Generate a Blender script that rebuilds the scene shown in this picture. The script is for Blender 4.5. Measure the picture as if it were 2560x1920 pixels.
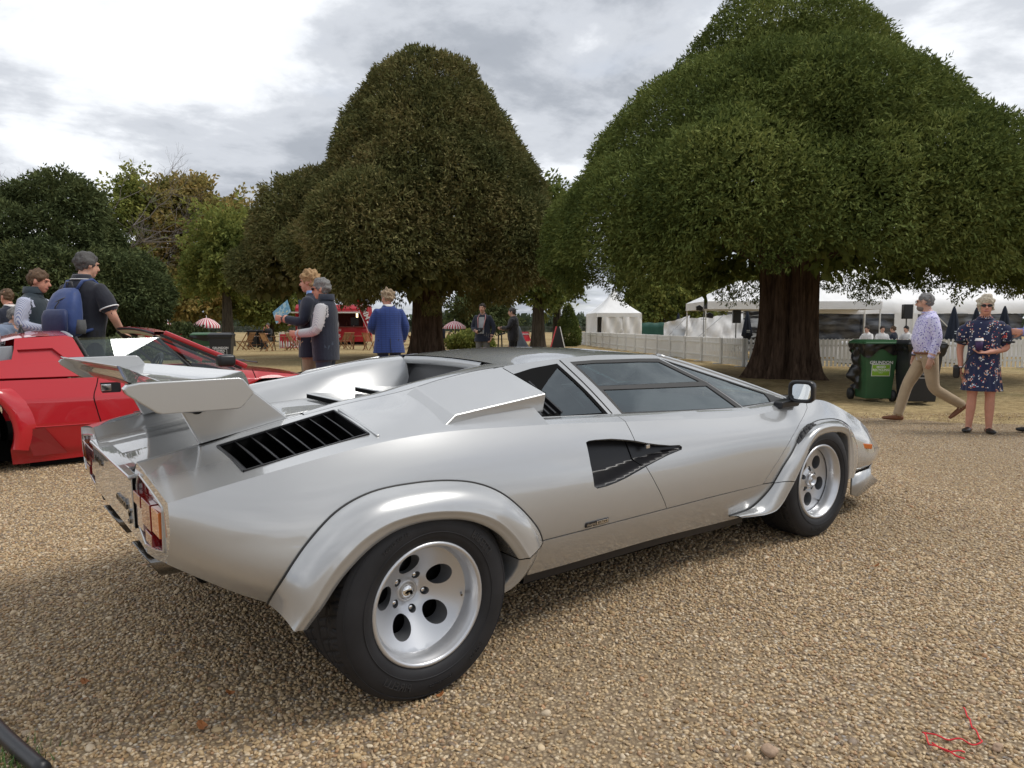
import bpy, bmesh, math, random
import numpy as np
from mathutils import Vector, Matrix
from mathutils.geometry import delaunay_2d_cdt
random.seed(7); RNG=np.random.default_rng(7)
for o in list(bpy.data.objects): bpy.data.objects.remove(o)
SC=bpy.context.scene
# ---------------------------------------------------------------- camera
CAM_POS=np.array([-1.1006,-2.8074,1.2164]); YAW=0.66077; PITCH=0.07927
_f=np.array([math.sin(YAW)*math.cos(PITCH),math.cos(YAW)*math.cos(PITCH),-math.sin(PITCH)])
_r=np.array([math.cos(YAW),-math.sin(YAW),0.0]); _u=np.cross(_r,_f)
cam=bpy.data.cameras.new('camera'); camo=bpy.data.objects.new('camera',cam); SC.collection.objects.link(camo)
camo.matrix_world=Matrix(((_r[0],_u[0],-_f[0],CAM_POS[0]),(_r[1],_u[1],-_f[1],CAM_POS[1]),(_r[2],_u[2],-_f[2],CAM_POS[2]),(0,0,0,1)))
cam.sensor_fit='HORIZONTAL'; cam.sensor_width=36.0; cam.lens=36.0*1775.0/2560.0; cam.clip_start=0.05; cam.clip_end=4000
cam.dof.use_dof=False
SC.camera=camo
# ---------------------------------------------------------------- world: overcast sky with broken cloud
W=bpy.data.worlds.new('World'); SC.world=W; W.use_nodes=True
SUN_EL=math.radians(56); SUN_AZ=math.radians(128)    # azimuth clockwise from +Y
def build_world():
    nt=W.node_tree; nt.nodes.clear(); N=nt.nodes.new; L=nt.links.new
    out=N('ShaderNodeOutputWorld'); bg=N('ShaderNodeBackground'); bg.inputs[1].default_value=0.10
    sky=N('ShaderNodeTexSky'); sky.sky_type='NISHITA'; sky.sun_disc=False; sky.sun_elevation=SUN_EL; sky.sun_rotation=SUN_AZ
    sky.air_density=1.0; sky.dust_density=1.5
    tc=N('ShaderNodeTexCoord'); sep=N('ShaderNodeSeparateXYZ'); L(tc.outputs['Generated'],sep.inputs[0])
    def math_(op,a,b=None,clamp=False):
        n=N('ShaderNodeMath'); n.operation=op; n.use_clamp=clamp
        for i,v in enumerate((a,b)):
            if v is None: continue
            if isinstance(v,(int,float)): n.inputs[i].default_value=v
            else: L(v,n.inputs[i])
        return n.outputs[0]
    zc=math_('MAXIMUM',sep.outputs[2],0.0); zz=math_('ADD',zc,0.16)
    u=math_('DIVIDE',sep.outputs[0],zz); v=math_('DIVIDE',sep.outputs[1],zz)
    cmb=N('ShaderNodeCombineXYZ'); L(u,cmb.inputs[0]); L(v,cmb.inputs[1]); cmb.inputs[2].default_value=SKY_SEED
    def noise(scale,detail,rough,dist,off):
        mp=N('ShaderNodeMapping'); mp.inputs['Location'].default_value=off; L(cmb.outputs[0],mp.inputs[0])
        n=N('ShaderNodeTexNoise'); n.inputs['Scale'].default_value=scale; n.inputs['Detail'].default_value=detail
        n.inputs['Roughness'].default_value=rough; n.inputs['Distortion'].default_value=dist; L(mp.outputs[0],n.inputs['Vector']); return n.outputs[0]
    def ramp(fac,stops):
        r=N('ShaderNodeValToRGB'); e=r.color_ramp.elements
        while len(e)<len(stops): e.new(0.5)
        for el,(p,c) in zip(e,stops): el.position=p; el.color=(*c,1)
        r.color_ramp.interpolation='EASE'; L(fac,r.inputs[0]); return r.outputs[0]
    big=noise(0.62,9,0.56,0.35,(3.1,1.7,0)); small=noise(2.1,8,0.6,0.2,(0.3,5.1,2))
    d=math_('ADD',math_('MULTIPLY',big,0.72),math_('MULTIPLY',small,0.28))
    # cloud body: bright thin veil to heavy grey
    cl=ramp(d,[(0.36,(8.2,8.3,8.4)),(0.455,(6.6,6.8,7.1)),(0.515,(4.4,4.62,5.0)),(0.58,(2.9,3.12,3.5)),(0.68,(2.1,2.3,2.65))])
    cov=ramp(noise(0.85,8,0.55,0.3,(7.4,2.2,1)),[(0.28,(0.55,0.55,0.55)),(0.46,(1,1,1))])
    mx=N('ShaderNodeMix'); mx.data_type='RGBA'; L(cov,mx.inputs['Factor']); L(sky.outputs[0],mx.inputs['A']); L(cl,mx.inputs['B'])
    L(mx.outputs['Result'],bg.inputs[0]); L(bg.outputs[0],out.inputs[0])
SKY_SEED=9.0
build_world()
# ---------------------------------------------------------------- one soft sun through the cloud
sl=bpy.data.lights.new('sun','SUN'); sl.energy=1.5; sl.angle=math.radians(24); sl.color=(1.0,0.96,0.90)
so=bpy.data.objects.new('sun',sl); SC.collection.objects.link(so)
_sd=Vector((math.sin(SUN_AZ)*math.cos(SUN_EL),math.cos(SUN_AZ)*math.cos(SUN_EL),math.sin(SUN_EL)))
so.rotation_euler=(-_sd).to_track_quat('-Z','Y').to_euler()
SC.view_settings.view_transform='Standard'; SC.view_settings.look='None'; SC.view_settings.gamma=1.0
SC.view_settings.use_curve_mapping=False; SC.view_settings.exposure=0.62
SC.render.engine='CYCLES'
# ---------------------------------------------------------------- helpers
COL=SC.collection
def link(o,parent=None):
    COL.objects.link(o)
    if parent is not None: o.parent=parent
    return o
def tag(o,label=None,cat=None,group=None,kind=None):
    if label: o['label']=label
    if cat: o['category']=cat
    if group: o['group']=group
    if kind: o['kind']=kind
    return o
def empty(name,loc=(0,0,0),rz=0.0,label=None,cat=None,group=None,parent=None,scale=1.0):
    o=bpy.data.objects.new(name,None); o.empty_display_size=0.1; link(o,parent); o.location=loc; o.rotation_euler=(0,0,rz)
    if scale!=1.0: o.scale=(scale,)*3
    return tag(o,label,cat,group)
def mesh_obj(name,verts,faces,m=None,parent=None,smooth=False,label=None,cat=None,group=None,kind=None):
    me=bpy.data.meshes.new(name); me.from_pydata([tuple(map(float,v)) for v in verts],[],[tuple(map(int,f)) for f in faces]); me.validate()
    return obj_from(name,me,m,parent,smooth,label,cat,group,kind)
def obj_from(name,me,m=None,parent=None,smooth=False,label=None,cat=None,group=None,kind=None):
    if m is not None:
        for mm in (m if isinstance(m,(list,tuple)) else [m]): me.materials.append(mm)
    if smooth: me.polygons.foreach_set('use_smooth',[True]*len(me.polygons))
    o=bpy.data.objects.new(name,me); link(o,parent); return tag(o,label,cat,group,kind)
def fast_mesh(name,V,F):   # V (n,3), F (m,k) with constant k
    me=bpy.data.meshes.new(name); V=np.ascontiguousarray(V,np.float32); F=np.ascontiguousarray(F,np.int32)
    me.vertices.add(len(V)); me.vertices.foreach_set('co',V.ravel()); k=F.shape[1]
    me.loops.add(F.size); me.loops.foreach_set('vertex_index',F.ravel())
    me.polygons.add(len(F)); me.polygons.foreach_set('loop_start',np.arange(0,F.size,k,dtype=np.int32))
    me.polygons.foreach_set('loop_total',np.full(len(F),k,np.int32)); me.update(calc_edges=True); return me
class MB:
    """collects simple solids into one mesh"""
    def __init__(s): s.v=[]; s.f=[]; s.mi=[]; s.m=0
    def add(s,V,F):
        n=len(s.v); s.v+= [tuple(map(float,p)) for p in V]; s.f+=[tuple(i+n for i in f) for f in F]; s.mi+=[s.m]*len(F); return s
    def box(s,c,d,R=None):
        c=np.array(c,float); d=np.array(d,float)/2
        P=np.array([(-1,-1,-1),(1,-1,-1),(1,1,-1),(-1,1,-1),(-1,-1,1),(1,-1,1),(1,1,1),(-1,1,1)])*d
        if R is not None: P=P@np.array(R).T
        return s.add(P+c,[(0,3,2,1),(4,5,6,7),(0,1,5,4),(1,2,6,5),(2,3,7,6),(3,0,4,7)])
    def bar(s,a,b,w,h=None,up=(0,0,1)):
        a=np.array(a,float);b=np.array(b,float);h=w if h is None else h
        d=b-a;l=np.linalg.norm(d);d=d/l;u=np.array(up,float)
        if abs(d@u)>.98: u=np.array((0,1.,0))
        x=np.cross(d,u);x/=np.linalg.norm(x);y=np.cross(x,d)
        return s.box((a+b)/2,(w,l,h),np.stack([x,d,y],1))
    def tube(s,pts,r,n=8,caps=True,closed=False):
        pts=np.array(pts,float); k=len(pts); rr=np.broadcast_to(np.asarray(r,float),(k,))
        T=np.gradient(pts,axis=0) if not closed else (np.roll(pts,-1,0)-np.roll(pts,1,0))
        T/=np.linalg.norm(T,axis=1,keepdims=True)+1e-12
        ref=np.array((0,0,1.)) if abs(T[0,2])<.9 else np.array((1.,0,0))
        V=[];X=None
        for i in range(k):
            if X is None: X=np.cross(T[i],ref)
            X=X-T[i]*(X@T[i]); X/=np.linalg.norm(X)+1e-12; Yv=np.cross(T[i],X)
            for j in range(n):
                a=2*math.pi*j/n; V.append(pts[i]+rr[i]*(X*math.cos(a)+Yv*math.sin(a)))
        F=[]
        for i in range(k if closed else k-1):
            i2=(i+1)%k
            for j in range(n): F.append((i*n+j,i*n+(j+1)%n,i2*n+(j+1)%n,i2*n+j))
        if caps and not closed: F.append(tuple(range(n))[::-1]); F.append(tuple((k-1)*n+j for j in range(n)))
        return s.add(V,F)
    def lathe(s,prof,n=24,M=None):   # prof (r,h) about +Z ; M 4x4
        V=[];F=[];k=len(prof)
        for r,h in prof:
            for j in range(n):
                a=2*math.pi*j/n; V.append((r*math.cos(a),r*math.sin(a),h))
        for i in range(k-1):
            for j in range(n): F.append((i*n+j,i*n+(j+1)%n,(i+1)*n+(j+1)%n,(i+1)*n+j))
        V=np.array(V)
        if M is not None: M=np.array(M); V=V@M[:3,:3].T+M[:3,3]
        return s.add(V,F)
    def prism(s,poly,axis,h0,h1):  # poly 2d list, extruded along axis ('x','y','z')
        n=len(poly); V=[]
        for h in (h0,h1):
            for a,b in poly: V.append({'x':(h,a,b),'y':(a,h,b),'z':(a,b,h)}[axis])
        F=[tuple(range(n))[::-1],tuple(range(n,2*n))]+[(i,(i+1)%n,n+(i+1)%n,n+i) for i in range(n)]
        return s.add(V,F)
    def build(s,name,m,parent=None,smooth=False,bevel=0,seg=2,angle=35,fix=True,**kw):
        me=bpy.data.meshes.new(name); me.from_pydata(s.v,[],s.f)
        if fix:
            b=bmesh.new(); b.from_mesh(me); bmesh.ops.recalc_face_normals(b,faces=b.faces); b.to_mesh(me); b.free()
        o=obj_from(name,me,m,parent,smooth,**kw)
        if any(s.mi) and not fix: me.polygons.foreach_set('material_index',s.mi)
        elif any(s.mi): me.polygons.foreach_set('material_index',s.mi)
        if bevel: add_bevel(o,bevel,seg,angle)
        return o
def add_bevel(o,w,seg=2,angle=35):
    b=o.modifiers.new('bevel','BEVEL'); b.width=w; b.segments=seg; b.limit_method='ANGLE'; b.angle_limit=math.radians(angle); b.harden_normals=False
    o.data.polygons.foreach_set('use_smooth',[True]*len(o.data.polygons))
    wn=o.modifiers.new('wn','WEIGHTED_NORMAL'); wn.keep_sharp=True
    return o
def grid_mesh(P):    # P (a,b,3)
    a,b=P.shape[:2]; idx=np.arange(a*b).reshape(a,b)
    F=np.stack([idx[:-1,:-1],idx[:-1,1:],idx[1:,1:],idx[1:,:-1]],-1).reshape(-1,4); return P.reshape(-1,3),F
def copy_tree(o,parent=None,loc=None,rz=None,**kw):
    c=o.copy(); COL.objects.link(c); c.parent=parent
    for ch in list(o.children): copy_tree(ch,c)
    if loc is not None: c.location=loc
    if rz is not None: c.rotation_euler=(0,0,rz)
    return tag(c,**kw)
# ---------------------------------------------------------------- materials
MATS={}
def lin(h):
    c=[int(h[i:i+2],16)/255 for i in (0,2,4)]; return tuple(x/12.92 if x<=.04045 else ((x+.055)/1.055)**2.4 for x in c)
def mat(name,col=(.5,.5,.5),rough=.6,metal=0.0,coat=0.0,coat_rough=.03,spec=.5,trans=0.0,ior=1.45,sheen=0,var=0.0,vscale=20.0,bump=0.0,bscale=60.0,bdist=.01,emit=None,sss=0.0):
    if name in MATS: return MATS[name]
    if isinstance(col,str): col=lin(col)
    m=bpy.data.materials.new(name); m.use_nodes=True; nt=m.node_tree; b=nt.nodes['Principled BSDF']; I=b.inputs
    I['Base Color'].default_value=(*col,1); I['Roughness'].default_value=rough; I['Metallic'].default_value=metal
    I['Coat Weight'].default_value=coat; I['Coat Roughness'].default_value=coat_rough; I['Specular IOR Level'].default_value=spec
    I['Transmission Weight'].default_value=trans; I['IOR'].default_value=ior
    if sheen: I['Sheen Weight'].default_value=sheen
    if sss: I['Subsurface Weight'].default_value=sss; I['Subsurface Radius'].default_value=(.02,.008,.004)
    if emit: I['Emission Color'].default_value=(*emit[:3],1); I['Emission Strength'].default_value=emit[3]
    if var or bump:
        tc=nt.nodes.new('ShaderNodeTexCoord')
        n=nt.nodes.new('ShaderNodeTexNoise'); n.inputs['Scale'].default_value=vscale; n.inputs['Detail'].default_value=5; nt.links.new(tc.outputs['Object'],n.inputs['Vector'])
        if var:
            mp=nt.nodes.new('ShaderNodeMapRange'); mp.inputs[1].default_value=.3; mp.inputs[2].default_value=.7; mp.inputs[3].default_value=1-var; mp.inputs[4].default_value=1+var
            nt.links.new(n.outputs[0],mp.inputs[0]); mu=nt.nodes.new('ShaderNodeVectorMath'); mu.operation='SCALE'; mu.inputs[0].default_value=col
            nt.links.new(mp.outputs[0],mu.inputs['Scale']); nt.links.new(mu.outputs[0],I['Base Color'])
        if bump:
            n2=nt.nodes.new('ShaderNodeTexNoise'); n2.inputs['Scale'].default_value=bscale; n2.inputs['Detail'].default_value=4; nt.links.new(tc.outputs['Object'],n2.inputs['Vector'])
            bp=nt.nodes.new('ShaderNodeBump'); bp.inputs['Strength'].default_value=bump; bp.inputs['Distance'].default_value=bdist
            nt.links.new(n2.outputs[0],bp.inputs['Height']); nt.links.new(bp.outputs[0],I['Normal'])
    MATS[name]=m; return m
def sstep(a,b,v): t=np.clip((np.asarray(v,float)-a)/(b-a),0,1); return t*t*(3-2*t)
def ground_z(x,y):
    """the drive tilts gently under the car, then eases to level lawn (a little lower to the right)"""
    x=np.asarray(x,float); y=np.asarray(y,float)
    p=.0562+.0218*(x-.0233)+.01137*(y-.0145); p=np.clip(p,-.06,.125-.04*sstep(1.5,3.0,y))
    dx=x-CAM_POS[0]; dy=y-CAM_POS[1]; r=dx*_r[0]+dy*_r[1]; f=dx*math.sin(YAW)+dy*math.cos(YAW)
    far=.02-.075*sstep(-.12,.45,r/np.maximum(f,2.0))
    d=np.hypot(np.maximum(np.maximum(-3.4-x,x-3.3),0),np.maximum(np.maximum(-3.6-y,y-(1.3+3.8*sstep(2.6,.6,x))),0))
    return p+(far-p)*sstep(0,3.2,d)
def text_mesh(s,size=1.0,extrude=0.0,shear=0.0,bold=0.0,spacing=1.0):
    cu=bpy.data.curves.new('txt','FONT'); cu.body=s; cu.size=size; cu.extrude=extrude; cu.shear=shear; cu.offset=bold; cu.space_character=spacing; cu.align_x='CENTER'; cu.align_y='CENTER'; cu.resolution_u=3
    o=bpy.data.objects.new('txt',cu); COL.objects.link(o); dg=bpy.context.evaluated_depsgraph_get(); me=bpy.data.meshes.new_from_object(o.evaluated_get(dg))
    bpy.data.objects.remove(o); bpy.data.curves.remove(cu); me.materials.clear(); return me
def text_obj(name,s,M,size,m,parent=None,extrude=0.001,**kw):
    me=text_mesh(s,size,extrude,**kw); me.transform(M); return obj_from(name,me,m,parent)
def frame(origin,xa,ya):
    x=Vector(xa).normalized(); z=x.cross(Vector(ya)).normalized(); y=z.cross(x)
    return Matrix(((x[0],y[0],z[0],origin[0]),(x[1],y[1],z[1],origin[1]),(x[2],y[2],z[2],origin[2]),(0,0,0,1)))
# ---------------------------------------------------------------- ground
FH=np.array([math.sin(YAW),math.cos(YAW)]); RH=np.array([math.cos(YAW),-math.sin(YAW)])
def cw(r,f):   # right / forward metres from the camera foot -> world xy
    p=CAM_POS[:2]+RH*r+FH*f; return float(p[0]),float(p[1])
def gravel_mat():
    m=bpy.data.materials.new('gravel_bed'); m.use_nodes=True; nt=m.node_tree; N=nt.nodes.new; L=nt.links.new; b=nt.nodes['Principled BSDF']; b.inputs['Roughness'].default_value=.85; b.inputs['Specular IOR Level'].default_value=.3
    geo=N('ShaderNodeNewGeometry')
    def vor(s):
        v=N('ShaderNodeTexVoronoi'); v.inputs['Scale'].default_value=s; v.inputs['Randomness'].default_value=1; L(geo.outputs['Position'],v.inputs['Vector']); return v
    v=vor(78.0)
    r=N('ShaderNodeValToRGB'); r.color_ramp.interpolation='CONSTANT'; sep=N('ShaderNodeSeparateColor'); L(v.outputs['Color'],sep.inputs[0]); L(sep.outputs[0],r.inputs[0])
    pal=[(0,(.30,.21,.12)),(.16,(.44,.34,.21)),(.34,(.58,.48,.33)),(.5,(.36,.27,.17)),(.62,(.66,.58,.45)),(.74,(.22,.18,.15)),(.82,(.48,.38,.25)),(.93,(.30,.29,.29))]
    e=r.color_ramp.elements
    while len(e)<len(pal): e.new(.5)
    for el,(p,c) in zip(e,pal): el.position=p; el.color=(*c,1)
    no=N('ShaderNodeTexNoise'); no.inputs['Scale'].default_value=.55; no.inputs['Detail'].default_value=5; no.inputs['Distortion'].default_value=.6; L(geo.outputs['Position'],no.inputs['Vector'])
    pr=N('ShaderNodeMapRange'); pr.inputs[1].default_value=.50; pr.inputs[2].default_value=.64; L(no.outputs[0],pr.inputs[0])
    no2=N('ShaderNodeTexNoise'); no2.inputs['Scale'].default_value=60; no2.inputs['Detail'].default_value=4; L(geo.outputs['Position'],no2.inputs['Vector'])
    sand=N('ShaderNodeMix'); sand.data_type='RGBA'; sand.inputs['A'].default_value=(.34,.25,.145,1); sand.inputs['B'].default_value=(.46,.35,.21,1); L(no2.outputs[0],sand.inputs['Factor'])
    mx=N('ShaderNodeMix'); mx.data_type='RGBA'; mm=N('ShaderNodeMath'); mm.operation='MULTIPLY'; mm.inputs[1].default_value=.7; L(pr.outputs[0],mm.inputs[0]); L(mm.outputs[0],mx.inputs['Factor']); L(r.outputs[0],mx.inputs['A']); L(sand.outputs['Result'],mx.inputs['B'])
    gap=N('ShaderNodeMapRange'); gap.inputs[1].default_value=.25; gap.inputs[2].default_value=.62; L(v.outputs['Distance'],gap.inputs[0]); dm=N('ShaderNodeMix'); dm.data_type='RGBA'; L(gap.outputs[0],dm.inputs['Factor']); L(mx.outputs['Result'],dm.inputs['A']); dm.inputs['B'].default_value=(.20,.145,.09,1); L(dm.outputs['Result'],b.inputs['Base Color'])
    bp=N('ShaderNodeBump'); bp.inputs['Strength'].default_value=.9; bp.inputs['Distance'].default_value=.008; bp.invert=True; L(v.outputs['Distance'],bp.inputs['Height']); L(bp.outputs[0],b.inputs['Normal'])
    return m
def lawn_mat():
    m=bpy.data.materials.new('dry_lawn'); m.use_nodes=True; nt=m.node_tree; N=nt.nodes.new; L=nt.links.new; b=nt.nodes['Principled BSDF']; b.inputs['Roughness'].default_value=.95; b.inputs['Specular IOR Level'].default_value=.1
    geo=N('ShaderNodeNewGeometry')
    def noi(s,d,dist=0):
        n=N('ShaderNodeTexNoise'); n.inputs['Scale'].default_value=s; n.inputs['Detail'].default_value=d; n.inputs['Distortion'].default_value=dist; L(geo.outputs['Position'],n.inputs['Vector']); return n.outputs[0]
    def rmp(f,st):
        r=N('ShaderNodeValToRGB'); e=r.color_ramp.elements
        while len(e)<len(st): e.new(.5)
        for el,(p,c) in zip(e,st): el.position=p; el.color=(*c,1)
        L(f,r.inputs[0]); return r.outputs[0]
    a=rmp(noi(.35,7,.5),[(.3,(.27,.20,.10)),(.46,(.36,.27,.14)),(.58,(.42,.33,.18)),(.72,(.25,.22,.10))])
    c=rmp(noi(9,6),[(.3,(.62,.60,.55)),(.7,(1.25,1.22,1.2))])
    d=rmp(noi(70,3),[(.3,(.6,.6,.6)),(.7,(1.3,1.3,1.3))])
    m1=N('ShaderNodeMix'); m1.data_type='RGBA'; m1.blend_type='MULTIPLY'; m1.inputs['Factor'].default_value=1; L(a,m1.inputs['A']); L(c,m1.inputs['B'])
    m2=N('ShaderNodeMix'); m2.data_type='RGBA'; m2.blend_type='MULTIPLY'; m2.inputs['Factor'].default_value=.8; L(m1.outputs['Result'],m2.inputs['A']); L(d,m2.inputs['B'])
    L(m2.outputs['Result'],b.inputs['Base Color'])
    bp=N('ShaderNodeBump'); bp.inputs['Strength'].default_value=.8; bp.inputs['Distance'].default_value=.03; L(noi(45,5),bp.inputs['Height']); L(bp.outputs[0],b.inputs['Normal'])
    return m
def build_ground():
    rad=np.concatenate([np.linspace(0,12,40),np.geomspace(12.6,900,40)]); ang=np.linspace(0,2*np.pi,97)
    R_,A_=np.meshgrid(rad,ang,indexing='ij'); X=CAM_POS[0]+R_*np.cos(A_); Yv=CAM_POS[1]+R_*np.sin(A_)
    Zv=ground_z(X,Yv)-.012
    V,F=grid_mesh(np.stack([X,Yv,Zv],-1)); o=obj_from('ground',fast_mesh('ground',V,F),lawn_mat(),smooth=True,kind='structure')
build_ground()
# edge of the drive runs across the view; e = unit along the edge, t = towards the camera
_e0=np.array(cw(4.98,10.2)); _e1=np.array(cw(6.67,9.28)); _ed=(_e1-_e0)/np.linalg.norm(_e1-_e0); _et=np.array([_ed[1],-_ed[0]])
if _et@(CAM_POS[:2]-_e0)<0: _et=-_et
GRAVEL=gravel_mat()
def build_gravel():
    s=np.linspace(-26,14,321); t=np.concatenate([np.linspace(0,1.2,13),np.linspace(1.3,18,110)])
    S,T=np.meshgrid(s,t,indexing='ij'); jit=.10*np.sin(S*1.7)+.06*np.sin(S*5.3+1)+.03*np.sin(S*13.1)
    T2=T+jit*np.clip(1-T/1.5,0,1); P=_e0+S[...,None]*_ed+T2[...,None]*_et
    Z=ground_z(P[...,0],P[...,1])+.004-.012*np.clip(1-T/.25,0,1)
    V,F=grid_mesh(np.concatenate([P,Z[...,None]],-1)); F=F[:,::-1]
    o=obj_from('gravel_drive',fast_mesh('gravel_drive',V,F),GRAVEL,smooth=True,kind='structure')
build_gravel()
def pebble_mat():
    m=bpy.data.materials.new('pebble_stone'); m.use_nodes=True; nt=m.node_tree; N=nt.nodes.new; L=nt.links.new; b=nt.nodes['Principled BSDF']; b.inputs['Roughness'].default_value=.55; b.inputs['Specular IOR Level'].default_value=.4
    oi=N('ShaderNodeObjectInfo'); r=N('ShaderNodeValToRGB'); r.color_ramp.interpolation='LINEAR'; L(oi.outputs['Random'],r.inputs[0])
    pal=[(0,(.26,.18,.10)),(.12,(.40,.30,.18)),(.26,(.55,.45,.30)),(.38,(.36,.25,.15)),(.5,(.64,.55,.41)),(.58,(.46,.36,.23)),(.66,(.20,.16,.13)),(.74,(.52,.41,.27)),(.82,(.70,.64,.54)),(.9,(.40,.33,.26)),(.96,(.42,.26,.15)),(1,(.20,.19,.18))]
    e=r.color_ramp.elements
    while len(e)<len(pal): e.new(.5)
    for el,(p,c) in zip(e,pal): el.position=p; el.color=(c[0]*.92,c[1]*.83,c[2]*.70,1)
    L(r.outputs[0],b.inputs['Base Color']); return m
def build_pebbles():
    # carrier sheet: the near drive the photograph resolves stone by stone
    f=np.linspace(1.0,10.5,80); a=np.linspace(-1.0,1.0,60)
    Fm,A=np.meshgrid(f,a,indexing='ij'); R_=A*(Fm*.80+.35)
    P=CAM_POS[:2]+R_[...,None]*RH+Fm[...,None]*FH
    Z=ground_z(P[...,0],P[...,1])+.0055
    V,F=grid_mesh(np.concatenate([P,Z[...,None]],-1)); me=fast_mesh('gravel_pebbles',V,F)
    o=obj_from('gravel_pebbles',me,pebble_mat(),label='loose tan and brown pebbles covering the drive around the silver car',cat='gravel',kind='stuff')
    ng=bpy.data.node_groups.new('pebbles','GeometryNodeTree'); ng.interface.new_socket('Geometry',in_out='INPUT',socket_type='NodeSocketGeometry'); ng.interface.new_socket('Geometry',in_out='OUTPUT',socket_type='NodeSocketGeometry')
    N=ng.nodes.new; L=ng.links.new; gi=N('NodeGroupInput'); go=N('NodeGroupOutput')
    joins=[]
    for k,(dens,smin,smax,seed) in enumerate([(4000,.0038,.0060,1),(1700,.0053,.0080,2),(55,.0085,.0135,3)]):
        dp=N('GeometryNodeDistributePointsOnFaces'); dp.inputs['Seed'].default_value=seed; L(gi.outputs[0],dp.inputs['Mesh'])
        pos=N('GeometryNodeInputPosition')
        if k<3:
            no=N('ShaderNodeTexNoise'); no.inputs['Scale'].default_value=.55; no.inputs['Detail'].default_value=5; no.inputs['Distortion'].default_value=.6; L(pos.outputs[0],no.inputs['Vector'])
            mr=N('ShaderNodeMapRange'); mr.inputs[1].default_value=.50; mr.inputs[2].default_value=.66; mr.inputs[3].default_value=dens; mr.inputs[4].default_value=dens*(.45 if k==0 else .25); L(no.outputs[0],mr.inputs[0]); dst=N('ShaderNodeVectorMath'); dst.operation='DISTANCE'; L(pos.outputs[0],dst.inputs[0]); dst.inputs[1].default_value=tuple(CAM_POS); fd=N('ShaderNodeMapRange'); fd.inputs[1].default_value=4.2; fd.inputs[2].default_value=9.5; fd.inputs[3].default_value=1.0; fd.inputs[4].default_value=.12; L(dst.outputs['Value'],fd.inputs[0]); ml=N('ShaderNodeMath'); ml.operation='MULTIPLY'; L(mr.outputs[0],ml.inputs[0]); L(fd.outputs[0],ml.inputs[1]); L(ml.outputs[0],dp.inputs['Density'])
        ico=N('GeometryNodeMeshIcoSphere'); ico.inputs['Radius'].default_value=1; ico.inputs['Subdivisions'].default_value=2
        sp=N('GeometryNodeSetPosition'); L(ico.outputs[0],sp.inputs['Geometry']); nz=N('ShaderNodeTexNoise'); nz.inputs['Scale'].default_value=.8; nz.noise_dimensions='3D'
        ps=N('GeometryNodeInputPosition'); ad=N('ShaderNodeVectorMath'); ad.operation='ADD'; ad.inputs[1].default_value=(k*3.1,k*7,1); L(ps.outputs[0],ad.inputs[0]); L(ad.outputs[0],nz.inputs['Vector'])
        vm=N('ShaderNodeVectorMath'); vm.operation='SUBTRACT'; L(nz.outputs['Color'],vm.inputs[0]); vm.inputs[1].default_value=(.5,.5,.5); vs=N('ShaderNodeVectorMath'); vs.operation='SCALE'; vs.inputs['Scale'].default_value=.9; L(vm.outputs[0],vs.inputs[0]); L(vs.outputs[0],sp.inputs['Offset'])
        sh=N('GeometryNodeSetShadeSmooth'); L(sp.outputs[0],sh.inputs[0])
        sm=N('GeometryNodeSetMaterial'); sm.inputs['Material'].default_value=MATS.setdefault('pebble_stone',o.data.materials[0]); L(sh.outputs[0],sm.inputs[0])
        ins=N('GeometryNodeInstanceOnPoints'); L(dp.outputs['Points'],ins.inputs['Points']); L(sm.outputs[0],ins.inputs['Instance'])
        rv=N('FunctionNodeRandomValue'); rv.data_type='FLOAT_VECTOR'; rv.inputs[0].default_value=(-.55,-.55,0); rv.inputs[1].default_value=(.55,.55,6.283); L(rv.outputs[0],ins.inputs['Rotation'])
        sc=N('FunctionNodeRandomValue'); sc.data_type='FLOAT_VECTOR'; sc.inputs[0].default_value=(smin,smin*.8,smin*.70); sc.inputs[1].default_value=(smax*1.3,smax,smax*.85); sc.inputs['Seed'].default_value=9; L(sc.outputs[0],ins.inputs['Scale'])
        joins.append(ins.outputs[0])
    jg=N('GeometryNodeJoinGeometry')
    for j in joins: L(j,jg.inputs[0])
    L(jg.outputs[0],go.inputs[0])
    md=o.modifiers.new('pebbles','NODES'); md.node_group=ng
build_pebbles()
# ================================================================ silver wedge-shaped sports car
def pch(xs,ys):
    xs=np.array(xs,float); ys=np.array(ys,float); h=np.diff(xs); d=np.diff(ys)/h; n=len(xs); m=np.zeros(n)
    for i in range(1,n-1): m[i]=(d[i-1]*h[i]+d[i]*h[i-1])/(h[i]+h[i-1])
    m[0]=d[0] if n<3 else (3*d[0]-m[1])/2; m[-1]=d[-1] if n<3 else (3*d[-1]-m[-2])/2
    def f(x):
        x=np.asarray(x,float); i=np.clip(np.searchsorted(xs,x)-1,0,n-2); t=(x-xs[i])/h[i]; t2=t*t;t3=t2*t
        r=(2*t3-3*t2+1)*ys[i]+(t3-2*t2+t)*h[i]*m[i]+(-2*t3+3*t2)*ys[i+1]+(t3-t2)*h[i]*m[i+1]
        r=np.where(x<xs[0],ys[0]+m[0]*(x-xs[0]),r); return np.where(x>xs[-1],ys[-1]+m[-1]*(x-xs[-1]),r)
    return f
FX=[-.70,-.45,0,.5,1.2,2.05,2.45,2.70,3.0,3.25,3.48]
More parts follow.
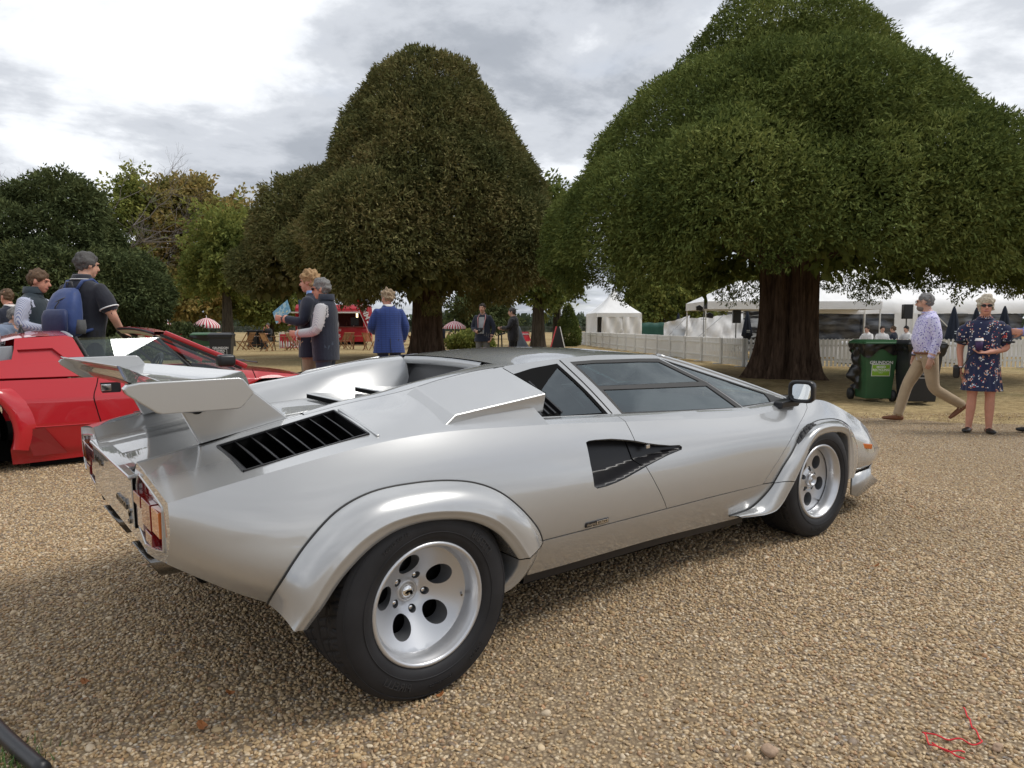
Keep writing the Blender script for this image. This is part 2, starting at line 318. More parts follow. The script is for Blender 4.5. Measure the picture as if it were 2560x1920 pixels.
FR=[[(.82,.727),(.842,.772),(.845,.823),(.842,.806),(.818,.750),(.79,.694),(.755,.705),(.735,.704),(.73,.615),(.73,.500),(.71,.345)],
 [(.828,.690),(.878,.69),(.895,.73),(.895,.70),(.870,.660),(.84,.620),(.815,.625),(.800,.600),(.785,.53),(.765,.43),(.717,.33)],
 [(.826,.650),(.902,.60),(.930,.60),(.930,.57),(.905,.540),(.872,.50),(.862,.50),(.850,.48),(.820,.42),(.79,.36),(.72,.305)],
 [(.805,.600),(.885,.45),(.930,.42),(.915,.395),(.895,.382),(.862,.356),(.852,.35),(.840,.33),(.815,.30),(.79,.28),(.705,.275)],
 [(.765,.548),(.82,.39),(.86,.28),(.84,.25),(.830,.235),(.80,.195),(.80,.20),(.80,.21),(.785,.24),(.76,.245),(.66,.25)]]
FW=[pch(FX,[p[0] for p in r]) for r in FR]; FZ=[pch(FX,[p[1] for p in r]) for r in FR]
def flank_w(x,z):
    x=np.atleast_1d(np.asarray(x,float)); z=np.atleast_1d(np.asarray(z,float)); Wt=np.stack([f(x) for f in FW]); Zt=np.stack([f(x) for f in FZ]); n=len(FR)
    h=Zt[1:]-Zt[:-1]; d=(Wt[1:]-Wt[:-1])/h; m=np.zeros_like(Wt)
    for i in range(1,n-1): m[i]=(d[i-1]*h[i]+d[i]*h[i-1])/(h[i]+h[i-1])
    m[0]=(3*d[0]-m[1])/2; m[-1]=(3*d[-1]-m[-2])/2
    idx=np.clip((z[None]<Zt).sum(0)-1,0,n-2); k=np.arange(len(x)); z0=Zt[idx,k];hh=h[idx,k];t=(z-z0)/hh; w0=Wt[idx,k];w1=Wt[idx+1,k];m0=m[idx,k];m1=m[idx+1,k]; t2=t*t;t3=t2*t
    r=(2*t3-3*t2+1)*w0+(t3-2*t2+t)*hh*m0+(-2*t3+3*t2)*w1+(t3-t2)*hh*m1
    r=np.where(t<0,w0+m0*hh*t,r); return np.where(t>1,w1+m1*hh*(t-1),r)
sh_w,sh_z=FW[0],FZ[0]
BX=[.50,.628,1.05,1.5,1.96,2.25,2.52]; BW=pch(BX,[.755,.755,.765,.757,.74,.70,.65]); BZ=pch(BX,[.822,.813,.787,.757,.728,.722,.712])
TX=[.50,.62,.80,1.0,1.2,1.45,1.66,1.75,2.05,2.30,2.52]; TW=pch(TX,[.49,.495,.465,.46,.455,.455,.452,.47,.545,.605,.65]); TZ=pch(TX,[.985,.992,.999,1.007,1.012,1.003,.988,.965,.872,.79,.714])
def glass_w(x,z):
    t=(z-BZ(x))/(TZ(x)-BZ(x)+1e-6); return BW(x)+(TW(x)-BW(x))*t+.012*np.sin(np.pi*np.clip(t,0,1))
SX=[-.70,-.51,-.20,-.06,.21,.36,.53,.62]; SW=pch(SX,[.43,.445,.485,.49,.49,.49,.49,.495]); SZ=pch(SX,[.772,.808,.873,.897,.932,.962,.985,.992])
RX=[-.70,-.515,-.19,-.05,.13,.24,.42,.693]; RW=pch(RX,[.43,.44,.435,.41,.40,.39,.38,.315]); RZ=pch(RX,[.772,.807,.870,.896,.919,.94,.966,.996])
def deck_z(x,w):
    t=(w-SW(x))/(sh_w(x)-SW(x)); return SZ(x)+(sh_z(x)-SZ(x))*t+.008*np.sin(np.pi*np.clip(t,0,1))
def ledge_z(x,w):
    t=(w-BW(x))/(sh_w(x)-BW(x)); return BZ(x)+(sh_z(x)-BZ(x))*t+.006*np.sin(np.pi*np.clip(t,0,1))
# --- constrained panels
def in_poly(P,poly):
    P=np.asarray(P,float); poly=np.asarray(poly,float); x,y=P[:,0],P[:,1]; c=np.zeros(len(P),bool); j=len(poly)-1
    for i in range(len(poly)):
        xi,yi=poly[i]; xj,yj=poly[j]
        if yi!=yj: c^=((yi>y)!=(yj>y))&(x<(xj-xi)*(y-yi)/(yj-yi)+xi)
        j=i
    return c
def seg_dist(P,poly):
    poly=np.asarray(poly,float); a=poly; b=np.roll(poly,-1,0); d=np.full(len(P),1e9)
    for p0,p1 in zip(a,b):
        v=p1-p0; l=v@v+1e-12; t=np.clip(((P-p0)@v)/l,0,1); d=np.minimum(d,np.linalg.norm(P-(p0+t[:,None]*v),axis=1))
    return d
def dens(poly,step,closed=True):
    poly=[np.array(p,float) for p in poly]; out=[]
    n=len(poly)
    for i in range(n if closed else n-1):
        a,b=poly[i],poly[(i+1)%n]; k=max(1,int(math.ceil(np.linalg.norm(b-a)/step)))
        for j in range(k): out.append(a+(b-a)*j/k)
    if not closed: out.append(poly[-1])
    return np.array(out)
def smooth_curve(pts,n):
    pts=np.array(pts,float); s=np.concatenate([[0],np.cumsum(np.linalg.norm(np.diff(pts,axis=0),axis=1))]); s/=s[-1]
    t=np.linspace(0,1,n); return np.stack([pch(s,pts[:,i])(t) for i in range(pts.shape[1])],-1)
def panel_mesh(name,poly,holes,step,lift,flange=.014,bstep=None):
    """poly/holes in parameter space; lift(a,b)->(n,3); faces oriented by outward lift normals"""
    bstep=bstep or step*.6
    rings=[dens(poly,bstep)]+[dens(h,bstep) for h in holes]
    V=[];E=[]
    for r in rings:
        n0=len(V); V+=list(r); E+=[(n0+i,n0+(i+1)%len(r)) for i in range(len(r))]
    lo=rings[0].min(0); hi=rings[0].max(0); gx=np.arange(lo[0]+step/2,hi[0],step); gy=np.arange(lo[1]+step/2,hi[1],step)
    G=np.stack(np.meshgrid(gx,gy,indexing='ij'),-1).reshape(-1,2); keep=in_poly(G,rings[0])
    for r in rings[1:]: keep&=~in_poly(G,r)
    G=G[keep]
    if len(G):
        d=seg_dist(G,rings[0])
        for r in rings[1:]: d=np.minimum(d,seg_dist(G,r))
        G=G[d>step*.42]
    V+=list(G)
    res=delaunay_2d_cdt([Vector((float(p[0]),float(p[1]))) for p in V],E,[],0,1e-6)
    P=np.array([tuple(p) for p in res[0]]); F=np.array([f for f in res[2] if len(f)==3])
    cen=P[F].mean(1); keep=in_poly(cen,rings[0])
    for r in rings[1:]: keep&=~in_poly(cen,r)
    F=F[keep]; Q=lift(P[:,0],P[:,1]); e=1e-4
    N=np.cross(lift(P[:,0]+e,P[:,1])-lift(P[:,0]-e,P[:,1]),lift(P[:,0],P[:,1]+e)-lift(P[:,0],P[:,1]-e)); N/=np.linalg.norm(N,axis=1,keepdims=True)+1e-12
    a=P[F]; ar=(a[:,1,0]-a[:,0,0])*(a[:,2,1]-a[:,0,1])-(a[:,1,1]-a[:,0,1])*(a[:,2,0]-a[:,0,0]); F[ar<0]=F[ar<0][:,::-1]
    used=np.unique(F); mp=-np.ones(len(P),int); mp[used]=np.arange(len(used)); Q=Q[used];N=N[used];F=mp[F]
    if flange:
        ed={}
        for f in F:
            for i in range(3):
                k=(f[i],f[(i+1)%3]); ed[k]=ed.get(k,0)+1
        bd=[k for k in ed if (k[1],k[0]) not in ed]
    else: bd=[]
    return Q,N,F,bd,flange
def panel_obj(name,spec,flip,m,parent,mirror=False,**kw):
    Q,N,F,bd,fl=spec; Q=Q.copy();N=N*(-1 if flip else 1); F=F[:,::-1] if flip else F; bd=[(b,a) for a,b in bd] if flip else bd
    if mirror: Q=Q*np.array((1,-1,1));N=N*np.array((1,-1,1));F=F[:,::-1]; bd=[(b,a) for a,b in bd]
    n=len(Q); faces=[tuple(f) for f in F]; V=list(Q)
    if bd:
        idx={}
        def dup(i):
            if i not in idx: idx[i]=(len(V),len(V)+1); V.append(Q[i]); V.append(Q[i]-N[i]*fl)
            return idx[i]
        for a,b in bd:
            a0,a1=dup(a); b0,b1=dup(b); faces.append((b0,a0,a1,b1))
    me=bpy.data.meshes.new(name); me.from_pydata([tuple(v) for v in V],[],faces); me.polygons.foreach_set('use_smooth',[True]*len(faces))
    cn=np.zeros((len(me.loops),3)); li=np.zeros(len(me.loops),int); me.loops.foreach_get('vertex_index',li)
    for p in me.polygons:
        sl=slice(p.loop_start,p.loop_start+p.loop_total)
        if p.index<len(F): cn[sl]=N[li[sl]]
        else: cn[sl]=p.normal
    me.normals_split_custom_set([tuple(c) for c in cn])
    return obj_from(name,me,m,parent,**kw)
# --- paint & trims
def paint(name,base,metal=.52,rough=.27):
    m=mat(name,base,rough=rough,metal=metal,coat=1.0,coat_rough=.012); nt=m.node_tree; b=nt.nodes['Principled BSDF']; b.inputs['Coat IOR'].default_value=1.65
    tc=nt.nodes.new('ShaderNodeTexCoord'); n=nt.nodes.new('ShaderNodeTexNoise'); n.inputs['Scale'].default_value=3.5; n.inputs['Detail'].default_value=2; nt.links.new(tc.outputs['Object'],n.inputs['Vector'])
    bp=nt.nodes.new('ShaderNodeBump'); bp.inputs['Strength'].default_value=.04; bp.inputs['Distance'].default_value=.02; nt.links.new(n.outputs[0],bp.inputs['Height']); nt.links.new(bp.outputs[0],b.inputs['Coat Normal'])
    return m
SILVER=paint('silver_metallic_paint',(.45,.455,.455))
BLACKP=mat('satin_black_trim',(.012,.012,.014),rough=.32,spec=.5)
RUBBER=mat('black_rubber',(.02,.02,.02),rough=.55)
DARK=mat('dark_cavity',(.006,.006,.006),rough=.9,spec=.1)
CHROME=mat('polished_chrome',(.78,.78,.78),rough=.08,metal=1.0)
DKCHROME=mat('exhaust_steel',(.20,.195,.19),rough=.14,metal=1.0)
RIM=mat('silver_alloy_wheel',(.58,.59,.61),rough=.34,metal=.75,coat=.6,coat_rough=.12)
TYRE=mat('tyre_rubber',(.016,.016,.018),rough=.62,spec=.4,var=.25,vscale=9)
REDL=mat('red_lens',(.20,.006,.008),rough=.06,coat=1.0); AMBL=mat('amber_lens',(.55,.13,.012),rough=.08,coat=1.0); CLRL=mat('clear_lens',(.45,.36,.34),rough=.08,coat=1.0)
def glass_mat(name,tint,alpha=.03):
    m=bpy.data.materials.new(name); m.use_nodes=True; nt=m.node_tree; nt.nodes.clear(); N=nt.nodes.new; L=nt.links.new
    o=N('ShaderNodeOutputMaterial'); t=N('ShaderNodeBsdfTransparent'); t.inputs[0].default_value=(*tint,1); g=N('ShaderNodeBsdfGlossy'); g.inputs['Roughness'].default_value=.0; g.inputs[0].default_value=(.90,.97,.97,1)
    fr=N('ShaderNodeFresnel'); fr.inputs[0].default_value=1.75; mr=N('ShaderNodeMapRange'); mr.inputs[3].default_value=alpha; mr.inputs[4].default_value=1.0; L(fr.outputs[0],mr.inputs[0])
    mx=N('ShaderNodeMixShader'); L(mr.outputs[0],mx.inputs[0]); L(t.outputs[0],mx.inputs[1]); L(g.outputs[0],mx.inputs[2]); L(mx.outputs[0],o.inputs[0]); MATS[name]=m; return m
TINT=glass_mat('tinted_window_glass',(.30,.40,.40),.13)
CARM=Matrix(((.999762,-.001053,-.021797,0),(.000805,.999935,-.011362,0),(.021807,.011342,.999698,0),(0,0,0,1)))
CARM=Matrix.Translation(Vector(CAM_POS))@CARM@Matrix.Translation(-Vector(CAM_POS))
CAR=empty('wedge_sports_car',label='silver wedge-shaped sports car with rear wing in the foreground',cat='car'); CAR.matrix_world=CARM
def both(name,spec,flip,m,**kw):
    a=panel_obj(name,spec,flip,m,CAR,**kw); b=panel_obj(name,spec,flip,m,CAR,mirror=True); return a,b
def lift_flank(off=0.0): return lambda x,z: np.stack([x,-(flank_w(x,z)+off),z],-1)
def lift_glass(off=0.0): return lambda x,z: np.stack([x,-(glass_w(x,z)+off),z],-1)
def lift_top(zf,off=0.0): return lambda x,w: np.stack([x,-w,zf(x,w)+off],-1)
def rowpts(f,x0,x1,n): xs=np.linspace(x0,x1,n); return [(float(x),float(f(x))) for x in xs]
NACA=[(.757,.718),(.775,.722),(.811,.721),(.901,.714),(.97,.703),(1.039,.690),(1.105,.673),(1.171,.659),(1.25,.645),(1.312,.639),(1.325,.630),(1.318,.619),(1.218,.609),(1.14,.597),(1.067,.585),(1.0,.572),(.933,.559),(.876,.551),(.822,.546),(.768,.546),(.752,.556),(.750,.64)]
REARB=[(-.453,.389),(-.45,.456),(-.425,.51),(-.396,.548),(-.361,.584),(-.324,.616),(-.287,.642),(-.244,.663),(-.201,.677),(-.158,.686),(-.10,.691),(-.03,.691),(.05,.687),(.114,.679),(.195,.661),(.239,.645),(.278,.626),(.323,.597),(.363,.563),(.426,.5),(.478,.436),(.499,.397)]
FRONTB=[(1.922,.242),(1.962,.263),(1.999,.291),(2.031,.32),(2.058,.354),(2.117,.424),(2.203,.489),(2.248,.524),(2.3,.557),(2.354,.58),(2.412,.597),(2.523,.611),(2.646,.608),(2.77,.594),(2.86,.570),(2.92,.535),(2.945,.49),(2.955,.41),(2.965,.32),(2.97,.245)]
DSEAM=[(1.026,.764),(1.032,.735),(1.037,.69),(1.064,.585),(1.12,.50),(1.189,.407),(1.206,.383)]
FSEAM=[(1.96,.362),(2.027,.429),(2.129,.503),(2.232,.566),(2.346,.62),(2.437,.651),(2.513,.679),(2.545,float(sh_z(2.545)))]
SILL=[(.499,.397),(.833,.390),(1.206,.383),(1.569,.374),(1.96,.362),(2.058,.354)]
def shift(l,dx,dz): return [(a+dx,b+dz) for a,b in l]
g=.0022
def car_flanks():
    tail=[(-.70,z) for z in np.linspace(float(FZ[4](-.70)),float(FZ[0](-.70)),8)][1:-1]
    q=rowpts(sh_z,-.70,1.024,60)+shift(DSEAM,-g,0)[1:]+[(x,z+g) for x,z in SILL[2:0:-1]]+[(.5,.400)]+REARB[::-1]+rowpts(FZ[4],-.46,-.70,8)+tail
    both('quarter_panel',panel_mesh('quarter',q,[NACA],.022,lift_flank()),False,SILVER)
    d=rowpts(sh_z,1.028,2.542,44)+shift(FSEAM,-g*1.2,0)[::-1][1:]+[(x,z+g) for x,z in SILL[3:1:-1]]+shift(DSEAM,g,0)[::-1][1:-1]
    both('door',panel_mesh('door',d,[NACA],.022,lift_flank()),False,SILVER)
    f=rowpts(sh_z,2.549,3.48,30)+[(3.48,.31),(3.48,.275)]+[(3.4,.252),(3.2,.25),(3.0,.245)]+FRONTB[::-1][:-4]+[(2.062,.357),(1.966,.3655)]+shift(FSEAM,g*1.2,0)[1:-1]
    both('front_fender',panel_mesh('fender',f,[],.022,lift_flank()),False,SILVER)
    s=[(x,z-g) for x,z in SILL]+[(2.03,.318),(1.999,.289),(1.962,.261),(1.90,.232)]+rowpts(FZ[4],1.86,.49,24)+[(.483,.303),(.48,.354)]
    both('sill_panel',panel_mesh('sill',s,[],.022,lift_flank()),False,SILVER)
car_flanks()
def naca_pocket():
    zlow=lambda x: np.interp(x,[.75,.822,.876,.933,1.067,1.218,1.325],[.546,.546,.551,.559,.585,.609,.622])
    zup=lambda x: np.interp(x,[.75,.811,.901,1.039,1.171,1.325],[.722,.721,.714,.690,.659,.636])
    def depth(x,z):
        base=.085*np.clip((1.33-x)/.50,0,1)**.8+.004; strip=np.interp(x,[.75,1.02,1.3],[.040,.028,.006])
        up=np.clip((z-zlow(x))/np.maximum(strip,1e-3),0,1); up=up*up*(3-2*up)*.85+.15*up
        return base*(.06+.94*up)
    fl=lambda x,z: np.stack([x,-(flank_w(x,z)-.004-depth(x,z)),z],-1)
    spec=panel_mesh('duct',NACA,[],.0065,fl,flange=0,bstep=.010)
    Q,N,F,_,_=spec
    for s in (1,-1):
        o=panel_obj('side_duct',spec,False,BLACKP,CAR,mirror=(s<0))
        r=dens(NACA,.012); A=lift_flank(-.0005)(r[:,0],r[:,1]); B=fl(r[:,0],r[:,1]); n=len(r)
        V=np.concatenate([A,B])*np.array((1,s,1)); Fq=[(i,(i+1)%n,n+(i+1)%n,n+i) for i in range(n)]
        mesh_obj('duct_wall',V,Fq,BLACKP,o,smooth=True)
        # thin seam where the door edge crosses the pocket
        mb=MB(); zz=np.linspace(.588,.688,9); xx=np.interp(zz,[.585,.69],[1.055,1.037]); P=fl(xx,zz); P[:,1]-=.0015; mb.tube(P*np.array((1,s,1)),.0022,6); mb.build('door_seam',DARK,o)
        mb=MB(); p=lift_flank(.0)(np.array([1.12]),np.array([.667]))[0]; mb.box((p[0],(p[1]+.012)*s,p[2]-.012),(.022,.012,.016)); mb.build('door_release',CHROME,o,bevel=.002)
naca_pocket()
def build_gap_backing():
    xs=np.linspace(-.68,3.44,120); t=np.linspace(0,1,14)
    for s in (1,-1):
        P=np.zeros((len(xs),len(t),3))
        for i,x in enumerate(xs):
            z=np.interp(t,np.linspace(0,1,5),[float(f(x)) for f in FZ]); z[0]-=.012
            P[i]=np.stack([np.full(len(t),x),-s*(flank_w(np.full(len(t),x),z)-.022),z],-1)
        V,F=grid_mesh(P); c=V[F].mean(1)
        bad=((c[:,0])**2+(c[:,2]-.31)**2<.46**2)&(c[:,2]<.70)|((c[:,0]-2.45)**2+(c[:,2]-.30)**2<.40**2)|in_poly(c[:,[0,2]],[(.70,.50),(1.36,.58),(1.36,.68),(.70,.76)])
        mesh_obj('dark_gap_backing',V,F[~bad],DARK,CAR,smooth=True)  # unseen dark sheet added behind the panels so their gaps look black
build_gap_backing()
# --- wheel-arch flares
def by_angle(pts,c,n):
    P=smooth_curve(pts,400); a=np.unwrap(np.arctan2(P[:,1]-c[1],P[:,0]-c[0])); u=(a-a[0])/(a[-1]-a[0]); o=np.argsort(u); t=np.linspace(0,1,n); return np.stack([np.interp(t,u[o],P[o,0]),np.interp(t,u[o],P[o,1])],-1)
def flare(name,black,crease,opening,wc,wo,inner_w,n=60,centre=None):
    if centre: B=by_angle(black,centre,n);Cc=by_angle(crease,centre,n);O=by_angle(opening,centre,n)
    else: B=smooth_curve(black,n);Cc=smooth_curve(crease,n);O=smooth_curve(opening,n)
    wB=flank_w(B[:,0],B[:,1])+.003; wC=np.interp(np.linspace(0,1,n),*wc); wO=np.interp(np.linspace(0,1,n),*wo)
    def row(xz,w): return np.stack([xz[:,0],-w,xz[:,1]],-1)
    b=row(B,wB);c=row(Cc,wC);o=row(O,wO)
    rows=[row(B,wB-.02),b+(c-b)*.0,b+(c-b)*.012]
    for t in (.12,.3,.5,.7,.86,.94): 
        p=b+(c-b)*t; p[:,1]-=.016*math.sin(math.pi*t)**.8; p[:,2]+=.008*math.sin(math.pi*t); rows.append(p)
    rows.append(b+(c-b)*.985+np.array((0,-.003,0)))
    rows+=[c+(o-c)*.06+np.array((0,-.0035,0)),c+(o-c)*.25,c+(o-c)*.6,o]
    oi=o.copy(); oi[:,1]=oi[:,1]+.012; rows.append(oi); oi=o.copy(); oi[:,1]=-inner_w; rows.append(oi)
    P=np.stack(rows,1)
    for s in (1,-1):
        V,F=grid_mesh(P*np.array((1,s,1))); F=F if s<0 else F[:,::-1]
        ob=mesh_obj(name,V,F,SILVER,CAR,smooth=True)
        me=ob.data
        # end caps
        k=P.shape[1]
        mb=MB()
        mb.tube(row(B,wB+.0005)*np.array((1,s,1)),.0034,6); mb.build('arch_seal',RUBBER,ob)
REARC=[(-.433,.352),(-.403,.397),(-.35,.474),(-.293,.535),(-.234,.577),(-.164,.605),(-.068,.617),(.06,.606),(.152,.583),(.243,.539),(.314,.476),(.369,.404),(.385,.381)]
REARO=[(-.393,.341),(-.344,.411),(-.281,.487),(-.207,.542),(-.136,.573),(-.063,.585),(.039,.580),(.119,.563),(.192,.532),(.261,.485),(.321,.417),(.348,.381)]
flare('rear_arch_flare',REARB,REARC,REARO,([0,.06,.2,.8,1],[.965,.985,.996,.996,.985]),([0,.06,.2,.8,1],[.955,.975,.986,.986,.976]),.84,60,(0,.30))
flare('rear_arch_lower_flare',[(.499,.393),(.487,.34),(.478,.29),(.455,.24),(.40,.205)],[(.385,.377),(.391,.34),(.378,.30),(.345,.262),(.31,.245)],[(.348,.377),(.351,.345),(.339,.31),(.312,.28),(.285,.265)],([0,1],[.985,.91]),([0,1],[.976,.90]),.84,14)
FRB=FRONTB[4:]; FRC=[(2.176,.350),(2.232,.413),(2.287,.492),(2.33,.549),(2.39,.584),(2.477,.596),(2.60,.586),(2.689,.568),(2.735,.545),(2.756,.512),(2.80,.445),(2.835,.352),(2.85,.258)]
FRO=[(2.184,.354),(2.279,.447),(2.329,.507),(2.39,.542),(2.468,.555),(2.575,.552),(2.678,.538),(2.733,.514),(2.753,.471),(2.766,.403),(2.774,.262)]
flare('front_arch_flare',FRB,FRC,FRO,([0,.5,.62,.8,1],[.905,.908,.905,.89,.87]),([0,.5,1],[.902,.902,.88]),.80,60,(2.47,.28))
flare('front_arch_lower_flare',[(1.75,.232),(1.83,.232),(1.922,.240),(1.962,.261),(1.999,.289),(2.031,.318),(2.060,.350)],[(1.80,.222),(1.90,.215),(1.98,.212),(2.05,.222),(2.10,.258),(2.14,.305),(2.174,.346)],[(1.81,.218),(1.905,.211),(1.985,.207),(2.058,.217),(2.108,.255),(2.148,.304),(2.182,.350)],([0,.3,.6,1],[.855,.875,.89,.905]),([0,.3,.6,1],[.85,.87,.885,.900]),.80,20)
# --- rear deck, ledges, engine lid, roof
LOUV=[(-.488,.524),(-.491,.787),(-.100,.779),(-.105,.530)]
def car_tops():
    d=[(x,float(SW(x))+.003) for x in np.linspace(-.70,.60,50)]+[(x,float(sh_w(x))) for x in np.linspace(.60,-.70,50)]
    rec=[(LOUV[0][0]-.004,LOUV[0][1]-.004),(LOUV[1][0]-.004,LOUV[1][1]+.004),(LOUV[2][0]+.004,LOUV[2][1]+.004),(LOUV[3][0]+.004,LOUV[3][1]-.004)]
    both('rear_deck',panel_mesh('deck',d,[rec],.022,lift_top(deck_z),flange=.03),True,SILVER)
    l1=[(x,float(BW(x))) for x in np.linspace(.56,1.0,16)]+[(1.024,float(sh_w(1.024)))]+[(x,float(sh_w(x))) for x in np.linspace(1.0,.56,16)]
    both('quarter_ledge',panel_mesh('ledge',l1,[],.02,lift_top(ledge_z)),True,SILVER)
    l2=[(x,float(BW(x))) for x in np.linspace(1.004,2.50,44)]+[(2.542,float(sh_w(2.542)))]+[(x,float(sh_w(x))) for x in np.linspace(2.52,1.029,44)]
    both('door_ledge',panel_mesh('ledge',l2,[],.02,lift_top(ledge_z)),True,SILVER)
    # buttress strip between ridge and seam, and its inner wall
    xs=np.linspace(-.19,.66,34)
    for s in (1,-1):
        P=np.stack([np.stack([xs,-s*(RW(xs)+(SW(xs)-RW(xs))*t),RZ(xs)+(SZ(xs)-RZ(xs))*t+.006*math.sin(math.pi*t)],-1) for t in np.linspace(0,1,7)],1)
        P[:,0,2]-=.006; V,F=grid_mesh(P); mesh_obj('roof_buttress',V,F if s<0 else F[:,::-1],SILVER,CAR,smooth=True)
        lw=np.interp(xs,[-.19,.66],[.315,.285]); lz=np.interp(xs,[-.19,-.06,.11,.30,.66],[.81,.823,.833,.843,.862])
        P=np.stack([np.stack([xs,-s*(RW(xs)+(lw-RW(xs))*t**.8),RZ(xs)-.006+(lz-RZ(xs)+.006)*t],-1) for t in np.linspace(0,1,8)],1)
        V,F=grid_mesh(P); mesh_obj('buttress_wall',V,F[:,::-1] if s>0 else F,SILVER,CAR,smooth=True)
    # rear end of the buttress / trunk shoulder from the gap to the tail
    xs=np.linspace(-.70,-.195,20)
    for s in (1,-1):
        P=np.stack([np.stack([xs,-s*(RW(xs)+(SW(xs)+.003-RW(xs))*t),RZ(xs)+(SZ(xs)-RZ(xs))*t+.003*math.sin(math.pi*t)],-1) for t in np.linspace(0,1,5)],1)
        V,F=grid_mesh(P); mesh_obj('deck_ridge',V,F if s<0 else F[:,::-1],SILVER,CAR,smooth=True)
    # trunk lid: a trough between the ridges
    xs=np.linspace(-.70,-.20,26); ws=[1.0,.97,.86,.80,.60,.3,0,-.3,-.6,-.8,-.86,-.97,-1.0]
    def zt(x,a):
        a=abs(a); dz=np.interp(a,[0,.62,.80,.86,1.0],[.052,.050,.044,.036,0.0]); return RZ(x)-dz*np.interp(x,[-.7,-.2],[.85,1.25])
    P=np.stack([np.stack([xs,-RW(xs)*a,zt(xs,a)],-1) for a in ws],1); V,F=grid_mesh(P); o=mesh_obj('trunk_lid',V,F,SILVER,CAR,smooth=True)
    o.data.polygons.foreach_set('use_smooth',[False]*len(o.data.polygons))
    # engine lid with stepped louvres
    xs=np.linspace(-.20,.68,30); lz=np.interp(xs,[-.20,-.06,.11,.30,.68],[.808,.823,.833,.843,.863]); lw=np.interp(xs,[-.20,.68],[.318,.285])
    P=np.stack([np.stack([xs,-lw*a,lz+.012*(1-abs(a)**4)-(.006 if abs(a)>.95 else 0)],-1) for a in np.linspace(-1,1,15)],1); V,F=grid_mesh(P); lid=mesh_obj('engine_lid',V,F[:,::-1],SILVER,CAR,smooth=True)
    for x0 in (.17,.40):
        z0=float(np.interp(x0,xs,lz))+.012; w=.20
        mb=MB(); mb.prism([(x0-.075,z0+.002),(x0+.10,z0+.006),(x0+.10,z0+.009),(x0-.075,z0+.022),(x0-.08,z0+.018)],'y',-w,w); mb.build('lid_louvre',SILVER,lid,bevel=.004)
        mb=MB(); mb.box((x0-.080,0,z0+.008),(.006,2*w-.02,.016)); mb.build('louvre_mouth',DARK,lid)
    # raised centre spine of the lid
    mb=MB(); mb.prism([(-.17,.822),(.05,.842),(.05,.848),(-.17,.830)],'y',-.15,.15); mb.build('lid_panel',SILVER,lid,bevel=.004)
    # roof skin
    xs=np.linspace(.66,1.69,36); zc=pch([.62,.85,1.1,1.3,1.5,1.69],[1.008,1.030,1.036,1.030,1.018,.992])
    A=np.linspace(-1,1,25); P=[]
    for x in xs:
        wr=float(TW(x)); zr=float(TZ(x)); row=[]
        for a in A: row.append((x+ (.05*(1-a*a) if x>1.66 else 0)*((x-1.66)/.03),-wr*a,zr+(float(zc(x))-zr)*(1-abs(a)**2.3)))
        P.append(row)
    V,F=grid_mesh(np.array(P)); mesh_obj('roof',V,F[:,::-1],SILVER,CAR,smooth=True)
    mb=MB(); xs2=[.665,.69]
    # rear header with dark window recess below
    P=[]
    for a in np.linspace(-1,1,15): P.append([(.66,-.33*a,1.0+.008*(1-a*a)),(.652,-.33*a,.992+.008*(1-a*a)),(.655,-.33*a,.966+.008*(1-a*a)),(.70,-.33*a,.960)])
    V,F=grid_mesh(np.array(P)); mesh_obj('roof_rear_header',V,F,SILVER,CAR,smooth=True)
    mb=MB(); mb.add([(.70,-.42,.99),(.70,.42,.99),(.64,.34,.855),(.64,-.34,.855)],[(0,1,2,3)]); mb.build('rear_window',BLACKP,CAR,fix=False)
    # louvred panel in the deck
    for s in (1,-1):
        t=bpy.data.objects.new('deck_grille',None); link(t,CAR)
        mb=MB()
        L4=[(x,w,float(deck_z(x,w))) for x,w in LOUV]
        P=[(x,-s*w,z-.075) for x,w,z in L4]; mb.add(P,[(0,1,2,3)])
        top=[(x,-s*w,z+.001) for x,w,z in L4]; mb.add(top+P,[(0,1,5,4),(1,2,6,5),(2,3,7,6),(3,0,4,7)]); mb.build('grille_well',DARK,t,fix=False)
        mb=MB()
        for i in range(4):
            a=np.array(top[i]);b=np.array(top[(i+1)%4]); mb.bar(a+(0,0,.001),b+(0,0,.001),.007,.006)
        mb.build('grille_frame',BLACKP,t)
        for k in range(8):
            u=(k+.15)/8; x0=-.489+u*.387; ww=np.linspace(.528,.783,8); cells=[]
            for w in ww:
                tt=(w-.528)/.255; dz=float(deck_z(x0,w)); arch=.012*math.sin(math.pi*tt)
                cells.append([(x0-.004-arch*.3,-s*w,dz-.001),(x0+.012,-s*w,dz-.014),(x0+.030,-s*w,dz-.038),(x0+.046,-s*w,dz-.070)])
            V,F=grid_mesh(np.array(cells)); o=mesh_obj('louvre_slat',V,F,BLACKP,t,smooth=True); sd=o.modifiers.new('s','SOLIDIFY'); sd.thickness=.003; sd.offset=0
        mb=MB(); 
        P=[(-.088,.535),(-.083,.800)]
        p0=(-.088,-s*.535,float(deck_z(-.088,.535))+.003); p1=(-.080,-s*.806,float(deck_z(-.08,.806))+.002); mb.bar(p0,p1,.012,.008); mb.build('grille_lip',SILVER,t,bevel=.003)
car_tops()
def poly_solid(name,pts,faces,m,parent,bevel=0,seg=3,mirror=True,**kw):
    out=[]
    for s in ((1,-1) if mirror else (1,)):
        mb=MB(); mb.add([(x,-s*w,z) for x,w,z in pts],faces); out.append(mb.build(name,m,parent,bevel=bevel,seg=seg,**kw))
    return out
